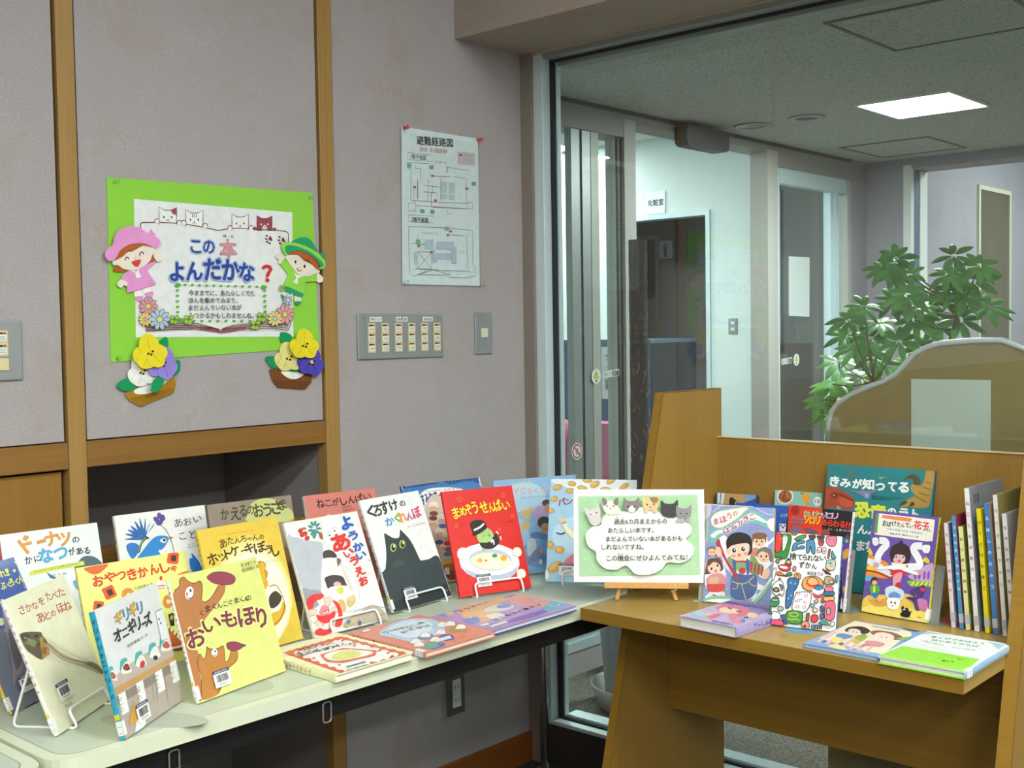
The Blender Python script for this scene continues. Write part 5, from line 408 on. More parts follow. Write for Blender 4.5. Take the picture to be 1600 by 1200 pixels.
'poster': 'p565 497 1196 500 1282 502 1351 558 1326 620 1330 679 1360 676 1277 670 1206|l566 7 497 1196 500 1282 502 1351 558 1326 620 1330 679 1360 676 1277 670 1206|p567 616 1331 679 1360 675 1292 637 1298|o566 548 1265 9 -10|o566 627 1270 9 -10|o566 587 1248 7 -5|c568 5 567 1230 586 1239 606 1232|p565 765 1190 768 1275 770 1345 827 1319 890 1323 949 1353 947 1271 940 1200|l566 7 765 1190 768 1275 770 1345 827 1319 890 1323 949 1353 947 1271 940 1200|o566 816 1259 9 -9|o566 897 1264 9 -10|o566 856 1242 7 -5|c568 5 835 1224 855 1233 875 1226|l566 7 838 1309 837 1280|l566 7 858 1310 857 1282|l566 7 878 1312 877 1283|p565 1253 1185 1256 1270 1258 1339 1317 1314 1382 1318 1443 1347 1440 1265 1434 1194|l566 7 1253 1185 1256 1270 1258 1339 1317 1314 1382 1318 1443 1347 1440 1265 1434 1194|o566 1306 1253 9 -9|o566 1389 1258 9 -9|o566 1347 1236 7 -5|c568 5 1326 1218 1346 1227 1366 1220|p569 1534 1198 1537 1276 1538 1341 1594 1317 1655 1321 1713 1348 1711 1272 1704 1207|l566 7 1534 1198 1537 1276 1538 1341 1594 1317 1655 1321 1713 1348 1711 1272 1704 1207|o5 1584 1262 9 -9|o5 1662 1266 9 -9|b5 1586 1208 1623 1260 1656 1212|o566 1622 1246 7 -4|c568 5 1602 1229 1622 1237 1641 1231|c566 8 319 1146 320 1199 392 1210 480 1216 556 1218 671 1219 776 1214 908 1204 1008 1192 1100 1177|c566 8 1100 1177 1152 1188 1250 1204 1356 1211 1537 1212 1684 1217 1797 1214 1895 1198 1894 1105|e565 1233 1204 25 2 -1 -20|c566 7 1206 1200 1216 1224 1234 1228 1253 1223 1259 1200|e565 1468 1218 26 1 -1 -21|c566 7 1440 1213 1450 1238 1469 1242 1489 1237 1495 1213|e569 1508 1217 26 1 -1 -16|e569 1733 1223 25 1 -1 -17|b570 1663 1125 1682 1156 1704 1133 1707 1112 1678 1114|o571 1644 1157 13 -9|o571 1636 1126 13 -9|o571 1647 1100 14 -9|o571 1674 1086 14 -9|b570 1813 1120 1833 1151 1855 1128 1858 1106 1828 1109|o571 1793 1152 14 -9|o571 1785 1121 14 -9|o571 1797 1094 14 -10|o571 1824 1080 14 -9|e565 477 1222 24 1 -1 -19|c566 7 452 1218 460 1239 478 1246 495 1240 502 1219|e565 700 1221 25 2 0 -19|c566 7 674 1216 683 1238 701 1245 719 1239 726 1218|e565 743 1224 25 2 -1 -19|c566 7 717 1220 725 1242 744 1248 762 1243 769 1222|e565 965 1210 26 2 0 -20|c566 7 938 1206 947 1228 966 1234 984 1229 992 1207|t572 802 959 918 958 121 0.13 こ|t573 810 966 910 964 108 0.06 こ|t572 932 958 1064 960 125 0.13 の|t573 940 965 1056 967 112 0.06 の|t574 1120 925 1298 932 169 0.075 本|t575 1125 928 1293 934 163 0.055 本|t40 1154 1119 1272 1122 24 0.06 ほ\u3000ん|t572 581 700 732 697 176 0.14 よ|t573 590 708 723 705 160 0.075 よ|t572 750 706 928 713 172 0.14 ん|t573 759 714 919 721 156 0.075 ん|t572 936 715 1134 722 204 0.14 だ|t573 946 723 1124 730 187 0.075 だ|t572 1128 717 1330 724 200 0.14 か|t573 1138 726 1320 733 184 0.075 か|t572 1313 712 1496 717 179 0.14 な|t573 1324 721 1486 726 162 0.075 な|t576 1579 717 1699 719 160 0.12 ？|t577 1583 719 1693 722 154 0.09 ？|b578 646 668 657 681 680 677 671 663|o578 700 672 5 -3|b578 719 667 730 681 754 677 744 663|o578 773 672 5 -3|b578 793 667 804 681 828 677 818 663|o578 848 672 4 -3|b578 867 666 878 681 902 676 892 662|o578 922 671 5 -3|b578 942 666 954 680 978 676 968 662|o578 998 671 5 -3|b578 1018 666 1030 680 1054 676 1044 662|o578 1075 671 5 -3|b578 1095 666 1107 680 1132 676 1122 661|o578 1152 670 5 -3|b578 1173 665 1185 680 1210 676 1200 661|o578 1230 670 5 -3|b578 1252 665 1263 680 1288 675 1278 661|o578 1310 670 5 -3|b578 1331 665 1343 679 1368 675 1358 660|o578 1390 670 5 -3|b578 1411 664 1423 679 1449 675 1438 660|o578 1470 669 5 -3|b578 1492 664 1504 679 1530 674 1520 660|o578 1552 669 5 -3|b578 1574 664 1586 678 1613 674 1602 659|b578 638 616 649 630 672 626 663 612|o578 655 597 4 -3|b578 637 568 648 582 671 578 662 564|o578 654 548 4 -3|b578 636 520 647 534 670 529 661 515|o578 653 500 4 -3|b578 636 472 646 485 670 481 660 467|o578 652 452 4 -3|b578 635 424 646 437 669 433 659 419|o578 651 404 5 -3|b578 796 344 807 358 831 354 821 340|o578 855 349 5 -3|b578 880 344 891 358 915 353 905 339|o578 939 348 5 -3|b578 964 344 975 358 1000 353 990 339|o578 1024 348 5 -3|b578 1049 343 1060 358 1085 353 1075 338|o578 1110 348 5 -3|b578 1136 343 1147 357 1172 352 1162 338|o578 1197 348 5 -3|b578 1223 343 1234 357 1260 352 1249 338|o578 1285 347 5 -3|b578 1311 342 1323 357 1348 352 1338 337|o578 1374 347 5 -3|b578 1401 342 1412 356 1438 352 1428 337|o578 1465 346 5 -3|b578 1491 342 1503 356 1530 351 1519 336|b578 1577 630 1589 645 1616 641 1605 626|o578 1596 610 5 -3|b578 1577 580 1589 595 1616 590 1605 576|o578 1596 560 5 -3|b578 1577 530 1589 545 1616 540 1605 526|o578 1596 510 5 -3|b578 1577 480 1590 495 1616 490 1605 476|o578 1597 460 5 -3|b578 1577 430 1590 445 1616 440 1605 425|o578 1597 410 5 -3|b578 629 669 648 686 667 684 691 673 672 654 640 653|b578 648 358 667 375 686 372 710 361 692 342 659 342|b578 1554 668 1576 687 1598 684 1626 672 1604 652 1567 652|b578 1549 355 1570 374 1592 370 1620 358 1598 338 1561 338|t579 768 576 1481 580 52 0.02 今ままでに、あたらしくでた|t579 766 509 1292 512 52 0.02 ほんを集めてみまた、|t579 764 441 1329 447 52 0.02 まだよんでいない本が|t579 762 372 1460 371 52 0.02 みつかるかもしれませんね。|c566 8 330 264 550 273 811 277 1013 272 1081 251|c566 8 326 278 551 289 812 292 1014 277 1082 257|c566 8 323 292 552 305 812 307 1014 281 1082 262|c566 8 320 306 552 321 813 328 1014 286 1082 268|b567 746 283 912 276 1013 266 1082 257 1095 242 1047 248 945 261|o580 415 480 38 -20|o581 415 480 34 -15|e580 403 450 30 -20 -13 -16|e581 403 450 27 -18 -10 -12|e580 374 432 10 -32 -21 -6|e581 374 432 9 -28 -16 -5|e580 340 432 -12 -32 -20 6|e581 340 432 -11 -28 -16 5|e580 312 450 -31 -20 -12 16|e581 312 450 -27 -18 -10 12|o580 303 479 -37 19|o581 303 479 -33 15|e580 314 508 -30 20 13 16|e581 314 508 -26 18 10 13|e580 343 527 -10 32 21 6|e581 343 527 -9 28 16 5|e580 378 527 13 33 20 -6|e581 378 527 11 29 16 -4|e580 405 509 32 20 12 -16|e581 405 509 28 18 10 -12|o580 358 479 27 -24|o582 358 479 23 -20|o580 368 365 29 -15|o583 368 365 25 -12|e580 359 342 23 -16 -10 -12|e583 359 342 20 -14 -8 -10|e580 338 328 8 -24 -16 -4|e583 338 328 7 -22 -12 -4|e580 311 329 -10 -24 -15 4|e583 311 329 -8 -22 -12 4|e580 291 342 -24 -15 -9 12|e583 291 342 -21 -13 -7 10|o580 284 365 -28 15|o583 284 365 -25 12|e580 292 387 -22 15 10 12|e583 292 387 -20 13 8 10|e580 314 401 -8 24 16 4|e583 314 401 -7 21 13 4|e580 340 401 10 24 15 -5|e583 340 401 8 22 12 -4|e580 361 387 24 15 9 -12|e583 361 387 21 13 7 -10|o580 326 365 20 -18|o581 326 365 17 -15|o580 527 364 45 -23|o584 527 364 40 -18|e580 514 330 36 -24 -16 -18|e584 514 330 31 -21 -12 -14|e580 480 308 12 -38 -25 -7|e584 480 308 11 -34 -20 -5|e580 439 309 -15 -38 -24 7|e584 439 309 -13 -33 -19 6|e580 407 330 -36 -23 -14 18|e584 407 330 -32 -20 -11 15|o580 396 365 -44 22|o584 396 365 -39 18|e580 410 399 -35 23 15 18|e584 410 399 -31 21 12 15|e580 443 420 -12 38 24 7|e584 443 420 -11 33 19 6|e580 484 420 15 38 24 -7|e584 484 420 13 33 19 -6|e580 516 399 37 24 14 -18|e584 516 399 32 21 11 -14|o580 461 364 32 -28|o582 461 364 27 -24|o585 584 381 22 -20|o586 584 381 18 -16|o585 633 381 22 -20|o586 633 381 18 -16|o585 617 338 22 -20|o586 617 338 18 -16|o585 583 343 22 -20|o586 583 343 18 -16|o585 729 382 24 -21|o586 729 382 20 -18|o585 782 382 24 -21|o586 782 382 20 -18|o585 764 336 24 -21|o586 764 336 20 -18|o585 728 341 24 -21|o586 728 341 20 -18|c566 8 1095 250 1221 267 1435 276 1656 275 1852 255|c566 8 1095 258 1222 280 1436 292 1656 292 1852 274|c566 8 1096 265 1222 293 1436 307 1657 310 1853 292|c566 8 1096 272 1222 306 1437 323 1657 327 1853 311|b567 1082 262 1137 268 1292 284 1385 287 1292 266 1150 247 1095 242|c566 8 1852 255 1884 329 1885 466|o580 1888 407 48 -22|o587 1888 407 43 -18|e580 1873 373 38 -23 -17 -18|e587 1873 373 34 -20 -13 -14|e580 1837 352 14 -38 -26 -7|e587 1837 352 12 -33 -21 -6|e580 1793 352 -16 -37 -26 7|e587 1793 352 -14 -32 -20 6|e580 1758 373 -39 -22 -16 18|e587 1758 373 -34 -20 -12 14|o580 1746 407 -47 22|o587 1746 407 -42 17|e580 1760 441 -38 22 16 18|e587 1760 441 -33 20 13 14|e580 1796 462 -14 37 26 7|e587 1796 462 -12 33 20 6|e580 1840 462 16 37 26 -7|e587 1840 462 14 33 20 -6|e580 1875 441 40 23 16 -18|e587 1875 441 35 20 12 -14|o580 1816 407 34 -28|o582 1816 407 29 -23|o580 1751 367 38 -17|o588 1751 367 33 -14|e580 1740 340 30 -18 -13 -14|e588 1740 340 26 -16 -10 -11|e580 1712 324 11 -29 -20 -5|e588 1712 324 9 -26 -16 -4|e580 1678 324 -12 -29 -20 6|e588 1678 324 -11 -25 -16 4|e580 1651 341 -30 -18 -12 14|e588 1651 341 -27 -16 -9 11|o580 1641 367 -37 17|o588 1641 367 -32 14|e580 1652 394 -29 18 13 14|e588 1652 394 -26 16 10 11|e580 1680 410 -11 29 20 5|e588 1680 410 -10 25 16 4|e580 1714 410 12 29 20 -6|e588 1714 410 11 25 16 -4|e580 1741 394 31 18 12 -14|e588 1741 394 27 16 10 -11|o580 1696 367 26 -22|o584 1696 367 22 -18|o580 1890 544 26 -12|o584 1890 544 23 -9|e580 1876 520 16 -16 -12 -8|e584 1876 520 14 -14 -9 -6|e580 1843 513 -6 -20 -14 3|e584 1843 513 -6 -18 -11 2|e580 1818 530 -23 -9 -6 10|e584 1818 530 -20 -8 -5 8|e580 1819 556 -23 9 7 11|e584 1819 556 -20 8 5 8|e580 1845 573 -5 20 14 3|e584 1845 573 -5 18 11 2|e580 1877 568 17 17 12 -7|e584 1877 568 15 15 9 -6|o580 1852 544 18 -15|o5 1852 544 16 -12|o585 1518 405 27 -22|o586 1518 405 22 -18|o585 1577 405 27 -22|o586 1577 405 22 -18|o585 1558 356 27 -22|o586 1558 356 22 -18|o585 1517 362 27 -22|o586 1517 362 22 -18|o585 1442 328 25 -21|o586 1442 328 21 -17|o585 1497 328 25 -21|o586 1497 328 21 -17|o585 1479 283 25 -21|o586 1479 283 21 -17|o585 1441 288 25 -21|o586 1441 288 21 -17|o585 1773 678 17 -14|o586 1773 678 14 -12|o585 1811 679 18 -14|o586 1811 679 14 -12|o585 1799 648 17 -14|o586 1799 648 14 -12|o585 1772 650 18 -14|o586 1772 650 14 -12',
'map': 't589 203 1517 757 1544 94 0.05 避難経路図|t590 245 1448 668 1464 47 0.03 消火栓・消火器設置場所|l591 4 63 1418 437 1426 435 1357 61 1343 63 1418|t592 111 1355 339 1361 52 0.03 1階平面図|t591 487 1352 652 1354 19 0 消火器の位置|p593 830 1504 1106 1518 1102 1374 827 1366|p594 850 1482 905 1483 904 1464 850 1463|t595 925 1471 1077 1477 15 0 消火栓の位置|t595 924 1418 1076 1424 14 0 消火器の位置|l591 5 54 1311 380 1328|l591 5 54 1311 61 1248 108 1248 99 910|l591 5 99 910 162 904|l591 5 53 816 67 881 167 888 171 802 52 798|l591 5 176 859 1056 884|l591 5 1056 884 1050 956 953 954|l591 5 664 1316 1024 1309 1023 1241|l591 5 664 1316 656 1256|l591 5 200 1147 194 929|l591 5 293 1086 552 1088|l591 5 291 1016 485 1022|l591 5 555 1177 549 943|l591 5 681 929 988 942 986 879|l591 5 172 1292 171 1258 250 1261|l591 5 250 1261 247 1151|l591 5 359 1160 353 929|l591 5 756 1218 960 1222|l591 5 422 1096 426 1004|l591 5 646 844 644 804 695 805|l596 6 394 1251 392 1198 688 1212|l596 6 141 1073 136 913 681 924|l596 6 960 1212 951 877 416 859|l596 6 648 1326 646 1255|l596 6 205 1129 200 929|l596 6 404 1014 400 863|p597 379 1310 444 1314 443 1272 378 1268|p597 232 826 296 828 295 787 231 785|p597 383 829 448 831 446 790 382 788|p597 1042 1188 1112 1192 1111 1148 1041 1145|p597 53 1299 116 1303 114 1262 52 1258|p594 412 1211 451 1212 450 1192 412 1188|p594 141 1066 178 1067 178 1046 140 1044|p594 447 948 486 948 486 927 447 924|p594 944 1115 985 1116 984 1094 943 1091|p598 557 1147 650 1150 642 1098 562 1092|p598 673 1150 767 1153 759 1100 678 1094|p598 556 1084 648 1087 640 1034 561 1028|p598 672 1086 766 1089 758 1036 677 1030|p598 554 1014 646 1016 638 964 559 958|p598 670 1013 764 1016 756 963 675 957|l591 4 57 753 439 763 438 689 56 680 57 753|t592 99 683 347 688 51 0.03 2階平面図|l591 5 54 630 607 647|l591 5 54 630 53 111 147 104 172 118 661 126|l591 5 674 646 1043 642 1040 256 1075 245 1072 124 984 120|l591 5 661 126 662 178 986 178 984 105 667 102 661 126|l591 5 179 366 387 370 382 189 174 183 179 366|l591 5 179 366 382 189|l591 5 387 370 174 183|l591 5 142 182 662 173|l591 5 172 118 382 184 661 131|l591 5 464 186 172 118|l591 5 672 575 892 572|l591 5 944 589 952 206|l591 5 87 454 181 449 389 454|l591 5 184 550 181 449|l591 5 407 515 403 376|p599 294 503 423 504 420 406 291 401|p599 472 490 737 498 735 417 469 406|p599 696 444 776 443 774 333 693 330|p599 448 363 687 368 685 306 447 298|p599 694 364 774 362 772 262 691 259|p599 402 348 468 346 466 257 400 254|p599 128 364 179 362 175 229 125 227|p599 394 408 446 405 445 344 393 342|p597 598 658 664 660 663 617 596 616|p597 157 496 220 497 219 456 156 455|p594 670 622 710 622 710 601 669 599|p594 178 438 216 437 215 416 177 415|p594 626 580 666 580 665 558 625 556|p594 368 381 407 380 406 359 367 358|t591 248 563 490 566 18 0 2階平面ホール|t591 819 380 904 381 24 0 ホール|t591 769 134 864 134 19 0 ステージ',
'girl.leg#0': 'p5 228 610 296 627 309 567 240 557',
'girl.leg#1': 'p5 309 630 369 647 398 608 338 590',
'girl.shoe#2': 'b600 240 558 309 568 312 542 289 520 260 523',
'girl.shoe#3': 'b600 338 592 408 609 411 576 381 560 358 566',
'girl.hair#0': 'b601 53 820 91 827 132 803 195 792 124 772 48 775',
'girl.hair#1': 'b601 411 929 448 888 405 856 339 838 384 876',
'girl.dress': 'p600 195 792 123 745 99 701 164 681 159 591 238 610 441 672 359 790 451 873 405 860 288 824 245 800|p5 192 792 224 796 250 771 285 819 274 772 301 734 249 719 244 764',
'girl.hand#0': 'b602 101 703 68 671 85 642 107 636 131 659 155 650 164 681',
'girl.hand#1': 'b602 449 970 503 932 503 886 464 870 442 884 423 920',
'girl.face': 'b602 30 854 58 874 129 915 193 952 309 1016 395 996 453 973 411 929 384 876 332 832 266 799 195 789 125 798 84 825 39 827|c603 8 145 868 156 894 170 897 184 882|c603 8 284 914 292 940 310 948 324 929|o604 237 886 6 -4|b605 208 862 285 882 284 853 263 821 238 822 216 841',
'girl.fringe': 'p601 47 865 66 916 110 962 181 1003 266 1023 352 1022 399 995 316 1008 196 942 183 964 129 908',
'girl.hat': 'b600 31 1000 44 1060 87 1120 151 1152 214 1165 278 1157 328 1134 361 1114 404 1150 408 1130 441 1109 426 1094 470 1068 483 1036 468 1003 431 984 388 1003 324 1022 238 1020 152 992 88 942 48 877 2 859 -34 880 -44 918 -22 960',
'boy.leg#0': 'p602 1806 636 1896 606 1876 570 1793 600',
'boy.leg#1': 'p602 1952 590 2038 576 2032 534 1954 534',
'boy.shoe#2': 'b606 1794 602 1823 583 1859 553 1837 545 1796 564',
'boy.shoe#3': 'b606 1954 534 2032 534 2015 504 1986 493 1961 510',
'boy.shorts': 'p606 1830 690 2062 612 2040 572 1954 590 1928 628 1908 602 1818 642',
'boy.shirt': 'p607 1778 896 1836 948 1879 919 1946 840 2006 792 2084 784 2230 810 2228 734 2079 727 2060 610 1819 694 1877 795|p5 1944 822 1983 796 2070 784 1990 763 1988 698 1933 723 1974 763',
'boy.hand#0': 'b602 1729 966 1775 996 1838 960 1781 896 1757 901 1767 927',
'boy.hand#1': 'b602 2228 810 2248 811 2301 774 2292 735 2258 724 2226 734',
'boy.face': 'b602 1839 973 1982 998 2081 932 2182 888 2255 841 2244 822 2196 809 2132 785 2069 783 1991 803 1931 852 1875 918|o608 1961 918 12 -16|o608 2070 878 12 -16|c609 8 1974 860 1988 836 2008 832 2028 841|o610 2009 866 7 -3',
'boy.fringe': 'p611 1857 984 1920 1019 1982 1027 2060 1014 2154 980 2216 931 2250 860 2229 847 2174 890 2093 952 2078 924 1988 993',
'boy.hat': 'b606 1908 1102 1955 1132 2017 1157 2088 1162 2150 1134 2196 1081 2230 1022 2124 1052 2000 1088|b607 1792 1060 1816 1092 1877 1104 1969 1100 2093 1071 2218 1020 2297 964 2320 908 2302 868 2263 856 2238 867 2262 887 2216 943 2107 1002 1982 1028 1905 1022 1850 976 1828 985|b606 1829 1034 1845 1067 1907 1076 2014 1059 2139 1017 2240 958 2295 907 2286 880 2258 880 2216 935 2138 989 2021 1023 1936 1027 1858 991|p606 2242 1012 2315 1026 2329 966 2289 969',
'basket_yellow.basket': 'p612 113 -277 222 -217 553 -146 609 -153 618 -213 590 -292 262 -393 156 -334|p613 157 -318 598 -241 590 -292 262 -393',
'basket_yellow.doily': 'b5 205 -251 314 -207 521 -149 546 -173 470 -224 358 -281 234 -284',
'basket_yellow.leaf#0': 'b614 435 148 524 210 550 146 520 75 466 108',
'basket_yellow.leaf#1': 'b614 538 -124 614 -6 662 -14 654 -100 593 -138',
'basket_yellow.leaf#2': 'b614 38 -195 102 -149 178 -155 224 -226 159 -256 77 -239',
'basket_yellow.white_flower': 'b5 302 -127 299 -92 275 -65 241 -54 208 -53 174 -61 148 -86 143 -121 154 -152 172 -180 201 -200 238 -202 268 -184 288 -158|l615 4 275 -86 174 -157|b5 428 -92 420 -57 394 -32 362 -19 327 -13 292 -24 270 -52 267 -86 273 -118 289 -148 322 -167 358 -164 388 -147 413 -124|l615 4 275 -86 405 -91|b5 344 -33 332 2 306 28 276 47 238 53 202 37 182 6 175 -28 176 -63 196 -95 233 -110 270 -106 304 -93 333 -70|l615 4 275 -86 235 24|b5 329 -154 318 -124 300 -99 273 -79 238 -77 210 -95 192 -120 180 -148 182 -180 204 -206 235 -216 267 -217 299 -210 324 -187|l615 4 275 -86 238 -198|b5 407 -130 401 -100 385 -72 355 -54 320 -57 292 -73 270 -95 257 -124 263 -157 288 -180 317 -192 349 -198 383 -189 404 -162|l615 4 275 -86 379 -158|o616 275 -86 18 -17|o6 253 -100 10 -9|o6 280 -109 10 -9|o6 294 -82 10 -9',
'basket_yellow.purple_flower': 'b617 474 -28 472 9 446 37 410 48 374 49 337 40 310 13 305 -23 316 -56 336 -85 366 -107 406 -108 439 -89 460 -61|l618 4 461 -22 325 -29|b617 611 -65 603 -28 574 -2 540 12 503 18 465 7 442 -24 438 -59 445 -93 462 -125 497 -144 536 -141 569 -123 596 -99|l618 4 461 -22 573 -97|b617 578 35 564 72 537 99 504 120 463 126 425 108 404 75 396 40 397 2 419 -32 458 -47 498 -42 534 -29 566 -4|l618 4 461 -22 501 96|b617 479 -69 468 -38 449 -11 420 9 383 11 352 -7 333 -34 320 -64 322 -98 346 -125 380 -136 413 -136 447 -128 474 -104|l618 4 461 -22 354 -98|b617 564 -93 557 -62 540 -32 508 -13 471 -16 441 -34 418 -56 403 -88 410 -122 436 -146 467 -159 502 -165 538 -155 560 -127|l618 4 461 -22 505 -140|o616 461 -22 19 -17|o6 439 -36 10 -9|o6 467 -45 10 -9|o6 480 -17 10 -9',
'basket_yellow.yellow_flower': 'b619 347 44 344 84 316 114 278 126 239 127 200 117 172 88 166 49 178 14 199 -17 232 -41 274 -42 309 -21 332 9|l620 4 324 80 195 17|b619 498 63 488 103 458 131 422 146 382 152 342 139 317 106 313 68 320 32 338 -3 375 -23 418 -19 452 0 481 26|l620 4 324 80 469 53|b619 416 144 401 184 372 213 337 234 293 241 253 222 230 186 222 148 224 108 247 71 288 56 330 60 369 76 403 103|l620 4 324 80 302 211|b619 372 9 359 42 339 71 308 93 268 94 236 74 215 46 202 14 204 -23 229 -52 265 -64 301 -64 338 -55 366 -29|l620 4 324 80 258 -38|b619 465 22 458 56 440 88 406 107 366 104 334 85 308 60 293 26 300 -11 328 -37 362 -50 399 -56 437 -46 461 -15|l620 4 324 80 425 -17|o6 302 66 10 -9|o6 329 57 10 -9|o6 342 85 10 -9',
'basket_yellow.front_leaf': 'b614 313 -245 344 -159 418 -142 440 -191 394 -257 328 -271',
'basket_brown.basket': 'p621 1634 -120 2007 -122 2147 -186 2135 -268 2060 -328 1732 -296 1668 -229|p622 1669 -221 2135 -252 2060 -328 1732 -296',
'basket_brown.doily': 'b5 1775 -137 2029 -172 1988 -211 1910 -223 1830 -198',
'basket_brown.leaf#0': 'b614 1766 200 1786 237 1891 214 1894 152 1783 138',
'basket_brown.leaf#1': 'b614 1592 -5 1666 10 1741 -16 1761 -109 1682 -109 1636 -77',
'basket_brown.leaf#2': 'b614 2164 -170 2246 -84 2276 -110 2256 -167 2193 -187',
'basket_brown.leaf#3': 'b614 1881 -121 1930 -80 1991 -117 1978 -151 1893 -151',
'basket_brown.pale_flower': 'b623 1870 -36 1867 0 1838 28 1799 39 1760 40 1721 31 1692 4 1687 -31 1700 -64 1720 -92 1754 -114 1797 -115 1832 -96 1855 -68|l624 4 1848 -6 1715 -59|b623 2023 -24 2014 12 1983 38 1946 51 1906 57 1865 46 1840 16 1836 -19 1843 -52 1863 -84 1900 -102 1943 -99 1978 -82 2006 -58|l624 4 1848 -6 1994 -35|b623 1943 52 1928 89 1898 116 1863 135 1818 142 1778 124 1755 92 1746 57 1749 20 1772 -13 1814 -28 1857 -23 1896 -10 1930 15|l624 4 1848 -6 1830 114|b623 1894 -70 1881 -39 1860 -13 1829 7 1789 9 1756 -9 1735 -35 1722 -65 1724 -98 1750 -125 1786 -136 1823 -136 1860 -128 1888 -104|l624 4 1848 -6 1777 -112|b623 1989 -62 1981 -30 1963 -1 1928 17 1888 14 1856 -3 1830 -26 1814 -56 1822 -90 1851 -114 1885 -126 1922 -132 1961 -122 1985 -95|l624 4 1848 -6 1947 -98|o616 1848 -6 23 -19|o6 1820 -21 12 -10|o6 1854 -31 12 -10|o6 1871 0 12 -10',
'basket_brown.blue_flower': 'b625 2117 -69 2114 -34 2086 -7 2048 4 2010 4 1971 -4 1942 -29 1937 -64 1950 -95 1970 -123 2004 -144 2046 -145 2080 -126 2102 -100|l626 4 2103 -60 1959 -72|b625 2265 -98 2256 -63 2225 -38 2189 -25 2150 -19 2109 -30 2085 -58 2081 -92 2088 -124 2107 -155 2144 -174 2186 -170 2220 -154 2248 -130|l626 4 2103 -60 2226 -127|b625 2223 -6 2208 30 2179 56 2144 75 2100 81 2060 65 2038 33 2029 0 2031 -36 2054 -68 2096 -83 2138 -79 2177 -66 2210 -42|l626 4 2103 -60 2137 54|b625 2126 -107 2113 -78 2092 -52 2062 -33 2022 -31 1990 -48 1970 -73 1957 -102 1959 -134 1984 -160 2020 -170 2056 -171 2092 -163 2120 -140|l626 4 2103 -60 1994 -136|b625 2216 -127 2209 -97 2191 -68 2157 -50 2118 -53 2086 -70 2061 -91 2046 -121 2053 -154 2081 -177 2115 -189 2151 -194 2189 -185 2213 -159|l626 4 2103 -60 2157 -170|o616 2103 -60 24 -19|o6 2075 -75 13 -10|o6 2110 -86 13 -10|o6 2127 -55 13 -10',
'basket_brown.yellow_flower': 'b619 2021 92 2018 130 1988 159 1947 170 1907 170 1866 161 1835 134 1830 96 1843 63 1865 34 1900 12 1944 11 1981 31 2005 60|l620 4 2002 116 1856 76|b619 2182 89 2172 127 2140 153 2102 166 2059 172 2017 160 1991 129 1987 93 1994 59 2014 27 2053 7 2098 11 2134 30 2164 54|l620 4 2002 116 2148 70|b619 2113 177 2097 215 2066 242 2029 262 1982 268 1940 250 1916 216 1907 180 1910 142 1934 108 1978 93 2023 98 2064 112 2099 138|l620 4 2002 116 2006 241|b619 2040 55 2026 87 2005 114 1972 134 1930 136 1896 117 1874 90 1860 59 1863 24 1889 -3 1928 -14 1966 -14 2004 -5 2034 20|l620 4 2002 116 1910 15|b619 2140 53 2132 85 2112 115 2076 134 2034 130 2001 112 1974 89 1958 57 1966 22 1995 -2 2031 -15 2070 -20 2110 -10 2136 19|l620 4 2002 116 2089 11|o6 1974 100 12 -10|o6 2009 90 13 -10|o6 2026 121 13 -10',
}
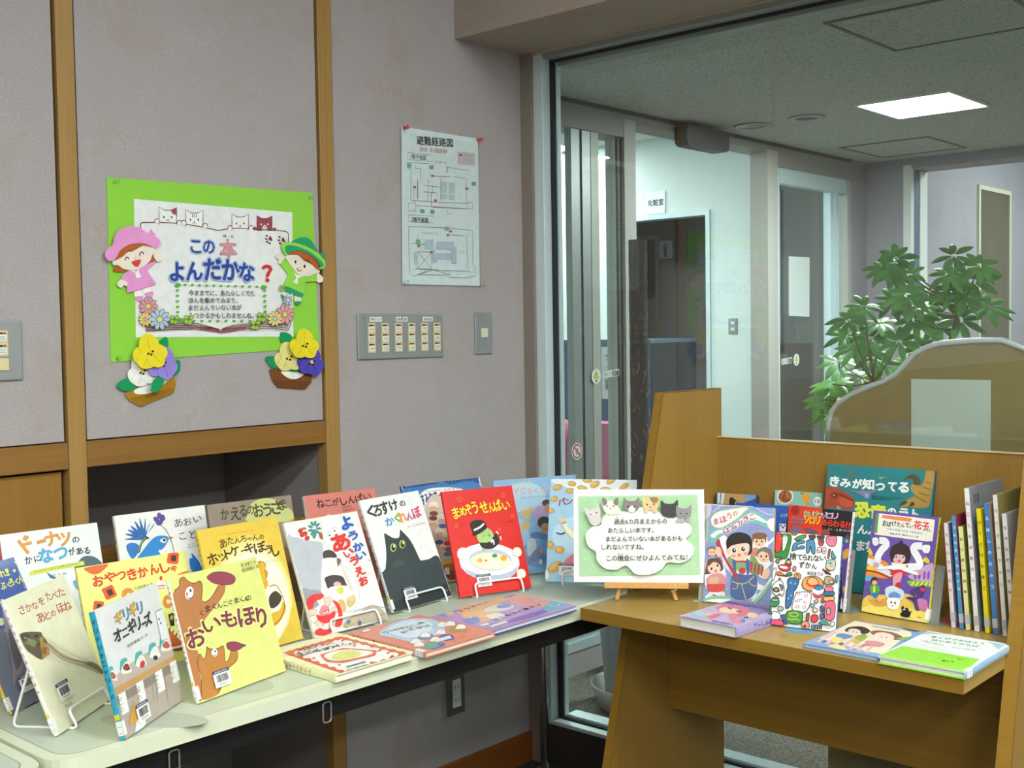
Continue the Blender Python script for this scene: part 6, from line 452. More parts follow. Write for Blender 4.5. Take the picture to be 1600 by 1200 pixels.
POSE = {  # x, y, z of the lower left corner, turn, slope, width, height
'sakana': (-1.7991, -0.6043, 0.6935, 35.2, 68.85, 0.1826, 0.2230),
'onigiri': (-1.7420, -0.7030, 0.6945, 31.89, 76.91, 0.1967, 0.1985),
'oimo': (-1.5733, -0.6397, 0.6935, 10.8, 72.12, 0.2097, 0.2120),
'oyatsu': (-1.6274, -0.4000, 0.6980, -2.99, 72, 0.2151, 0.2013),
'donut': (-1.6773, -0.2087, 0.6935, -3.97, 75, 0.1884, 0.2500),
'fukuro': (-1.7979, -0.4484, 0.6935, 29.2, 66.4, 0.1508, 0.2447),
'aoi': (-1.4274, -0.1719, 0.6935, -5.972, 75, 0.2032, 0.2500),
'kaeru': (-1.2741, -0.2658, 0.6935, -6.791, 77.67, 0.1999, 0.2605),
'atan': (-1.4028, -0.4603, 0.6935, 3.844, 73.35, 0.1949, 0.2495),
'neko': (-1.0180, -0.2635, 0.6935, -7.989, 76, 0.1891, 0.2500),
'youkai': (-1.2006, -0.4751, 0.6980, -0.3765, 66.89, 0.1926, 0.2393),
'kuro': (-0.9607, -0.4427, 0.6980, 3.282, 67.05, 0.1878, 0.2552),
'oyasumi': (-0.7299, -0.2968, 0.6935, -9.149, 68.23, 0.2413, 0.2505),
'mame': (-0.7695, -0.4557, 0.6980, -18.54, 69.07, 0.1879, 0.2473),
'goroku': (-0.5309, -0.3756, 0.6935, -21.99, 75.77, 0.2355, 0.2400),
'pan': (-0.5220, -0.4999, 0.6980, -61.46, 72.05, 0.2122, 0.2503),
'hami': (-0.4825, -0.9171, 0.7025, -71.63, 78.19, 0.1494, 0.2108),
'suterare': (-0.5706, -1.1285, 0.7025, -77.11, 71.85, 0.1331, 0.1873),
'zorori': (-0.3716, -1.0394, 0.7025, -94.49, 78.4, 0.1577, 0.2102),
'kyoryu': (-0.2039, -1.0457, 0.7025, -88.81, 78, 0.2495, 0.2850),
'hanako': (-0.3556, -1.2243, 0.7025, -94.38, 75.92, 0.1456, 0.2135),
'inu': (-0.1816, -0.7487, 0.7025, -79.98, 80.01, 0.1141, 0.1906),
'shoku': (-0.1800, -0.9095, 0.7025, -84.31, 80, 0.1182, 0.2100),
'pen': (-0.2362, -0.8407, 0.7025, -79.99, 80, 0.1294, 0.1800),
'siro': (-0.2952, -0.7888, 0.7025, -76, 80, 0.1190, 0.1800),
'sign': (-0.6376, -0.6807, 0.7410, -54.68, 80.63, 0.2889, 0.2047),
'ebi': (-1.3517, -0.7220, 0.7055, 0, 0, 0.1860, 0.2220),
'uro': (-1.1460, -0.7337, 0.7025, 0, 0, 0.1940, 0.2220),
'pur': (-0.9510, -0.7245, 0.7025, 0, 0, 0.2670, 0.1780),
'pink': (-0.6882, -0.9912, 0.7215, -93, 0, 0.1370, 0.1950),
'girls': (-0.6774, -1.2615, 0.7095, -90, 0, 0.1460, 0.2170),
'green': (-0.6890, -1.4122, 0.7145, -90, 0, 0.1550, 0.2220),
}
LBL = {'oimo': (57.5, 27.3), 'sakana': (52.6, 55.7), 'onigiri': (57.8, 23.5), 'kuro': (60.5, 31.4), 'mame': (65.8, 30.6), 'pan': (50.4, 29.3), 'fukuro': (56.7, 36.4)}
POSTER_GREEN = [[-1.3585, 1.2471], [-0.7948, 1.2668], [-0.8057, 1.649], [-1.3541, 1.6397]]
POSTER_WHITE = [[-1.2981, 1.2995], [-0.875, 1.295], [-0.8698, 1.5968], [-1.2928, 1.5983]]
MAPQ = [[-0.514, 1.4231], [-0.2064, 1.4249], [-0.204, 1.8486], [-0.5116, 1.8531]]; MAPW = [[-0.5115, 1.4299], [-0.2115, 1.4303], [-0.2093, 1.848], [-0.5038, 1.8473]]; MAPO = (-0.5000, 1.4267)
# ================================================================== SETTING
FILL_GLOW = emit('room_fill_glow', (0.92, 0.97, 1.0), ROOM_FILL)
# reading room: left wall is the plane y = 0, the glass wall the plane x = 0
struct(MB().box(-6, -5.2, -0.05, 0, 0.5, 0).build('floor', FLOORM))
struct(MB().box(0, -3.2, -0.05, 6.5, 4.6, -0.004).build('floor_lobby', CARPET))
struct(MB().box(-6, -5.2, 2.70, 0.1, 0.05, 2.76).build('ceiling', CEIL))
# left wall: three papered panels, timber strips between them, an open niche below the rail
wl = sempty('wall_left', (0, 0, 0))
for k, (x0, x1, z0) in enumerate(((-6, -1.467, 1.086), (-1.416, -0.787, 1.086), (-0.733, 0.0, 0.0))):
    MB().box(x0, 0, z0, x1, 0.022, 2.70).build('papered_panel', WALLP, wl)
MB().box(-6, 0.022, 1.04, 0.0, 0.05, 2.7).box(-6, 0.03, 0, -1.44, 0.05, 1.1).box(-0.76, 0.022, 0, 0, 0.05, 1.1).build('backing', DARK, wl)
MB().box(-6, 0.012, 0.0, -1.470, 0.03, 1.022).build('lower_panel', TAN, wl)
n = MB()
n.box(-1.44, 0.45, 0, -0.76, 0.47, 1.1); n.box(-1.46, 0.03, 0, -1.44, 0.47, 1.1); n.box(-0.776, 0.03, 0, -0.756, 0.47, 1.1); n.box(-1.44, 0.03, 1.05, -0.76, 0.47, 1.08)
n.build('niche', NICHE, wl)
sbox('trim_1', -1.460, -0.006, 0, -1.421, 0.03, 2.70, STRIP, bevel=0.0015)
sbox('trim_2', -0.781, -0.006, 0, -0.738, 0.03, 2.70, STRIP, bevel=0.0015)
t = MB(); t.box(-6, -0.004, 1.028, -1.4605, 0.03, 1.083); t.box(-1.4205, -0.004, 1.028, -0.7815, 0.03, 1.083); struct(t.build('trim_3', RAILW, bevel=0.0015))
struct(MB().box(-1.4205, 0.0, 0.79, -0.7815, 0.03, 0.85).build('trim_4', RAILW, bevel=0.0015))
struct(MB().box(-0.737, -0.010, 0, -0.001, 0.0, 0.090).build('baseboard_left', BASEW, bevel=0.0015))
struct(MB().box(-0.293, -5.2, 2.114, 0.10, 0.0, 2.70).build('ceiling_beam', BEAMP))
struct(MB().box(-6.05, -5.2, 0, -6, 0.05, 2.7).build('wall_back', BACKW))
struct(MB().box(-6, -5.25, 0, 0.1, -5.2, 2.7).build('wall_right', BACKW))
for k in range(3):  # glowing panes with frames, added out of view to fill the room with light
    x = -5.4 + k * 1.8; w3 = sempty('window_%d' % (k + 3), (x + 0.75, -5.2, 1.5))
    MB().box(x, -5.198, 0.75, x + 1.5, -5.192, 2.25).build('pane', FILL_GLOW, w3)
    f = MB(); f.box(x - 0.05, -5.2, 0.70, x + 1.55, -5.17, 0.75).box(x - 0.05, -5.2, 2.25, x + 1.55, -5.17, 2.30).box(x - 0.05, -5.2, 0.75, x, -5.17, 2.25).box(x + 1.5, -5.2, 0.75, x + 1.55, -5.17, 2.25).box(x + 0.73, -5.2, 0.75, x + 0.77, -5.18, 2.25)
    f.build('frame', ALU, w3)
struct(MB().box(0.0, -5.2, 0, 0.1, -3.0, 2.114).build('wall_front', BEAMP))
# glass wall
w = sempty('window_1', (0, 0, 0))
MB().box(-0.02, -0.043, 0, 0.10, 0.0, 2.114).build('jamb', plain('brown_jamb', '#8a7f76', 0.6), w)
f = MB()
f.box(-0.012, -0.080, 0.123, 0.022, -0.043, 2.108); f.box(0.034, -0.098, 0.123, 0.050, -0.043, 2.108); f.box(-0.012, -3.0, 0.123, 0.022, -0.08, 0.135); f.box(0.034, -3.0, 0.123, 0.085, -0.1, 0.148)
f.build('frame', ALU, w, bevel=0.002)
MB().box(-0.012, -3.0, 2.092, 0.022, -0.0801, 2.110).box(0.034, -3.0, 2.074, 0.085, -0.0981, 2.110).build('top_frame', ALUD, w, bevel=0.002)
MB().box(0.022, -0.092, 0.13, 0.034, -0.043, 2.105).box(0.022, -3.0, 0.13, 0.034, -0.0921, 0.140).box(0.022, -3.0, 2.086, 0.034, -0.0921, 2.106).build('gasket', RUB, w)
MB().box(-0.016, -3.0, 2.108, -0.012, -0.043, 2.1138).build('cover_strip', plain('cream_strip', '#b8a896', 0.5), w)
MB().box(0.026, -3.0, 0.135, 0.030, -0.075, 2.10).build('pane', PANE, w)
MB().box(-0.005, -3.0, 0.0, 0.085, -0.043, 0.123).build('kick_plate', plain('dark_kick_plate', '#3a3431', 0.5), w)
# lobby
struct(MB().box(0.10, -3.2, 2.135, 3.30, 0.36, 2.20).build('ceiling_lobby', CEIL))
struct(MB().box(0.1, 0.36, 2.031, 1.057, 0.47, 2.118).box(1.057, 0.36, 2.088, 2.15, 0.47, 2.118).box(2.15, 0.36, 2.031, 3.083, 0.47, 2.118).build('trim_5', FRAMEG))
struct(MB().box(0.1, 0.365, 2.118, 3.083, 0.47, 2.20).build('trim_6', plain('dark_header_gap', '#5c554e', 0.6)))
struct(MB().box(0.085, -3.25, 0, 3.3, -3.2, 2.2).build('wall_lobby_front', MAUVE))
d = sempty('door_1', (0, 0.4, 0))
MB().box(0.10, 0.370, 0.03, 0.95, 0.40, 0.12).build('bottom_panel', plain('pale_panel', '#b8b4b0', 0.6), d)
MB().box(0.10, 0.366, 0.12, 0.95, 0.42, 0.155).box(0.10, 0.366, 0.18, 0.95, 0.42, 0.215).box(0.10, 0.372, 0.155, 0.95, 0.42, 0.18).build('bottom_rail', ALU, d)
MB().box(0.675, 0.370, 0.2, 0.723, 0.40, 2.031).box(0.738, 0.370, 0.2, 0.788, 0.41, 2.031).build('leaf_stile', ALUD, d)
MB().box(0.788, 0.368, 0.2, 0.834, 0.41, 2.031).build('front_stile', plain('pale_stile', '#aab0a4', 0.5, 0.2), d)
MB().box(0.723, 0.374, 0.2, 0.738, 0.40, 2.031).box(0.957, 0.372, 0.0, 0.980, 0.382, 2.031).build('seal', plain('dark_door_seal', '#3c3f3e', 0.6), d)
MB().box(0.10, 0.392, 0.2, 0.954, 0.398, 2.031).build('pane', PANE2, d)
MB().box(0.982, 0.358, 0, 1.057, 0.45, 2.10).build('post', plain('pale_post', '#b3b2aa', 0.5), d, bevel=0.002)
d = sempty('door_2', (2.4, 0.4, 0))
MB().box(2.065, 0.358, 0, 2.157, 0.45, 2.10).box(2.864, 0.362, 0, 2.905, 0.45, 2.031).build('post', plain('pale_post', '#b3b2aa', 0.5), d, bevel=0.002)
MB().box(2.700, 0.372, 0, 2.735, 0.41, 2.031).box(2.755, 0.372, 0, 2.79, 0.41, 2.031).box(2.157, 0.37, 0, 2.19, 0.41, 2.031).box(2.191, 0.369, 1.96, 2.863, 0.412, 2.031).build('leaf_stile', ALU, d)
MB().box(2.157, 0.392, 0.03, 2.864, 0.398, 2.031).build('pane', PANE2, d)
struct(MB().box(2.905, 0.362, 0, 3.15, 0.47, 2.135).build('wall_lobby_corner', MAUVE))
# end wall of the lobby with a lit doorway
struct(MB().box(3.083, 0.165, 0, 3.28, 0.362, 2.135).box(3.083, -3.2, 2.083, 3.28, 0.165, 2.2).build('wall_end', MAUVE))
d = sempty('door_3', (3.083, 0.14, 0))
MB().box(3.075, 0.125, 0, 3.11, 0.165, 2.10).box(3.19, 0.125, 0, 3.28, 0.165, 2.08).build('frame', WHITE, d)
MB().box(3.11, 0.13, 0, 3.19, 0.165, 2.08).build('track', plain('blue_grey_track', '#5a6f86', 0.5), d)
# room behind the end wall
struct(MB().box(3.28, 0.17, 0, 6.5, 0.21, 2.6).build('wall_side_room', MAUVE))
struct(MB().box(6.45, -3.2, 0, 6.5, 0.2, 2.6).build('wall_side_room_end', WHITEW))
struct(MB().box(3.28, -3.25, 0, 6.5, -3.2, 2.6).build('wall_side_room_front', WHITEW))
struct(MB().box(3.28, -3.2, 2.55, 6.5, 0.2, 2.6).build('ceiling_side_room', WHITEW))
d = sempty('door_4', (4.3, 0.17, 0))
MB().box(4.085, 0.155, 0, 4.11, 0.17, 2.065).box(4.58, 0.155, 0, 4.605, 0.17, 2.065).box(4.085, 0.155, 2.065, 4.605, 0.17, 2.09).build('frame', plain('pale_door_frame', '#cfd2b8', 0.5), d)
MB().box(4.11, 0.16, 0, 4.58, 0.17, 2.065).build('door_leaf', wood('ribbed_brown_door', '#58523f', '#6d6650', 'Z'), d)
# hall beyond the sliding doors
struct(MB().box(3.48, 2.30, 0, 3.56, 4.5, 2.55).box(3.48, 1.572, 2.0, 3.56, 2.30, 2.55).box(3.48, 1.10, 0, 3.56, 1.572, 2.55).build('wall_hall', WHITEW))
struct(MB().box(3.47, 1.552, 0, 3.57, 1.582, 1.99).box(3.47, 2.29, 0, 3.57, 2.32, 1.99).box(3.47, 1.552, 1.99, 3.57, 2.32, 2.02).build('trim_7', ALU))
struct(MB().box(4.30, 1.2, 0, 4.36, 3.6, 2.55).build('wall_washroom', plain('washroom_mauve', '#857c7c', 0.8)))
struct(MB().box(3.56, 1.2, 0, 4.3, 1.24, 2.5).box(3.56, 3.5, 0, 4.3, 3.54, 2.5).box(3.56, 1.2, 2.4, 4.3, 3.54, 2.44).build('wall_washroom_side', plain('washroom_mauve', '#857c7c', 0.8)))
d = sempty('door_5', (4.3, 2.6, 0))
MB().box(4.28, 2.49, 0, 4.30, 2.52, 1.94).box(4.28, 2.49, 1.94, 4.30, 3.2, 1.97).build('frame', plain('beige_frame', '#a49a8c', 0.5), d)
MB().box(4.285, 2.52, 1.52, 4.30, 3.2, 1.94).build('dark_opening', plain('dark_door_glass', '#24282a', 0.2), d)
MB().box(4.285, 2.52, 0.0, 4.30, 3.2, 1.52).build('door_leaf', plain('pale_grey_leaf', '#8f928c', 0.5), d)
struct(MB().box(0.1, 4.5, 0, 6.5, 4.55, 2.55).build('wall_hall_back', WHITEW))
struct(MB().box(0.05, 0.47, 0, 0.1, 4.5, 2.55).build('wall_hall_left', WHITEW))
struct(MB().box(0.05, 0.47, 2.5, 3.6, 4.55, 2.56).build('ceiling_hall', WHITEW))
struct(MB().box(3.30, 0.47, 0, 3.34, 1.10, 2.55).build('wall_hall_right', plain('dark_hall_wall', '#6a6462', 0.7)))
struct(MB().box(0.1, 0.38, 2.2, 3.3, 0.47, 2.55).build('wall_hall_header', WHITEW))
d = sempty('window_2', (3.29, 1.0, 1.6))
MB().box(3.285, 0.99, 1.20, 3.30, 1.08, 2.05).build('pane', emit('daylight_pane', (0.72, 0.88, 1.0), WINDOW_GLOW), d)
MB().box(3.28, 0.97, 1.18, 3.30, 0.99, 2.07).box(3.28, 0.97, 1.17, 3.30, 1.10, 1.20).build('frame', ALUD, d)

# ================================================================== LAMPS
ELAMP = emit('lamp_diffuser_room', COOL, LAMP_ROOM)
def ceiling_lamp(x, y, z, sx, sy, label, mat, group=None):
    t = thing('ceiling_light', label, 'light', (x, y, z), group)
    f = MB(); a, b = sx / 2 + 0.012, sy / 2 + 0.012
    f.box(x - a, y - b, z - 0.006, x + a, y - sy / 2, z + 0.01).box(x - a, y + sy / 2, z - 0.006, x + a, y + b, z + 0.01).box(x - a, y - sy / 2, z - 0.006, x - sx / 2, y + sy / 2, z + 0.01).box(x + sx / 2, y - sy / 2, z - 0.006, x + a, y + sy / 2, z + 0.01)
    f.build('frame', WHITE, t)
    MB().box(x - sx / 2, y - sy / 2, z - 0.004, x + sx / 2, y + sy / 2, z).build('diffuser', mat, t)
for x in (-1.2, -3.2, -5.2):
    for y in (-2.2, -3.5, -4.7):
        ceiling_lamp(x, y, 2.695, 1.24, 0.34, 'long fluorescent ceiling light of the reading room, out of the picture', ELAMP, 'reading room ceiling lights')
ceiling_lamp(1.735, -0.49, 2.133, 0.37, 0.345, 'bright square ceiling light in the lobby behind the glass', emit('lamp_diffuser_lobby', (0.90, 1.0, 0.98), LAMP_ENTRANCE))
EH = emit('lamp_diffuser_hall', (0.88, 1.0, 0.97), LAMP_HALL)
ceiling_lamp(1.75, 1.9, 2.495, 0.6, 0.6, 'hall ceiling light over the white wall, beyond the doorway', EH)
ceiling_lamp(3.15, 2.75, 2.495, 0.5, 0.5, 'hall ceiling light seen as a bright wedge through the left glass door', EH)
ES = emit('lamp_diffuser_side', (0.86, 0.98, 1.0), LAMP_SIDE)
ceiling_lamp(4.2, -1.1, 2.545, 0.9, 0.6, 'ceiling light of the room past the lit doorway, out of sight', ES)
for x, y, r, lab in ((1.66, 0.195, 0.062, 'recessed round downlight nearer the doors, with a white ring'), (1.65, -0.051, 0.055, 'grey recessed round downlight beside the bright square light')):
    t = thing('downlight', lab, 'light', (x, y, 2.135), 'lobby downlights')
    MB().lathe([(r, 0.0), (r + 0.016, -0.002), (r + 0.016, -0.007), (r, -0.008), (r - 0.004, -0.003)], 32, (x, y, 2.135)).build('ring', plain('downlight_ring', '#b6bab4', 0.4), t, smooth=True)
    MB().lathe([(r - 0.003, -0.004), (r * 0.7, -0.0025), (r * 0.45, -0.001), (0.001, -0.001)], 32, (x, y, 2.135)).build('reflector', plain('downlight_reflector', '#77776f', 0.25, 0.8), t, smooth=True)
for x0, y0, x1, y1, lab in ((0.36, -1.25, 0.82, -0.78, 'square ceiling hatch close above the glass, grey outline'), (2.48, -0.205, 2.94, 0.22, 'square ceiling hatch near the doorway beyond the square light')):
    t = thing('ceiling_hatch', lab, 'ceiling hatch', ((x0 + x1) / 2, (y0 + y1) / 2, 2.135), 'lobby ceiling hatches')
    f = MB(); q = 0.012
    f.box(x0, y0, 2.131, x1, y0 + q, 2.136).box(x0, y1 - q, 2.131, x1, y1, 2.136).box(x0, y0 + q, 2.131, x0 + q, y1 - q, 2.136).box(x1 - q, y0 + q, 2.131, x1, y1 - q, 2.136)
    f.build('frame', plain('hatch_frame', '#6d726c', 0.5, 0.3), t)
    MB().box(x0 + q, y0 + q, 2.1335, x1 - q, y1 - q, 2.136).build('panel', CEIL, t)

# ================================================================== THINGS ON THE LEFT WALL
def on_wall(x0, z0, y):
    return lambda x, y2, z: (x0 + x, y - z, z0 + y2)
GREENP = plain('green_card', '#8fd246', 0.75, spec=0.2, var=0.02)
P4 = POSTER_GREEN; PO = (-1.3585, 1.2471)
t = thing('notice_poster', 'green card poster with a white sheet asking have you read this book', 'poster', (P4[0][0], 0, P4[0][1]))
MB().prism([tuple(p) for p in P4], -0.0022, -0.0004, 'Y').build('green_card', GREENP, t)
mb = MB(); mb.prism([tuple(p) for p in POSTER_WHITE], -0.0034, -0.0024, 'Y', '#e9efee')
draw(mb, ART['poster'], on_wall(PO[0], PO[1], -0.0035)); mb.build('printed_sheet', PAPER, t)
CLEAR = glass('clear_pin', (0.9, 0.95, 0.95), 1.5)
def push_pin(x, z, mat, lab, y=-0.002, grp='push pins'):
    t = thing('push_pin', lab, 'push pin', (x, y, z), grp)
    M = Matrix.Translation((x, y, z)) @ Matrix.Rotation(R(90), 4, 'X')
    MB().lathe([(0.0005, 0), (0.0045, 0), (0.005, 0.0015), (0.0026, 0.004), (0.0026, 0.010), (0.0052, 0.0125), (0.0052, 0.0150), (0.0005, 0.0155)], 20, (0, 0, 0), M=M).build('head', mat, t, smooth=True)
REDPIN = plain('red_pin', '#d83a24', 0.3)
push_pin(-1.3367, 1.6317, CLEAR, 'clear push pin at the upper left corner of the green poster', -0.0022)
push_pin(-0.8159, 1.6365, CLEAR, 'clear push pin at the upper right corner of the green poster', -0.0022)
push_pin(-1.3419, 1.2548, CLEAR, 'clear push pin at the lower left corner of the green poster', -0.0022)
push_pin(-0.8070, 1.2623, CLEAR, 'clear push pin at the lower right corner of the green poster', -0.0022)
push_pin(-0.4958, 1.8448, REDPIN, 'red push pin at the upper left corner of the evacuation map', -0.0055)
push_pin(-0.2120, 1.8441, REDPIN, 'red push pin at the upper right corner of the evacuation map', -0.0055)
push_pin(-0.5067, 1.4351, CLEAR, 'clear push pin at the lower left corner of the evacuation map', -0.0055)
push_pin(-0.2115, 1.4303, CLEAR, 'clear push pin at the lower right corner of the evacuation map', -0.0055)
# paper figures and flower baskets, cut from card and lying on the wall
def card(mb, code, y0, step=0.0009):
    # every shape is a cut piece of card with its own thickness, the later ones lie on the earlier
    y = y0
    for op in code.split('|'):
        head, *rest = op.split(' '); k = head[0]; col = PALETTE[int(head[1:])]; n = [float(v) / 4000 for v in rest]
        if k in 'pb':
            P = [(n[i], n[i + 1]) for i in range(0, len(n), 2)]
            if k == 'b': P = catmull(P, True, 5)
        elif k in 'eo':
            if k == 'o': n = [n[0], n[1], n[2], 0, 0, n[3]]
            P = [(n[0] + n[2] * math.cos(q) + n[4] * math.sin(q), n[1] + n[3] * math.cos(q) + n[5] * math.sin(q)) for q in [2 * math.pi * i / 20 for i in range(20)]]
        else:
            w = n[0] / 2; Q = catmull([(n[i], n[i + 1]) for i in range(1, len(n), 2)], False, 4); A = []; B = []
            for i, p in enumerate(Q):
                a = Q[max(i - 1, 0)]; b = Q[min(i + 1, len(Q) - 1)]; l = math.dist(a, b) or 1e-6
                A.append((p[0] - (b[1] - a[1]) / l * w, p[1] + (b[0] - a[0]) / l * w)); B.append((p[0] + (b[1] - a[1]) / l * w, p[1] - (b[0] - a[0]) / l * w))
            P = A + B[::-1]
        P = [(x + PO[0], z + PO[1]) for x, z in P]
        mb.prism(P, y - step, y, 'Y', col); y -= step * 0.55
    return y
t = thing('paper_girl', 'cut paper girl in a pink hat and dress, left on the green poster', 'paper figure', (-1.302, -0.004, 1.399), 'cut paper figures'); y = -0.0042
m = MB(); y = card(m, ART['girl.leg#0'], y); m.build('leg', PAPER, t)
m = MB(); y = card(m, ART['girl.leg#1'], y); m.build('leg', PAPER, t)
m = MB(); y = card(m, ART['girl.shoe#2'], y); m.build('shoe', PAPER, t)
m = MB(); y = card(m, ART['girl.shoe#3'], y); m.build('shoe', PAPER, t)
m = MB(); y = card(m, ART['girl.hair#0'], y); m.build('hair', PAPER, t)
m = MB(); y = card(m, ART['girl.hair#1'], y); m.build('hair', PAPER, t)
m = MB(); y = card(m, ART['girl.dress'], y); m.build('dress', PAPER, t)
m = MB(); y = card(m, ART['girl.hand#0'], y); m.build('hand', PAPER, t)
m = MB(); y = card(m, ART['girl.hand#1'], y); m.build('hand', PAPER, t)
m = MB(); y = card(m, ART['girl.face'], y); m.build('face', PAPER, t)
m = MB(); y = card(m, ART['girl.fringe'], y); m.build('fringe', PAPER, t)
m = MB(); y = card(m, ART['girl.hat'], y); m.build('hat', PAPER, t)
t = thing('paper_boy', 'cut paper boy in a green hat, right on the green poster', 'paper figure', (-0.907, -0.004, 1.406), 'cut paper figures'); y = -0.0042
m = MB(); y = card(m, ART['boy.leg#0'], y); m.build('leg', PAPER, t)
m = MB(); y = card(m, ART['boy.leg#1'], y); m.build('leg', PAPER, t)
m = MB(); y = card(m, ART['boy.shoe#2'], y); m.build('shoe', PAPER, t)
m = MB(); y = card(m, ART['boy.shoe#3'], y); m.build('shoe', PAPER, t)
m = MB(); y = card(m, ART['boy.shorts'], y); m.build('shorts', PAPER, t)
m = MB(); y = card(m, ART['boy.shirt'], y); m.build('shirt', PAPER, t)
m = MB(); y = card(m, ART['boy.hand#0'], y); m.build('hand', PAPER, t)
m = MB(); y = card(m, ART['boy.hand#1'], y); m.build('hand', PAPER, t)
m = MB(); y = card(m, ART['boy.face'], y); m.build('face', PAPER, t)
m = MB(); y = card(m, ART['boy.fringe'], y); m.build('fringe', PAPER, t)
m = MB(); y = card(m, ART['boy.hat'], y); m.build('hat', PAPER, t)
t = thing('paper_flower_basket', 'cut paper flowers in a mustard yellow basket, lower left of the poster', 'paper flowers', (-1.330, -0.004, 1.178), 'paper flower baskets'); y = -0.0042
m = MB(); y = card(m, ART['basket_yellow.basket'], y); m.build('basket', PAPER, t)
m = MB(); y = card(m, ART['basket_yellow.doily'], y); m.build('doily', PAPER, t)
m = MB(); y = card(m, ART['basket_yellow.leaf#0'], y); m.build('leaf', PAPER, t)
m = MB(); y = card(m, ART['basket_yellow.leaf#1'], y); m.build('leaf', PAPER, t)
m = MB(); y = card(m, ART['basket_yellow.leaf#2'], y); m.build('leaf', PAPER, t)
m = MB(); y = card(m, ART['basket_yellow.white_flower'], y); m.build('white_flower', PAPER, t)
m = MB(); y = card(m, ART['basket_yellow.purple_flower'], y); m.build('purple_flower', PAPER, t)
m = MB(); y = card(m, ART['basket_yellow.yellow_flower'], y); m.build('yellow_flower', PAPER, t)
m = MB(); y = card(m, ART['basket_yellow.front_leaf'], y); m.build('front_leaf', PAPER, t)
t = thing('paper_flower_basket', 'cut paper flowers in a brown basket, lower right of the poster', 'paper flowers', (-0.950, -0.004, 1.217), 'paper flower baskets'); y = -0.0042
m = MB(); y = card(m, ART['basket_brown.basket'], y); m.build('basket', PAPER, t)
m = MB(); y = card(m, ART['basket_brown.doily'], y); m.build('doily', PAPER, t)
m = MB(); y = card(m, ART['basket_brown.leaf#0'], y); m.build('leaf', PAPER, t)
m = MB(); y = card(m, ART['basket_brown.leaf#1'], y); m.build('leaf', PAPER, t)
m = MB(); y = card(m, ART['basket_brown.leaf#2'], y); m.build('leaf', PAPER, t)
m = MB(); y = card(m, ART['basket_brown.leaf#3'], y); m.build('leaf', PAPER, t)
m = MB(); y = card(m, ART['basket_brown.pale_flower'], y); m.build('pale_flower', PAPER, t)
m = MB(); y = card(m, ART['basket_brown.blue_flower'], y); m.build('blue_flower', PAPER, t)
m = MB(); y = card(m, ART['basket_brown.yellow_flower'], y); m.build('yellow_flower', PAPER, t)
# evacuation map in a clear film, slightly away from the wall
t = thing('evacuation_map', 'laminated white evacuation route map with red pins, above the wide switch plate', 'map', (MAPQ[0][0], 0, MAPQ[0][1]))
mb = MB(); mb.prism([tuple(p) for p in MAPW], -0.004, -0.003, 'Y', '#e4eeee'); draw(mb, ART['map'], on_wall(MAPO[0], MAPO[1], -0.0042)); mb.build('printed_sheet', FILM, t)
MB().prism([tuple(p) for p in MAPQ], -0.0055, -0.0051, 'Y').build('clear_film', glass('laminate_film', (0.97, 0.99, 0.99), 1.35), t)
# switch plates
def screw(t, x, y, z, r=0.0035):
    MB().lathe([(0.0002, 0.0022), (r * 0.6, 0.002), (r, 0.0)], 14, (0, 0, 0), M=Matrix.Translation((x, y, z)) @ Matrix.Rotation(R(90), 4, 'X')).build('screw', plain('screw_steel', '#b0b4b4', 0.3, 0.8), t)
def switch_plate(name, label, x0, x1, z0, z1, cols, rows, group=None, tags=()):
    t = thing(name, label, 'light switch', ((x0 + x1) / 2, 0, (z0 + z1) / 2), group)
    MB().box(x0, -0.007, z0, x1, 0, z1).build('plate', STEEL, t, bevel=0.004, seg=3)
    for c in cols:
        m = MB(); m.box(c - 0.0125, -0.009, rows[-1] - 0.013, c + 0.0125, -0.006, rows[0] + 0.013); m.build('switch_module', IVORY, t)
        for r in rows:
            b = MB().box(c - 0.0095, -0.0105, r - 0.0095, c + 0.0095, -0.0085, r + 0.0045).build('switch', WHITE, t, bevel=0.0008)
            g = MB().box(c - 0.0095, -0.0098, r + 0.0055, c + 0.002, -0.0088, r + 0.0095, '#3c4a3a'); g.box(c + 0.003, -0.0102, r + 0.006, c + 0.0085, -0.0088, r + 0.0095, '#d8432c')
            for q in range(3): g.box(c - 0.007, -0.0107, r - 0.006 + q * 0.003, c + 0.007, -0.01045, r - 0.0048 + q * 0.003, '#8f938c')
            g.build('indicator', PAPER, t)
    for sx in ((x0 + 0.022, (x0 + x1) / 2, x1 - 0.022) if len(cols) > 3 else (((x0 + x1) / 2),)):
        for sz in (z0 + 0.012, z1 - 0.010): screw(t, sx, -0.007, sz)
    for tx, tw, txt in tags:
        q = MB().box(tx, -0.0076, z1 - 0.022, tx + tw, -0.0069, z1 - 0.009, '#e6e8e4')
        put_text(q, lambda x, y: (x, -0.0078, y), txt, (tx + 0.004, z1 - 0.0195), (tx + tw - 0.004, z1 - 0.0195), 0.007, '#6a6e6c', 0.02); q.build('name_tag', PAPER, t)
    return t
switch_plate('switch_panel', 'wide steel switch plate with six columns of small ivory switches', -0.672, -0.364, 1.232, 1.352, [-0.627 + i * 0.0475 for i in range(6)], (1.313, 1.288, 1.263), None, ((-0.632, 0.042, '照明スイッチ'), (-0.540, 0.042, '閲覧室'), (-0.442, 0.038, '事務室')))
switch_plate('switch_panel', 'steel switch plate left of the first timber strip, cut by the picture edge', -1.72, -1.551, 1.217, 1.338, [-1.690, -1.642, -1.594], (1.304, 1.279), 'steel switch plates')
MB().box(-1.6065, -0.010, 1.238, -1.5815, -0.006, 1.262).build('blank_switch', IVORY, bpy.data.objects['switch_panel.001'])
t = thing('light_switch', 'narrow steel plate with one square switch, right of the wide plate', 'light switch', (-0.198, 0, 1.295))
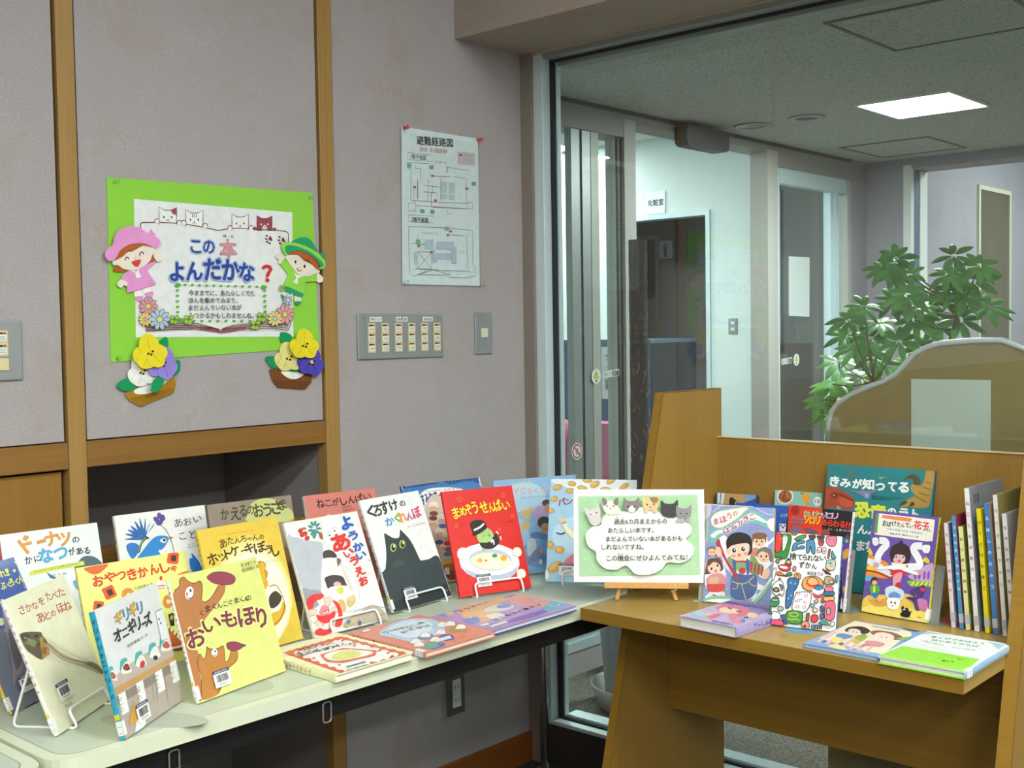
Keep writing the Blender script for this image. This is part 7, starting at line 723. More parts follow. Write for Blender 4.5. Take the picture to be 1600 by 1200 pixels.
MB().box(-0.234, -0.006, 1.235, -0.163, 0, 1.355).build('plate', STEEL, t, bevel=0.003, seg=3)
MB().box(-0.211, -0.009, 1.284, -0.185, -0.005, 1.310).build('switch', plain('cream_switch', '#dcdcc4', 0.4), t, bevel=0.001)
screw(t, -0.198, -0.006, 1.347); screw(t, -0.198, -0.006, 1.243)
t = thing('wall_outlet', 'grey double power outlet low on the wall under the table', 'power outlet', (-0.335, 0, 0.28))
MB().box(-0.372, -0.006, 0.222, -0.302, 0, 0.342).build('plate', plain('grey_outlet_plate', '#6f7370', 0.4, 0.5), t, bevel=0.003)
MB().box(-0.353, -0.0085, 0.243, -0.321, -0.005, 0.322).build('socket', WHITE, t, bevel=0.001)
s = MB()
for z in (0.300, 0.262):
    for x in (-0.344, -0.333): s.box(x, -0.0088, z - 0.004, x + 0.0022, -0.0084, z + 0.005)
s.build('slots', RUB, t)
# ================================================================== TABLES
def build_table(name, label, X0, X1):
    Y0, Y1, Z = -0.712, -0.112, 0.690
    t = thing(name, label, 'table', ((X0 + X1) / 2, (Y0 + Y1) / 2, 0))
    c = [(X0, Y0), (X1, Y0), (X1, Y1), (X0, Y1)]
    P = [(p.x, p.y) for p in rounded([(x, y, 0) for x, y in c], 0.05, 6)]
    MB().prism(P, Z - 0.026, Z, 'Z').build('table_edge', TABEDGE, t, bevel=0.009, seg=4)
    q = 0.020
    Pi = [(p.x, p.y) for p in rounded([(X0 + q, Y0 + q, 0), (X1 - q, Y0 + q, 0), (X1 - q, Y1 - q, 0), (X0 + q, Y1 - q, 0)], 0.04, 6)]
    MB().prism(Pi, Z - 0.002, Z + 0.0002, 'Z').build('table_top', TABLE, t)
    g = MB(); n = len(Pi); vs = []
    cx, cy = (X0 + X1) / 2, (Y0 + Y1) / 2
    for x, y in Pi: vs += [(x, y, Z + 0.00025), (x - 0.0012 * (1 if x > cx else -1), y - 0.0012 * (1 if y > cy else -1), Z + 0.00025)]
    g.add(vs, [(2 * i, 2 * i + 1, (2 * i + 3) % (2 * n), (2 * i + 2) % (2 * n)) for i in range(n)]); g.build('seam', plain('seam_grey', '#7c8272', 0.7), t)
    a = MB(); a.box(X0 + 0.06, Y0 + 0.018, 0.622, X1 - 0.06, Y0 + 0.034, 0.664); a.box(X0 + 0.06, Y1 - 0.034, 0.622, X1 - 0.06, Y1 - 0.018, 0.664); a.box(X0 + 0.06, Y0 + 0.018, 0.622, X0 + 0.076, Y1 - 0.018, 0.664); a.box(X1 - 0.076, Y0 + 0.018, 0.622, X1 - 0.06, Y1 - 0.018, 0.664)
    a.build('apron', BLACK, t)
    for x in (X0 + 0.10, X1 - 0.10):
        for y in (Y0 + 0.09, Y1 - 0.06):
            MB().tube([(x, y, 0.04), (x, y, 0.66)], 0.0125, 14).build('leg', CHROME, t, smooth=True)
        f = MB(); f.tube([(x, Y0 + 0.02, 0.022), (x, Y1 + 0.005, 0.022)], 0.016, 12); f.build('foot_bar', plain('grey_foot_bar', '#7a7a78', 0.4, 0.6), t, smooth=True)
        for y in (Y0 + 0.09, Y1 - 0.06): MB().box(x - 0.020, y - 0.028, 0.0, x + 0.020, y + 0.028, 0.052).build('leg_shoe', plain('grey_foot_bar', '#7a7a78', 0.4, 0.6), t, bevel=0.008)
    for x in (-1.353 if X1 > -1 else X0 + 0.5, X0 + 0.20):
        P = rounded([(x - 0.009, Y0 + 0.015, 0.616), (x + 0.009, Y0 + 0.015, 0.616), (x + 0.009, Y0 + 0.015, 0.652), (x - 0.009, Y0 + 0.015, 0.652)], 0.006)
        MB().tube(P, 0.0016, 6, True).build('hook', plain('hook_wire', '#a8a89e', 0.3, 0.7), t)
    return t
build_table('folding_table', 'long cream folding table with black frame carrying the picture books', -1.858, -0.052)
build_table('folding_table', 'second cream folding table, only its corner shows at the lower left', -3.668, -1.866)

# ================================================================== READING DESK (carrel)
t = thing('carrel_desk', 'wooden carrel desk with slanted side panels in front of the glass wall', 'desk', (-0.4, -1.15, 0))
prof = [(-0.108, 0), (-0.108, 1.148), (-0.362, 1.148), (-0.668, 0)]
def side_panel(y0, y1):
    M = Matrix(((1, 0, 0, 0), (0, 0, 1, 0), (0, 1, 0, 0), (0, 0, 0, 1)))
    p = MB().prism([(x, z) for x, z in prof], y0, y1, 'Y').build('side_panel', DESKV, t, bevel=0.0015)
    e = MB(); x0, z0, x1, z1 = prof[2][0], prof[2][1], prof[3][0], prof[3][1]
    e.prism([(x0 - 0.0012, z0 - 0.002), (x0, z0 - 0.002), (x1, z1 + 0.001), (x1 - 0.0012, z1 + 0.001)], y0, y1, 'Y'); e.box(-0.362, y0, 1.148, -0.108, y1, 1.1492)
    e.build('edge_band', DESKE, p)
side_panel(-0.735, -0.7135)
side_panel(-1.590, -1.5635)
MB().box(-0.130, -1.5635, 0.40, -0.108, -0.735, 1.027).build('back_panel', DESKV, t)
MB().box(-0.132, -1.5635, 1.027, -0.106, -0.735, 1.0285).build('back_edge', plain('pale_edge', '#cdb98c', 0.4), t)
MB().box(-0.683, -1.5628, 0.673, -0.131, -0.7355, 0.700).build('desktop', DESKY, t, bevel=0.0015)
MB().box(-0.6845, -1.5628, 0.6735, -0.683, -0.7355, 0.6995).build('front_edge', DESKE, t)
MB().box(-0.352, -1.5625, 0.397, -0.332, -0.7355, 0.672).build('modesty_panel', wood('desk_wood_modesty', '#7e5e1e', '#8c6c28', 'Y'), t)

# ================================================================== BOOKS
def book_matrix(p):
    x, y, z, yaw, el, w, h = p; a, e = R(yaw), R(el)
    ex = Vector((math.cos(a), math.sin(a), 0)); bk = Vector((-math.sin(a), math.cos(a), 0)); u = Vector((0, 0, 1)) * math.sin(e) + bk * math.cos(e); n = ex.cross(u)
    return Matrix(((ex.x, u.x, n.x, x), (ex.y, u.y, n.y, y), (ex.z, u.z, n.z, z), (0, 0, 0, 1)))
def stack_text(mb, T, txt, s, y0, y1, size, col, bold=0.03):
    # upright characters one under another, from y1 down to y0
    m = len(txt); st = (y1 - y0) / m
    for i, ch in enumerate(txt):
        if ch in ' 　': continue
        y = y1 - (i + 0.5) * st; hh = min(size, st * 0.86); w = hh
        if ch in 'ーー': put_text(mb, T, 'l', (s - hh * 0.06, y - hh / 2), (s + hh * 0.06, y - hh / 2), hh, col, bold); continue
        k = 0.62 if ch in 'っゃゅょッャュョ、。' else 0.92
        put_text(mb, T, ch, (s - w / 2 * k, y - hh / 2 * k), (s + w / 2 * k, y - hh / 2 * k), hh * k, col, bold)
def book(key, label, cover, th, spine=None, stitle='', scol='#333333', side='L', back=None, name='picture_book', group='picture books on the cream table', cat='book', sticker=True, dot=True, soft=False, pages=True):
    p = POSE[key]; w, h = p[5], p[6]; M = book_matrix(p)
    t = thing(name, label, cat, group=group, M=M)
    bt = 0.0012 if soft else 0.0024; spine = spine or cover; back = back or cover
    mb = MB()
    mb.box(0, 0, -bt, w, h, 0, cover); mb.box(0, 0, -th, w, h, -th + bt, back)
    sx = (0, bt) if side == 'L' else (w - bt, w)
    # the spine: slightly rounded
    N = 6; prof = []
    for i in range(N + 1):
        q = math.pi * i / N; b = 0.0012 * math.sin(q); z = -th * i / N
        prof.append(((-b if side == 'L' else w + b), z))
    prof += [((sx[1] if side == 'L' else sx[0]), -th + 0.0004), ((sx[1] if side == 'L' else sx[0]), -0.0004)]
    n = len(prof); vs = [(x, 0.0003, z) for x, z in prof] + [(x, h - 0.0003, z) for x, z in prof]
    mb.add(vs, [(i, (i + 1) % n, (i + 1) % n + n, i + n) for i in range(n)] + [tuple(range(n)), tuple(range(2 * n - 1, n - 1, -1))], spine)
    if key in ART: draw(mb, ART[key], lambda x, y, z: (min(max(x, 0.0002), w - 0.0002), min(max(y, 0.0002), h - 0.0002), z))
    if stitle:
        X = -0.0014 if side == 'L' else w + 0.0014
        T = (lambda s, y: (X, y, -th / 2 + (s if side == 'R' else -s) * -1)) if side == 'L' else (lambda s, y: (X, y, -th / 2 - s))
        stack_text(mb, T, stitle, 0, h * 0.30, h * 0.95, th * 0.72, scol)
    mb.build('cover', PRINT, t, 'local')
    if pages:
        g = 0.003
        (MB().box(sx[1], g, -th + bt, w - g, h - g, -bt) if side == 'L' else MB().box(g, g, -th + bt, sx[0], h - g, -bt)).build('pages', PAGE, t, 'local')
    if sticker:
        s = MB(); X0, X1 = ((-0.0019, -0.0013) if side == 'L' else (w + 0.0013, w + 0.0019))
        s.box(X0, 0.006, -th + 0.0005, X1, 0.028, -0.0005, '#eceeea')
        s.box(X0 - 0.0002, 0.009, -th + 0.002, X1 + 0.0002, 0.0096, -0.002, '#8a3c3c'); s.box(X0 - 0.0002, 0.019, -th + 0.002, X1 + 0.0002, 0.0196, -0.002, '#8a3c3c')
        if side == 'L': s.box(-0.0016, 0.006, 0.0001, 0.006, 0.028, 0.0006, '#eceeea')
        else: s.box(w - 0.006, 0.006, 0.0001, w + 0.0016, 0.028, 0.0006, '#eceeea')
        s.build('spine_label', PAPER, t, 'local')
        if dot: MB().box(X0 - 0.0001, 0.030, -th + 0.0012, X1, 0.030 + th * 0.8, -0.0012, '#e3cf2c').build('yellow_dot', PAPER, t, 'local')
    if key in LBL:
        bx, by = LBL[key][0] / 1000, LBL[key][1] / 1000; q = MB(); z = 0.0032 if key == 'x' else 0.0
        zz = 0.0042
        q.box(bx - 0.0185, by - 0.014, 0.0036, bx + 0.0185, by + 0.014, zz, '#eef0ee'); q.box(bx - 0.0185, by + 0.0085, 0.0037, bx + 0.0185, by + 0.014, zz + 0.0001, '#2c3c5c')
        T = lambda x, y: (x, y, zz + 0.0003)
        put_text(q, T, '図書館資料', (bx - 0.015, by + 0.0095), (bx + 0.015, by + 0.0095), 0.0034, '#dfe4ec')
        rnd = random.Random(key); x = bx - 0.013
        while x < bx + 0.013:
            ww = rnd.choice((0.0004, 0.0007, 0.001)); q.box(x, by - 0.006, zz, x + ww, by + 0.006, zz + 0.0002, '#333638'); x += ww + rnd.choice((0.0005, 0.0008))
        put_text(q, T, '135' + ''.join(str(rnd.randint(0, 9)) for _ in range(6)), (bx - 0.011, by - 0.0115), (bx + 0.011, by - 0.0115), 0.0034, '#333638')
        q.build('barcode_label', PAPER, t, 'local')
    return t
TB = 'picture books on the cream table'; FB = 'flat picture books on the cream table'; DB = 'books on the carrel desk'; FD = 'flat books on the carrel desk'
book('sakana', 'cream picture book with a fish skeleton, on a wire stand at the left', '#e3e4c6', 0.0075, '#e4e5e2', 'さかなをたべたあとのほね', '#b05a48')
book('onigiri', 'white picture book of rice balls sitting at a long table, turquoise spine', '#dfe3e2', 0.0105, '#2fa0bc', 'ギリギリオニギリーズ', '#20282a', soft=False)
book('oimo', 'yellow green picture book with brown bears holding sweet potatoes', '#d8e084', 0.0075, '#eceee6', 'くまくんこぐまくんのおいもほり', '#7a3548')
book('oyatsu', 'pale yellow picture book with red title and rice cracker pictures, behind the others', '#e3e988', 0.0075, '#e4e07c', 'おやつきかんしゃ', '#c84a30')
book('donut', 'white picture book with orange and blue title, back row at the far left', '#e8eeee', 0.0105, '#d8708c', sticker=False)
book('fukuro', 'dark blue picture book with yellow title, cut by the left picture edge', '#33509e', 0.0058, '#d8b428', sticker=True)
book('aoi', 'white picture book with a blue bird carrying a violet, back row', '#eef1ee', 0.0105, '#e9ece9', 'あおいことり', '#5c4a9a', sticker=False)
book('kaeru', 'brown and olive picture book with a mossy mound, back row', '#96877a', 0.0115, '#6a6048', sticker=False)
book('atan', 'golden yellow picture book with a pancake hat, behind the bear book', '#e2c44c', 0.008, '#e0c04c', 'あたんちゃんのホットケーキぼうし', '#4a3a18', sticker=False)
book('neko', 'salmon pink picture book half hidden in the back row', '#d98478', 0.0105, '#efe6d4', sticker=False)
book('youkai', 'white picture book with red and blue brushed title on a wire stand', '#e8eae4', 0.009, '#e4e6da', sticker=False)
book('kuro', 'picture book with a large dark cat with green eyes', '#eef0ee', 0.009, '#e8eae8', 'くろすけのかくれんぼ', '#2c3430')
book('oyasumi', 'picture book with a blue night forest and small sleepers, partly hidden', '#cfc6be', 0.0080, '#3a4f8c', sticker=False)
book('mame', 'red picture book with a bean in a bowler hat on a soup plate', '#dc2a22', 0.0085, '#c8241e', sticker=False)
book('goroku', 'pale blue picture book of floating children, behind the red one', '#8fb9dc', 0.0115, '#9cc4e2', sticker=False)
book('pan', 'sky blue picture book scattered with golden bread crumbs, left of the notice card', '#a2cde8', 0.0105, '#c9a05c', dot=False)
book('ebi', 'flat cream book with red scalloped frame and a yellow croquette', '#f0f0c4', 0.0145, '#e9ebc0', 'エビくんとエビギョウザくん', '#b8563c', group=FB, sticker=False)
book('uro', 'flat salmon book with geese around a pale blue title cloud', '#df8f7c', 0.0115, '#df8f7c', 'うろおぼえ一家のおでかけ', '#3a2c30', group=FB, dot=False)
book('pur', 'flat lilac book with pastel fairy picture at the table edge', '#a98fcc', 0.0115, '#8a4c9c', group=FB, sticker=False, back='#3c5aa8')
book('hami', 'blue comic book cover of a child with a toothbrush', '#8f9ed0', 0.011, '#d8bc3c', side='R', group=DB, name='story_book', sticker=False)
book('suterare', 'white book covered in small coloured belongings, blue spine', '#f3f4ee', 0.0075, '#3c78b0', '捨てられないずかん', '#dfe8f0', side='R', group=DB, name='story_book', sticker=False)
book('zorori', 'half red half black book with bold coloured title, behind the white one', '#262329', 0.0105, '#e6dfe6', 'ニセゾロリあらわる', '#a83c6c', side='R', group=DB, name='story_book', dot=False)
book('kyoryu', 'large teal dinosaur book with white title, at the back of the desk', '#2f8288', 0.0105, '#3c4c6c', side='R', group=DB, name='story_book', sticker=False)
book('hanako', 'purple and yellow book with a girl rising from a bucket', '#6a54a8', 0.009, '#e0d03c', 'おばけたんてい花子さん', '#26262a', side='R', group=DB, name='story_book', dot=False)
book('inu', 'dark blue book with a tan and blue cover, far back left on the desk', '#3a4250', 0.013, '#4a565c', 'すみれちゃん', '#c9d4d8', side='R', group=DB, name='story_book', sticker=False)
book('shoku', 'mint green cookery book with a bowl and carrots, back of the desk', '#8fc4b8', 0.012, '#7cb4a8', side='R', group=DB, name='story_book', sticker=False)
book('pen', 'bright blue book with a small white animal face, squeezed behind others', '#2f5cb4', 0.011, '#2c54a8', side='R', group=DB, name='story_book', sticker=False)
book('siro', 'white topped book peeping out behind the toothbrush book', '#e3e5e0', 0.011, '#d8dad4', side='R', group=DB, name='story_book', sticker=False)
book('pink', 'thick flat pink and lilac comic paperback on the desk', '#bcb0d4', 0.0205, '#a8a0d0', 'ひみつの魔法ノート', '#4c4c9c', side='R', group=FD, name='story_book', sticker=False, soft=True)
book('girls', 'flat blue bordered book with two girls drawn in pastel', '#7ea4d4', 0.0085, '#7ea4d4', side='R', group=FD, name='story_book', sticker=False)
book('green', 'flat white book with a lime green band, desk front corner', '#dfe6e4', 0.0135, '#9cc4dc', side='R', group=FD, name='story_book', dot=False, back='#8ed638')
# upright row at the right end of the desk: spine out
ROW = [
 (-1.4170, 0.207, 0.150, 0.008, '#e4d4d8', '#7c8fae', 'そらいろのたね', '#a85068', 'thin grey blue book, first upright one beside the red bookend', '#b8c4d4'),
 (-1.4335, 0.223, 0.165, 0.0075, '#4a90c0', '#a83c58', 'うみのきょうりゅう', '#e8f0f4', 'upright book with turquoise spine and crimson cover, second of the row', '#a83c58'),
 (-1.4455, 0.203, 0.150, 0.0085, '#dfe09c', '#8a9440', 'おにぎりの本', '#26302a', 'olive upright book with pale green spine, the shortest of the row', '#8a9440'),
 (-1.4625, 0.280, 0.185, 0.009, '#e9e6e8', '#8d9096', 'ねことおばあさん', '#b84c5c', 'tall white spined book standing out above the row', '#8d9096'),
 (-1.4830, 0.242, 0.165, 0.0085, '#e2d322', '#d8c828', 'びっくりたまご', '#26221c', 'bright yellow spined book in the upright row', '#2c3048'),
 (-1.4985, 0.253, 0.170, 0.009, '#3f7fbe', '#c9a890', 'えほんのひみつ', '#e4ecf4', 'blue spined book right of the yellow one', '#b0908c'),
 (-1.5165, 0.271, 0.175, 0.008, '#dfe2da', '#a89a5c', 'ちいさなせかい', '#a85c64', 'white spined book with tan cover near the right panel', '#a89a5c'),
 (-1.5310, 0.236, 0.165, 0.009, '#dfe4e6', '#c9ccc8', 'なぞなぞ大百科', '#c83c48', 'white book with red and blue lettering against the right panel', '#c9ccc8')]
for i, (y, h, dep, th, sc, cc, title, tc, lab, back) in enumerate(ROW):
    lean = R(4.3); ex = Vector((0, 0, 1)); 
    M = Matrix.Translation((-0.362, y, 0.7006)) @ Matrix.Rotation(-lean, 4, 'X')
    t = thing('story_book', lab, 'book', group='upright books at the desk end', M=M)
    # local: x = depth away from the viewer, y = across the spine, z = up
    mb = MB(); mb.box(0, -th, 0, dep, -th + 0.0018, h, cc); mb.box(0, -0.0018, 0, dep, 0, h, back); mb.box(-0.0008, -th, 0, 0.0016, 0, h, sc)
    stack_text(mb, lambda s, z: (-0.0011, -th / 2 - s, z), title, 0, h * 0.32, h * 0.93, th * 0.75, tc, 0.05)
    if i == 3: put_text(mb, lambda x, z: (x, -th - 0.0002, z), '図書', (0.02, h * 0.88), (0.05, h * 0.88), 0.02, '#5c6064', 0.04)
    mb.build('cover', PRINT, t, 'local')
    MB().box(0.0016, -th + 0.0018, 0.003, dep - 0.003, -0.0018, h - 0.003).build('pages', PAGE, t, 'local')
    MB().box(-0.0013, -th - 0.0003, 0.012, 0.006, 0.0003, 0.030, '#b9bcc4').build('spine_label', PAPER, t, 'local')

# ================================================================== STANDS AND SUPPORTS
def wire_stand(key, label, zt=0.690, a=0.2, b=0.85, up=0.026, th=0.010):
    M = book_matrix(POSE[key]); w, h = POSE[key][5], POSE[key][6]; ex = M.col[0].to_3d(); u = M.col[1].to_3d(); n = M.col[2].to_3d(); P = M.col[3].to_3d()
    nh = Vector((n.x, n.y, 0)).normalized(); r = 0.0023
    def side(f):
        q = P + ex * w * f
        lip = q + u * up + n * 0.0078
        front = Vector((q.x, q.y, zt + r)) + nh * 0.014
        rear = Vector((q.x, q.y, zt + r)) - nh * 0.095
        top = q + u * h * 0.58 - n * (th + 0.0035)
        return lip, front, rear, top
    l1, l2, l3, l4 = side(a); r1, r2, r3, r4 = side(b)
    t = thing('wire_book_stand', label, 'book stand', l2.lerp(r2, 0.5), 'white wire book stands')
    MB().tube(rounded([l1, l2, l3, l4, r4, r3, r2, r1], 0.011, 5), r, 10, True).build('wire_frame', WIRE, t, smooth=True)
for k, lab in (('sakana', 'white wire stand holding the fish skeleton book'), ('oyatsu', 'white wire stand behind the rice ball book, holding the pale yellow book'), ('youkai', 'white wire stand holding the book with red and blue brushed title'), ('kuro', 'white wire stand holding the dark cat book'), ('mame', 'white wire stand holding the red bean book'), ('pan', 'white wire stand of the sky blue book, beside the notice card')):
    wire_stand(k, lab, th={'oyatsu': 0.0075, 'pan': 0.0105, 'sakana': 0.0075}.get(k, 0.009))
def plate_stand(key, label, zt, front, back, half, mat, group, top=0.55, th=0.012, oval=True, shift=0.0, f0=0.5):
    # flat foot under the book and a plate rising behind it
    M = book_matrix(POSE[key]); w, h = POSE[key][5], POSE[key][6]; ex = M.col[0].to_3d(); u = M.col[1].to_3d(); n = M.col[2].to_3d(); P = M.col[3].to_3d()
    nh = Vector((n.x, n.y, 0)).normalized(); c = P + ex * (w * f0 + shift); c.z = zt
    t = thing('book_support', label, 'book stand', c, group)
    L = []
    if oval:
        for i in range(28):
            q = 2 * math.pi * i / 28; d = front if math.cos(q) > 0 else back
            L.append(c + nh * d * math.cos(q) + ex * half * math.sin(q))
    else:
        for s, d in ((-1, front), (1, front), (1, -back), (-1, -back)): L.append(c + ex * half * s + nh * d)
        L = rounded(L, 0.008, 4)
    MB().prism([(p.x, p.y) for p in L], zt + 0.0001, zt + 0.0008, 'Z').build('foot', mat, t)
    a = P + ex * (w * f0 + shift) - n * (th + 0.001); a = a + u * ((zt + 0.001 - a.z) / u.z); tt = 0.0008; hh = half * 0.8
    b = a + u * h * top
    vs = []
    for q, o in ((a, 0), (b, 0)):
        for s in (-1, 1):
            for d in (0, -tt): vs.append(q + ex * hh * s + n * d)
    MB().add(vs, [(0, 2, 6, 4), (1, 5, 7, 3), (0, 4, 5, 1), (2, 3, 7, 6), (4, 6, 7, 5), (0, 1, 3, 2)]).build('back_plate', mat, t)
plate_stand('onigiri', 'grey book support with long rounded foot under the rice ball book', 0.690, 0.085, 0.095, 0.036, GREYP, 'grey book supports', th=0.0105)
plate_stand('oimo', 'grey book support with rounded foot under the bear book', 0.690, 0.045, 0.10, 0.040, GREYP, 'grey book supports', th=0.0075, f0=0.55)
for k, th, lab in (('donut', 0.0105, 'hidden grey support behind the white book of orange and blue title'), ('aoi', 0.0105, 'hidden grey support behind the blue bird book'), ('kaeru', 0.0115, 'hidden grey support behind the brown and olive book'), ('atan', 0.008, 'hidden grey support behind the golden yellow book'), ('neko', 0.0105, 'hidden grey support behind the salmon book'), ('oyasumi', 0.0085, 'hidden grey support behind the blue night forest book'), ('goroku', 0.0115, 'hidden grey support behind the pale blue book of floating children'), ('fukuro', 0.0058, 'hidden grey support behind the dark blue book')):
    plate_stand(k, lab, 0.690, 0.0, 0.075, 0.035, GREYP, 'grey book supports', th=th)
plate_stand('hami', 'grey book support with rounded foot behind the toothbrush book', 0.700, 0.0, 0.085, 0.05, GREYP, 'grey book supports', th=0.011, f0=0.18)
plate_stand('suterare', 'bright blue metal bookend under the white book of belongings', 0.700, 0.032, 0.06, 0.026, plain('blue_bookend', '#5f9cc8', 0.35, 0.2), 'metal bookends', th=0.0075, oval=False)
GE = plain('grey_bookend', '#8f9492', 0.4, 0.4)
plate_stand('zorori', 'grey metal bookend behind the half red half black book', 0.700, 0.0, 0.06, 0.05, GE, 'metal bookends', th=0.0105, oval=False, top=0.62, f0=0.80)
plate_stand('hanako', 'grey metal bookend behind the purple and yellow book', 0.700, 0.0, 0.085, 0.05, GE, 'metal bookends', th=0.009, oval=False, top=0.55, f0=0.86)
plate_stand('kyoryu', 'hidden grey bookend behind the large teal dinosaur book', 0.700, 0.0, 0.04, 0.05, GE, 'metal bookends', th=0.0105, oval=False, top=0.5, f0=0.5)
t = thing('bookend', 'red metal bookend with its foot on the desk, left of the upright books', 'book stand', (-0.3, -1.40, 0.70), 'metal bookends')
RE = plain('red_bookend', '#d0606c', 0.35, 0.2)
MB().prism([(p.x, p.y) for p in rounded([(-0.335, -1.375, 0), (-0.245, -1.375, 0), (-0.245, -1.409, 0), (-0.335, -1.409, 0)], 0.01, 4)], 0.7001, 0.7009, 'Z').build('foot', RE, t)
MB().box(-0.33, -1.4095, 0.7009, -0.25, -1.4087, 0.80).build('back_plate', RE, t)

# notice card on a small easel
p = POSE['sign']; M = book_matrix(p)
t = thing('notice_card', 'framed notice card with cats and Japanese text on a small easel', 'notice', M=M)
mb = MB(); mb.box(0, 0, -0.0022, p[5], p[6], 0, '#f2f4f1'); draw(mb, ART['sign'], lambda x, y, z: (x, y, z)); mb.build('printed_card', PAPER, t, 'local')
ex = M.col[0].to_3d(); u = M.col[1].to_3d(); n = M.col[2].to_3d(); P = M.col[3].to_3d(); nh = Vector((n.x, n.y, 0)).normalized()
c = P + ex * 0.148; t = thing('display_easel', 'small wooden easel standing on the desk corner under the notice card', 'easel', (c.x, c.y, 0.70))
def bar(a, b, wv, hv):
    a, b = Vector(a), Vector(b); d = (b - a).normalized(); w = wv; h_ = hv
    vs = [q + w * s + h_ * s2 for q in (a, b) for s, s2 in ((-1, -1), (1, -1), (1, 1), (-1, 1))]
    return MB().add(vs, [(0, 3, 2, 1), (4, 5, 6, 7), (0, 1, 5, 4), (1, 2, 6, 5), (2, 3, 7, 6), (3, 0, 4, 7)])
SA = P + ex * 0.068 - u * 0.0065; SB = P + ex * 0.252 - u * 0.0065
bar(SA + n * 0.004, SB + n * 0.004, u * 0.0062, n * 0.010).build('ledge', EASEL, t, bevel=0.001)
for f, fb in ((0.102, 0.093), (0.215, 0.224)):
    top = P + ex * (0.135 if f < 0.15 else 0.165) + u * 0.15 - n * 0.0082; mid = P + ex * f - u * 0.006 - n * 0.0082
    d = (mid - top); k = (0.7015 - top.z) / d.z; foot = top + d * k
    bar(top, foot, ex * 0.0042, n * 0.0055).build('leg', EASEL, t, bevel=0.001)
top = P + ex * 0.195 + u * 0.12 - n * 0.016; foot = Vector((top.x, top.y, 0.7015)) - nh * 0.045
bar(top, foot, ex * 0.005, nh * 0.004).build('rear_leg', EASEL, t)
MB().tube([P + ex * 0.222 - u * 0.002 + n * 0.0145, P + ex * 0.225 - u * 0.016 + n * 0.0145, P + ex * 0.214 - u * 0.019 + n * 0.006], 0.0009, 6).build('cord', plain('pale_cord', '#d8cfa8', 0.8), t)

# ================================================================== BEHIND THE GLASS
t = thing('cardboard_cutout', 'brown cardboard cut-out with rounded silver taped edge, standing right behind the glass', 'cardboard', (0.059, -1.3, 0.1485))
CB = [(-0.9409, 0.1485)] + [(-0.9409, 1.011), (-0.9445, 1.0595), (-0.9533, 1.0887), (-0.9705, 1.1084), (-1.0045, 1.13), (-1.0462, 1.1483), (-1.087, 1.1631), (-1.1192, 1.1821), (-1.1429, 1.2084), (-1.1664, 1.2328), (-1.1942, 1.2464), (-1.2277, 1.2553), (-1.2945, 1.2609), (-1.3662, 1.2619), (-1.39, 1.2532), (-1.4149, 1.2431)] + [(-1.47, 1.21), (-1.53, 1.15), (-1.60, 1.10), (-1.66, 1.06), (-1.69, 0.95), (-1.69, 0.1485)]
CBM = plain('corrugated_cardboard', '#837650', 0.85, var=0.05, scale=30)
MB().prism(CB, 0.056, 0.062, 'X').build('board', CBM, t)
MB().tube([(0.059, y, z) for y, z in CB[1:-1]], 0.0075, 8).build('tape_edge', plain('silver_tape', '#c3c8cc', 0.35, 0.3), t, smooth=True)
MB().box(0.0535, -1.3434, 0.88, 0.0555, -1.1583, 1.1721).build('pasted_sheet', plain('aged_sheet', '#b2c2ba', 0.7, var=0.03, scale=12), t)
# pot with the moss pole
t = thing('pole_planter', 'tall pale plant pot in a saucer with a dark moss pole', 'plant pot', (0.60, 0.06, 0))
px, py = 0.60, 0.03
MB().lathe([(0.001, 0.012), (0.10, 0.012), (0.105, 0.0), (0.135, 0.0), (0.168, 0.085), (0.172, 0.088), (0.176, 0.085), (0.146, 0.006), (0.0, 0.004)], 40, (px, py, 0)).build('saucer', plain('pale_saucer', '#c6c4bb', 0.4), t, smooth=True)
MB().lathe([(0.001, 0.014), (0.118, 0.014), (0.122, 0.03), (0.158, 0.50), (0.166, 0.505), (0.166, 0.53), (0.156, 0.53), (0.152, 0.49), (0.001, 0.485)], 40, (px, py, 0)).build('pot', plain('pale_grey_pot', '#aeb2b0', 0.45), t, smooth=True)
MB().lathe([(0.001, 0.506), (0.1515, 0.500)], 30, (px, py, 0)).build('soil', plain('soil', '#4a3a28', 0.95, var=0.3, scale=90), t)
rnd = random.Random(4); pm = MB(); prof = []
zs = [0.49 + i * (1.605 - 0.49) / 60 for i in range(61)]; vs = []; fs = []; n_ = 26
for z in zs:
    for k in range(n_):
        q = 2 * math.pi * k / n_; r = 0.0315 + rnd.uniform(-0.0012, 0.0012); vs.append((px + 0.035 + r * math.cos(q), py + 0.02 + r * math.sin(q), z))
for i in range(60):
    for k in range(n_): k2 = (k + 1) % n_; fs.append((i * n_ + k, i * n_ + k2, (i + 1) * n_ + k2, (i + 1) * n_ + k))
fs.append(tuple(60 * n_ + k for k in range(n_))); pm.add(vs, fs)
pm.build('moss_pole', plain('fern_fibre', '#3a322e', 0.95, var=0.45, scale=160, bump=0.8), t)
ro = MB()
for i in range(90):
    q = rnd.uniform(2.2, 5.6); z = 0.6 + 0.62 * rnd.random() ** 1.4; pts = []
    for k in range(4):
        pts.append((px + 0.035 + 0.0335 * math.cos(q), py + 0.02 + 0.0335 * math.sin(q), z)); q += rnd.uniform(-0.25, 0.25); z += rnd.uniform(-0.014, 0.02)
    ro.tube(pts, 0.0007, 4)
ro.build('dry_roots', plain('dry_roots', '#a58d52', 0.9), t)
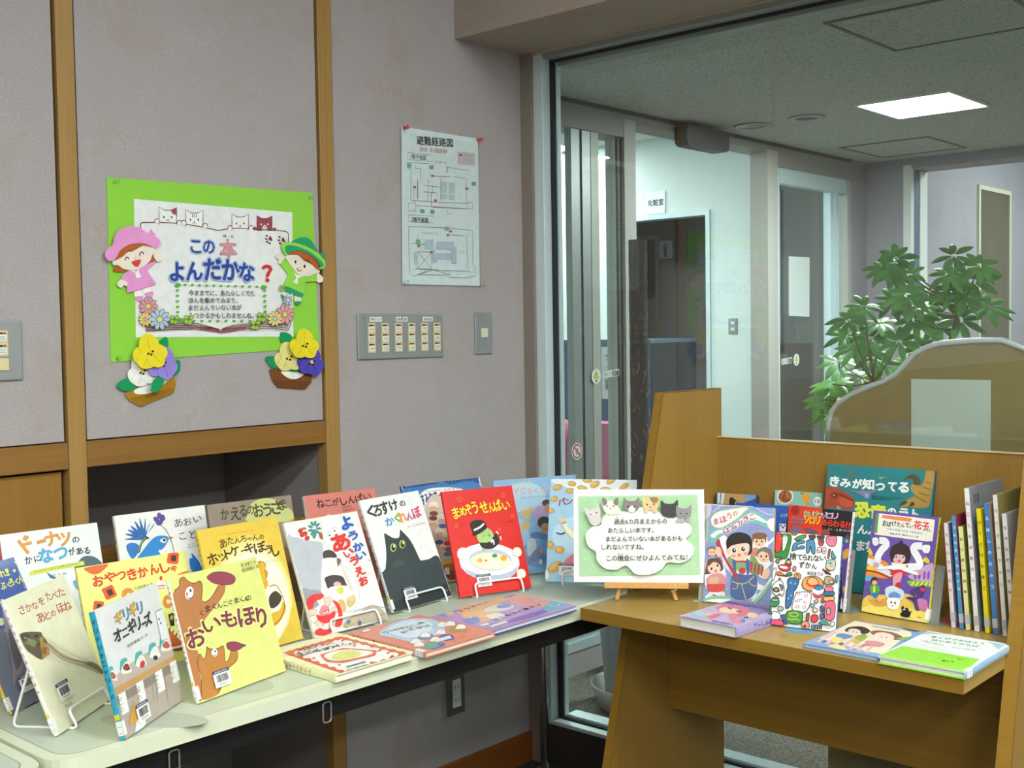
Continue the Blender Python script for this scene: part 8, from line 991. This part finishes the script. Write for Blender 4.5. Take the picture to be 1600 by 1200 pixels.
# umbrella plant: stems with whorls of leaflets
t = thing('umbrella_plant', 'leafy green umbrella plant spreading behind the cardboard cut-out', 'plant', (0.95, -0.80, 0))
LEAFG = plain('umbrella_leaf', '#68a256', 0.33, var=0.4, scale=11); STEM = plain('plant_stem', '#6d6a48', 0.7)
MB().lathe([(0.001, 0.0), (0.11, 0.0), (0.145, 0.26), (0.152, 0.26), (0.152, 0.285), (0.14, 0.285), (0.136, 0.25), (0.001, 0.245)], 32, (0.95, -0.80, 0)).build('pot', plain('brown_pot', '#6d4a38', 0.6), t, smooth=True)
lf = MB(); st = MB()
def leaflet(c, d, side, ln, wd):
    # pointed oval leaf with a folded midrib, drooping outward
    vs = []; S = 6
    up = d.cross(side).normalized()
    for i in range(S + 1):
        f = i / S; wv = wd * math.sin(math.pi * min(1, f * 0.92 + 0.06)) ** 0.8; p_ = c + d * ln * (0.12 + 0.88 * f) - Vector((0, 0, 1)) * ln * 0.28 * f * f
        vs += [p_ - side * wv + up * wv * 0.25, p_, p_ + side * wv + up * wv * 0.25]
    lf.add(vs, [q for i in range(S) for q in ((3 * i, 3 * i + 1, 3 * i + 4, 3 * i + 3), (3 * i + 1, 3 * i + 2, 3 * i + 5, 3 * i + 4))])
def whorl(c, axis, ln, cnt):
    axis = axis.normalized(); a = axis.orthogonal().normalized(); b = axis.cross(a); o = rnd.uniform(0, 6)
    for k in range(cnt):
        q = o + 2 * math.pi * k / cnt + rnd.uniform(-0.12, 0.12); d = (a * math.cos(q) + b * math.sin(q)) * 0.95 + axis * rnd.uniform(0.0, 0.3)
        l = ln * rnd.uniform(0.82, 1.1); d.normalize(); leaflet(c, d, d.cross(axis).normalized(), l, l * 0.165)
WH = [(1.109, -0.851, 1.519, 0.079), (1.106, -0.649, 1.477, 0.084), (0.875, -0.798, 1.391, 0.079), (0.882, -0.652, 1.359, 0.075), (1.077, -0.784, 1.377, 0.088), (1.051, -0.933, 1.433, 0.088), (1.034, -0.989, 1.351, 0.084), (0.94, -0.795, 1.315, 0.079), (1.018, -0.835, 1.304, 0.088), (1.018, -0.906, 1.313, 0.088), (1.011, -0.647, 1.307, 0.079), (0.901, -0.589, 1.319, 0.075), (0.972, -0.577, 1.225, 0.075), (0.962, -0.733, 1.245, 0.079), (1.048, -0.771, 1.223, 0.075), (1.119, -0.447, 1.177, 0.079), (1.107, -0.535, 1.124, 0.079), (1.001, -0.662, 1.172, 0.075), (0.976, -0.495, 1.107, 0.079), (0.93, -0.506, 1.003, 0.075), (0.869, -0.614, 1.073, 0.079), (0.867, -0.925, 1.448, 0.07), (0.981, -0.628, 1.256, 0.088), (0.943, -0.773, 1.457, 0.075), (0.959, -0.948, 1.381, 0.075), (1.092, -0.827, 1.215, 0.053), (0.997, -0.697, 1.379, 0.079), (1.006, -0.704, 1.513, 0.075), (0.921, -0.699, 1.48, 0.07), (0.866, -0.836, 1.354, 0.079), (0.945, -0.914, 1.402, 0.075), (0.896, -1.01, 1.474, 0.07), (0.993, -0.633, 1.193, 0.075), (1.12, -0.709, 1.168, 0.075), (1.035, -0.512, 1.266, 0.075), (0.907, -0.495, 1.057, 0.07)]
stems = [[Vector((0.95, -0.80, 0.24)), Vector((0.97, -0.83, 0.8)), Vector((0.98, -0.86, 1.12)), Vector((0.99, -0.92, 1.36))], [Vector((0.96, -0.80, 0.24)), Vector((0.93, -0.72, 0.75)), Vector((0.93, -0.66, 1.12))], [Vector((0.97, -0.82, 0.5)), Vector((1.0, -0.95, 1.05)), Vector((1.01, -0.99, 1.18))]]
for s in stems:
    st.tube(catmull([tuple(v) for v in s], False, 5), 0.007, 8)
SP = [Vector(v) for s in stems for v in catmull([tuple(v) for v in s], False, 5)]
for x, y, z, ln in WH:
    c = Vector((x, y, z)); near = min((v for v in SP if v.z < z + 0.03), key=lambda v: (v - c).length)
    m_ = near.lerp(c, 0.5) + Vector((0, 0, -0.01)); st.tube(catmull([tuple(near), tuple(m_), tuple(c)], False, 4), 0.0028, 6)
    whorl(c, Vector((-0.75, -0.35, 0.75)) + Vector((rnd.uniform(-.35, .35), rnd.uniform(-.35, .35), rnd.uniform(-.2, .2))), ln, rnd.choice((7, 8, 8, 9)))
lf.build('foliage', LEAFG, t, smooth=True); st.build('stems', STEM, t, smooth=True)
# sensor above the sliding doors
t = thing('door_sensor', 'dark brown rounded sensor box hanging above the open sliding doors', 'sensor', (1.48, 0.34, 2.07))
M_ = [(p.x, p.z) for p in rounded([(1.325, 0, 2.118), (1.325, 0, 2.032), (1.645, 0, 2.032), (1.645, 0, 2.118)], 0.035, 6)]
MB().prism(M_, 0.30, 0.36, 'Y').build('housing', plain('sensor_brown', '#2f2b29', 0.45), t, bevel=0.006)
MB().box(1.60, 0.2985, 2.034, 1.612, 0.2995, 2.037).build('indicator_lamp', plain('blue_lamp', '#4a5cf0', 0.2), t)
# stickers on the door glass
def sticker(name, label, x, z, kind, group):
    t = thing(name, label, 'sticker', (x, 0.365, z), group); m = MB()
    def disc(rx, rz, col, y, n=28): m.prism([(x + rx * math.cos(2 * math.pi * i / n), z + rz * math.sin(2 * math.pi * i / n)) for i in range(n)], y - 0.0003, y, 'Y', col)
    y = 0.3655
    if kind == 'warn':
        disc(0.028, 0.028, '#e8ebe4', y); m.prism([(x - 0.017, z - 0.006), (x + 0.017, z - 0.006), (x, z + 0.023)], y - 0.0006, y - 0.0003, 'Y', '#22261e'); m.prism([(x - 0.0145, z - 0.0045), (x + 0.0145, z - 0.0045), (x, z + 0.0205)], y - 0.0009, y - 0.0006, 'Y', '#e6d820')
        m.box(x - 0.0012, y - 0.0012, z + 0.003, x + 0.0012, y - 0.0009, z + 0.013, '#22261e'); m.box(x - 0.0012, y - 0.0012, z - 0.001, x + 0.0012, y - 0.0009, z + 0.0012, '#22261e')
        m.box(x - 0.014, y - 0.0006, z - 0.011, x + 0.014, y - 0.0003, z - 0.0095, '#7c8078'); m.box(x - 0.004, y - 0.0006, z - 0.021, x + 0.004, y - 0.0003, z - 0.0135, '#3c403a')
    elif kind == 'arrow':
        P = [(q.x, q.z) for q in rounded([(x - 0.05, 0, z - 0.014), (x + 0.05, 0, z - 0.008), (x + 0.05, 0, z + 0.02), (x - 0.05, 0, z + 0.014)], 0.006)]
        m.prism(P, y - 0.0003, y, 'Y', '#c3cac4'); m.box(x - 0.042, y - 0.0006, z - 0.001, x - 0.028, y - 0.0003, z + 0.001, '#333')
        m.prism([(x + 0.004, z + 0.004), (x + 0.018, z + 0.018), (x + 0.018, z + 0.011), (x + 0.011, z + 0.004), (x + 0.018, z - 0.003), (x + 0.018, z - 0.010)], y - 0.0006, y - 0.0003, 'Y', '#26302c')
        put_text(m, lambda a, b: (a, y - 0.0007, b), '自動', (x + 0.022, z - 0.007), (x + 0.047, z - 0.005), 0.019, '#26302c', 0.06)
    else:
        disc(0.031, 0.031, '#e9ebe6', y); disc(0.027, 0.027, '#b8403c', y - 0.0003); disc(0.021, 0.021, '#dfe6e0', y - 0.0006)
        m.prism([(x - 0.007, z - 0.013), (x + 0.007, z - 0.013), (x + 0.010, z + 0.002), (x + 0.006, z + 0.012), (x - 0.004, z + 0.013), (x - 0.009, z)], y - 0.0012, y - 0.0009, 'Y', '#9fb4a8')
        m.prism([(x - 0.019, z + 0.015), (x - 0.015, z + 0.019), (x + 0.019, z - 0.015), (x + 0.015, z - 0.019)], y - 0.0015, y - 0.0012, 'Y', '#b8403c')
    m.build('print', PAPER, t)
sticker('warning_sticker', 'oval sticker with yellow warning triangle on the left sliding door', 0.801, 1.127, 'warn', 'door stickers')
sticker('door_sticker', 'pale arrow sticker beside the yellow warning on the left door', 0.894, 1.131, 'arrow', 'door stickers')
sticker('prohibition_sticker', 'round no touching sticker low on the left sliding door', 0.681, 0.857, 'no', 'door stickers')
sticker('warning_sticker', 'oval yellow warning sticker on the right door, left of the plant', 2.336, 1.145, 'warn', 'door stickers')
sticker('door_sticker', 'small pale arrow sticker on the right door, left of its yellow warning', 2.245, 1.139, 'arrow', 'door stickers')
t = thing('door_notice', 'blank whitish paper stuck on the right glass door', 'notice', (2.37, 0.36, 1.49))
MB().prism([(2.27, 1.352), (2.47, 1.347), (2.475, 1.63), (2.273, 1.628)], 0.3675, 0.3685, 'Y').build('sheet', plain('old_paper', '#c4ccc8', 0.8), t)
# hall: counter block, sofas, signs, switch
t = thing('counter_block', 'dark blue counter block behind the doors, right side coloured dark as in shade', 'counter', (2.0, 1.15, 0))
MB().box(1.816, 0.835, 0, 2.195, 1.60, 1.235).build('body', plain('blue_counter', '#3c5f8c', 0.5), t)
MB().box(1.812, 0.831, 1.235, 2.20, 1.605, 1.252).build('top', plain('blue_counter_top', '#5a6c84', 0.4), t)
MB().box(1.818, 0.829, 0.0, 2.195, 0.835, 1.235).build('side_panel', plain('painted_shade_side', '#33383c', 0.5), t)  # shade on the blue side, put into the colour of a dark sheet
t = thing('counter_poster', 'white sheet with a small photo on the blue counter front', 'poster', (1.81, 1.067, 1.09))
m = MB(); m.box(1.8135, 1.018, 0.968, 1.8155, 1.118, 1.218, '#eef2f2')
T = lambda a, b: (1.8130, 1.118 - a, 0.968 + b)
put_text(m, T, 'ご案内', (0.01, 0.20), (0.06, 0.20), 0.014, '#5a6468', 0.03); put_text(m, T, '図書室のお知らせ', (0.03, 0.185), (0.09, 0.185), 0.008, '#8a9498', 0.02)
for z in (0.15, 0.138, 0.126): m.add([T(0.012, z), T(0.07, z), T(0.07, z + 0.003), T(0.012, z + 0.003)], [(0, 1, 2, 3)], '#a8b2b4')
m.add([T(0.02, 0.045), T(0.068, 0.045), T(0.068, 0.095), T(0.02, 0.095)], [(0, 1, 2, 3)], '#a4acb0'); m.add([T(0.03, 0.05), T(0.055, 0.05), T(0.05, 0.085), T(0.035, 0.085)], [(0, 1, 2, 3)], '#5c686c'); m.add([T(0.078, 0.03), T(0.09, 0.035), T(0.084, 0.052)], [(0, 1, 2)], '#6cb08c')
m.build('print', PAPER, t)
PINKM = plain('pink_upholstery', '#cf6f92', 0.7, var=0.03)
def sofa(y0, y1, lab):
    t = thing('lobby_sofa', lab, 'sofa', (1.25, (y0 + y1) / 2, 0), 'pink sofas')
    P = [(q.x, q.y) for q in rounded([(y0, 0.36, 0), (y1, 0.36, 0), (y1 - 0.02, 0.895, 0), (y0 + 0.02, 0.895, 0)], 0.07, 6)]
    MB().prism(P, 1.36, 1.48, 'X').build('backrest', PINKM, t, bevel=0.03, seg=4)
    MB().box(0.92, y0, 0.16, 1.48, y1, 0.40).build('seat', PINKM, t, bevel=0.04, seg=4)
    for x in (0.97, 1.43):
        for y in (y0 + 0.06, y1 - 0.06): MB().tube([(x, y, 0), (x, y, 0.17)], 0.014, 10).build('leg', CHROME, t)
sofa(0.58, 0.985, 'pink upholstered sofa behind the doors, the right one'); sofa(1.0, 1.40, 'pink upholstered sofa behind the doors, cut by the left door frame')
t = thing('washroom_sign', 'white square sign reading washroom in Japanese on the hall wall', 'sign', (3.47, 1.95, 2.09))
m = MB(); m.box(3.4745, 1.878, 2.026, 3.4795, 2.020, 2.164, '#f4f7f6'); put_text(m, lambda a, b: (3.4742, 2.020 - a, 2.026 + b), '化粧室', (0.012, 0.050), (0.130, 0.050), 0.040, '#26383a', 0.05); m.build('plate', PAPER, t)
t = thing('mens_sign', 'white sign with a blue man symbol inside the doorway', 'sign', (4.3, 2.44, 1.86))
m = MB(); m.box(4.2945, 2.385, 1.80, 4.2995, 2.495, 1.925, '#e4e8e6'); T = lambda a, b: (4.2942, 2.44 - a, 1.86 + b); B = '#26368c'
m.add([T(0.009 * math.cos(q), 0.040 + 0.009 * math.sin(q)) for q in [2 * math.pi * i / 16 for i in range(16)]], [tuple(range(16))], B)
for P in (((-0.011, 0.028), (0.011, 0.028), (0.011, -0.010), (-0.011, -0.010)), ((-0.018, 0.027), (-0.012, 0.027), (-0.012, -0.006), (-0.018, -0.006)), ((0.012, 0.027), (0.018, 0.027), (0.018, -0.006), (0.012, -0.006)), ((-0.010, -0.010), (-0.001, -0.010), (-0.001, -0.048), (-0.010, -0.048)), ((0.001, -0.010), (0.010, -0.010), (0.010, -0.048), (0.001, -0.048))):
    m.add([T(*p_) for p_ in P], [(0, 1, 2, 3)], B)
m.build('plate', PAPER, t)
t = thing('light_switch', 'small double light switch on the white hall wall', 'light switch', (3.48, 1.396, 1.31))
MB().box(3.473, 1.366, 1.263, 3.48, 1.427, 1.357).build('plate', STEEL, t, bevel=0.002)
for z in (1.292, 1.328): MB().box(3.470, 1.384, z - 0.009, 3.474, 1.409, z + 0.009).build('switch', WHITE, t)
# things in the side room at the right picture edge
t = thing('side_counter', 'wooden counter at the right edge in the lit side room', 'counter', (3.9, -0.9, 0))
MB().box(3.6, -1.6, 0, 4.6, -0.46, 1.16).build('body', TAN, t); MB().box(3.58, -1.62, 1.16, 4.62, -0.44, 1.19).build('top', DESKE, t)
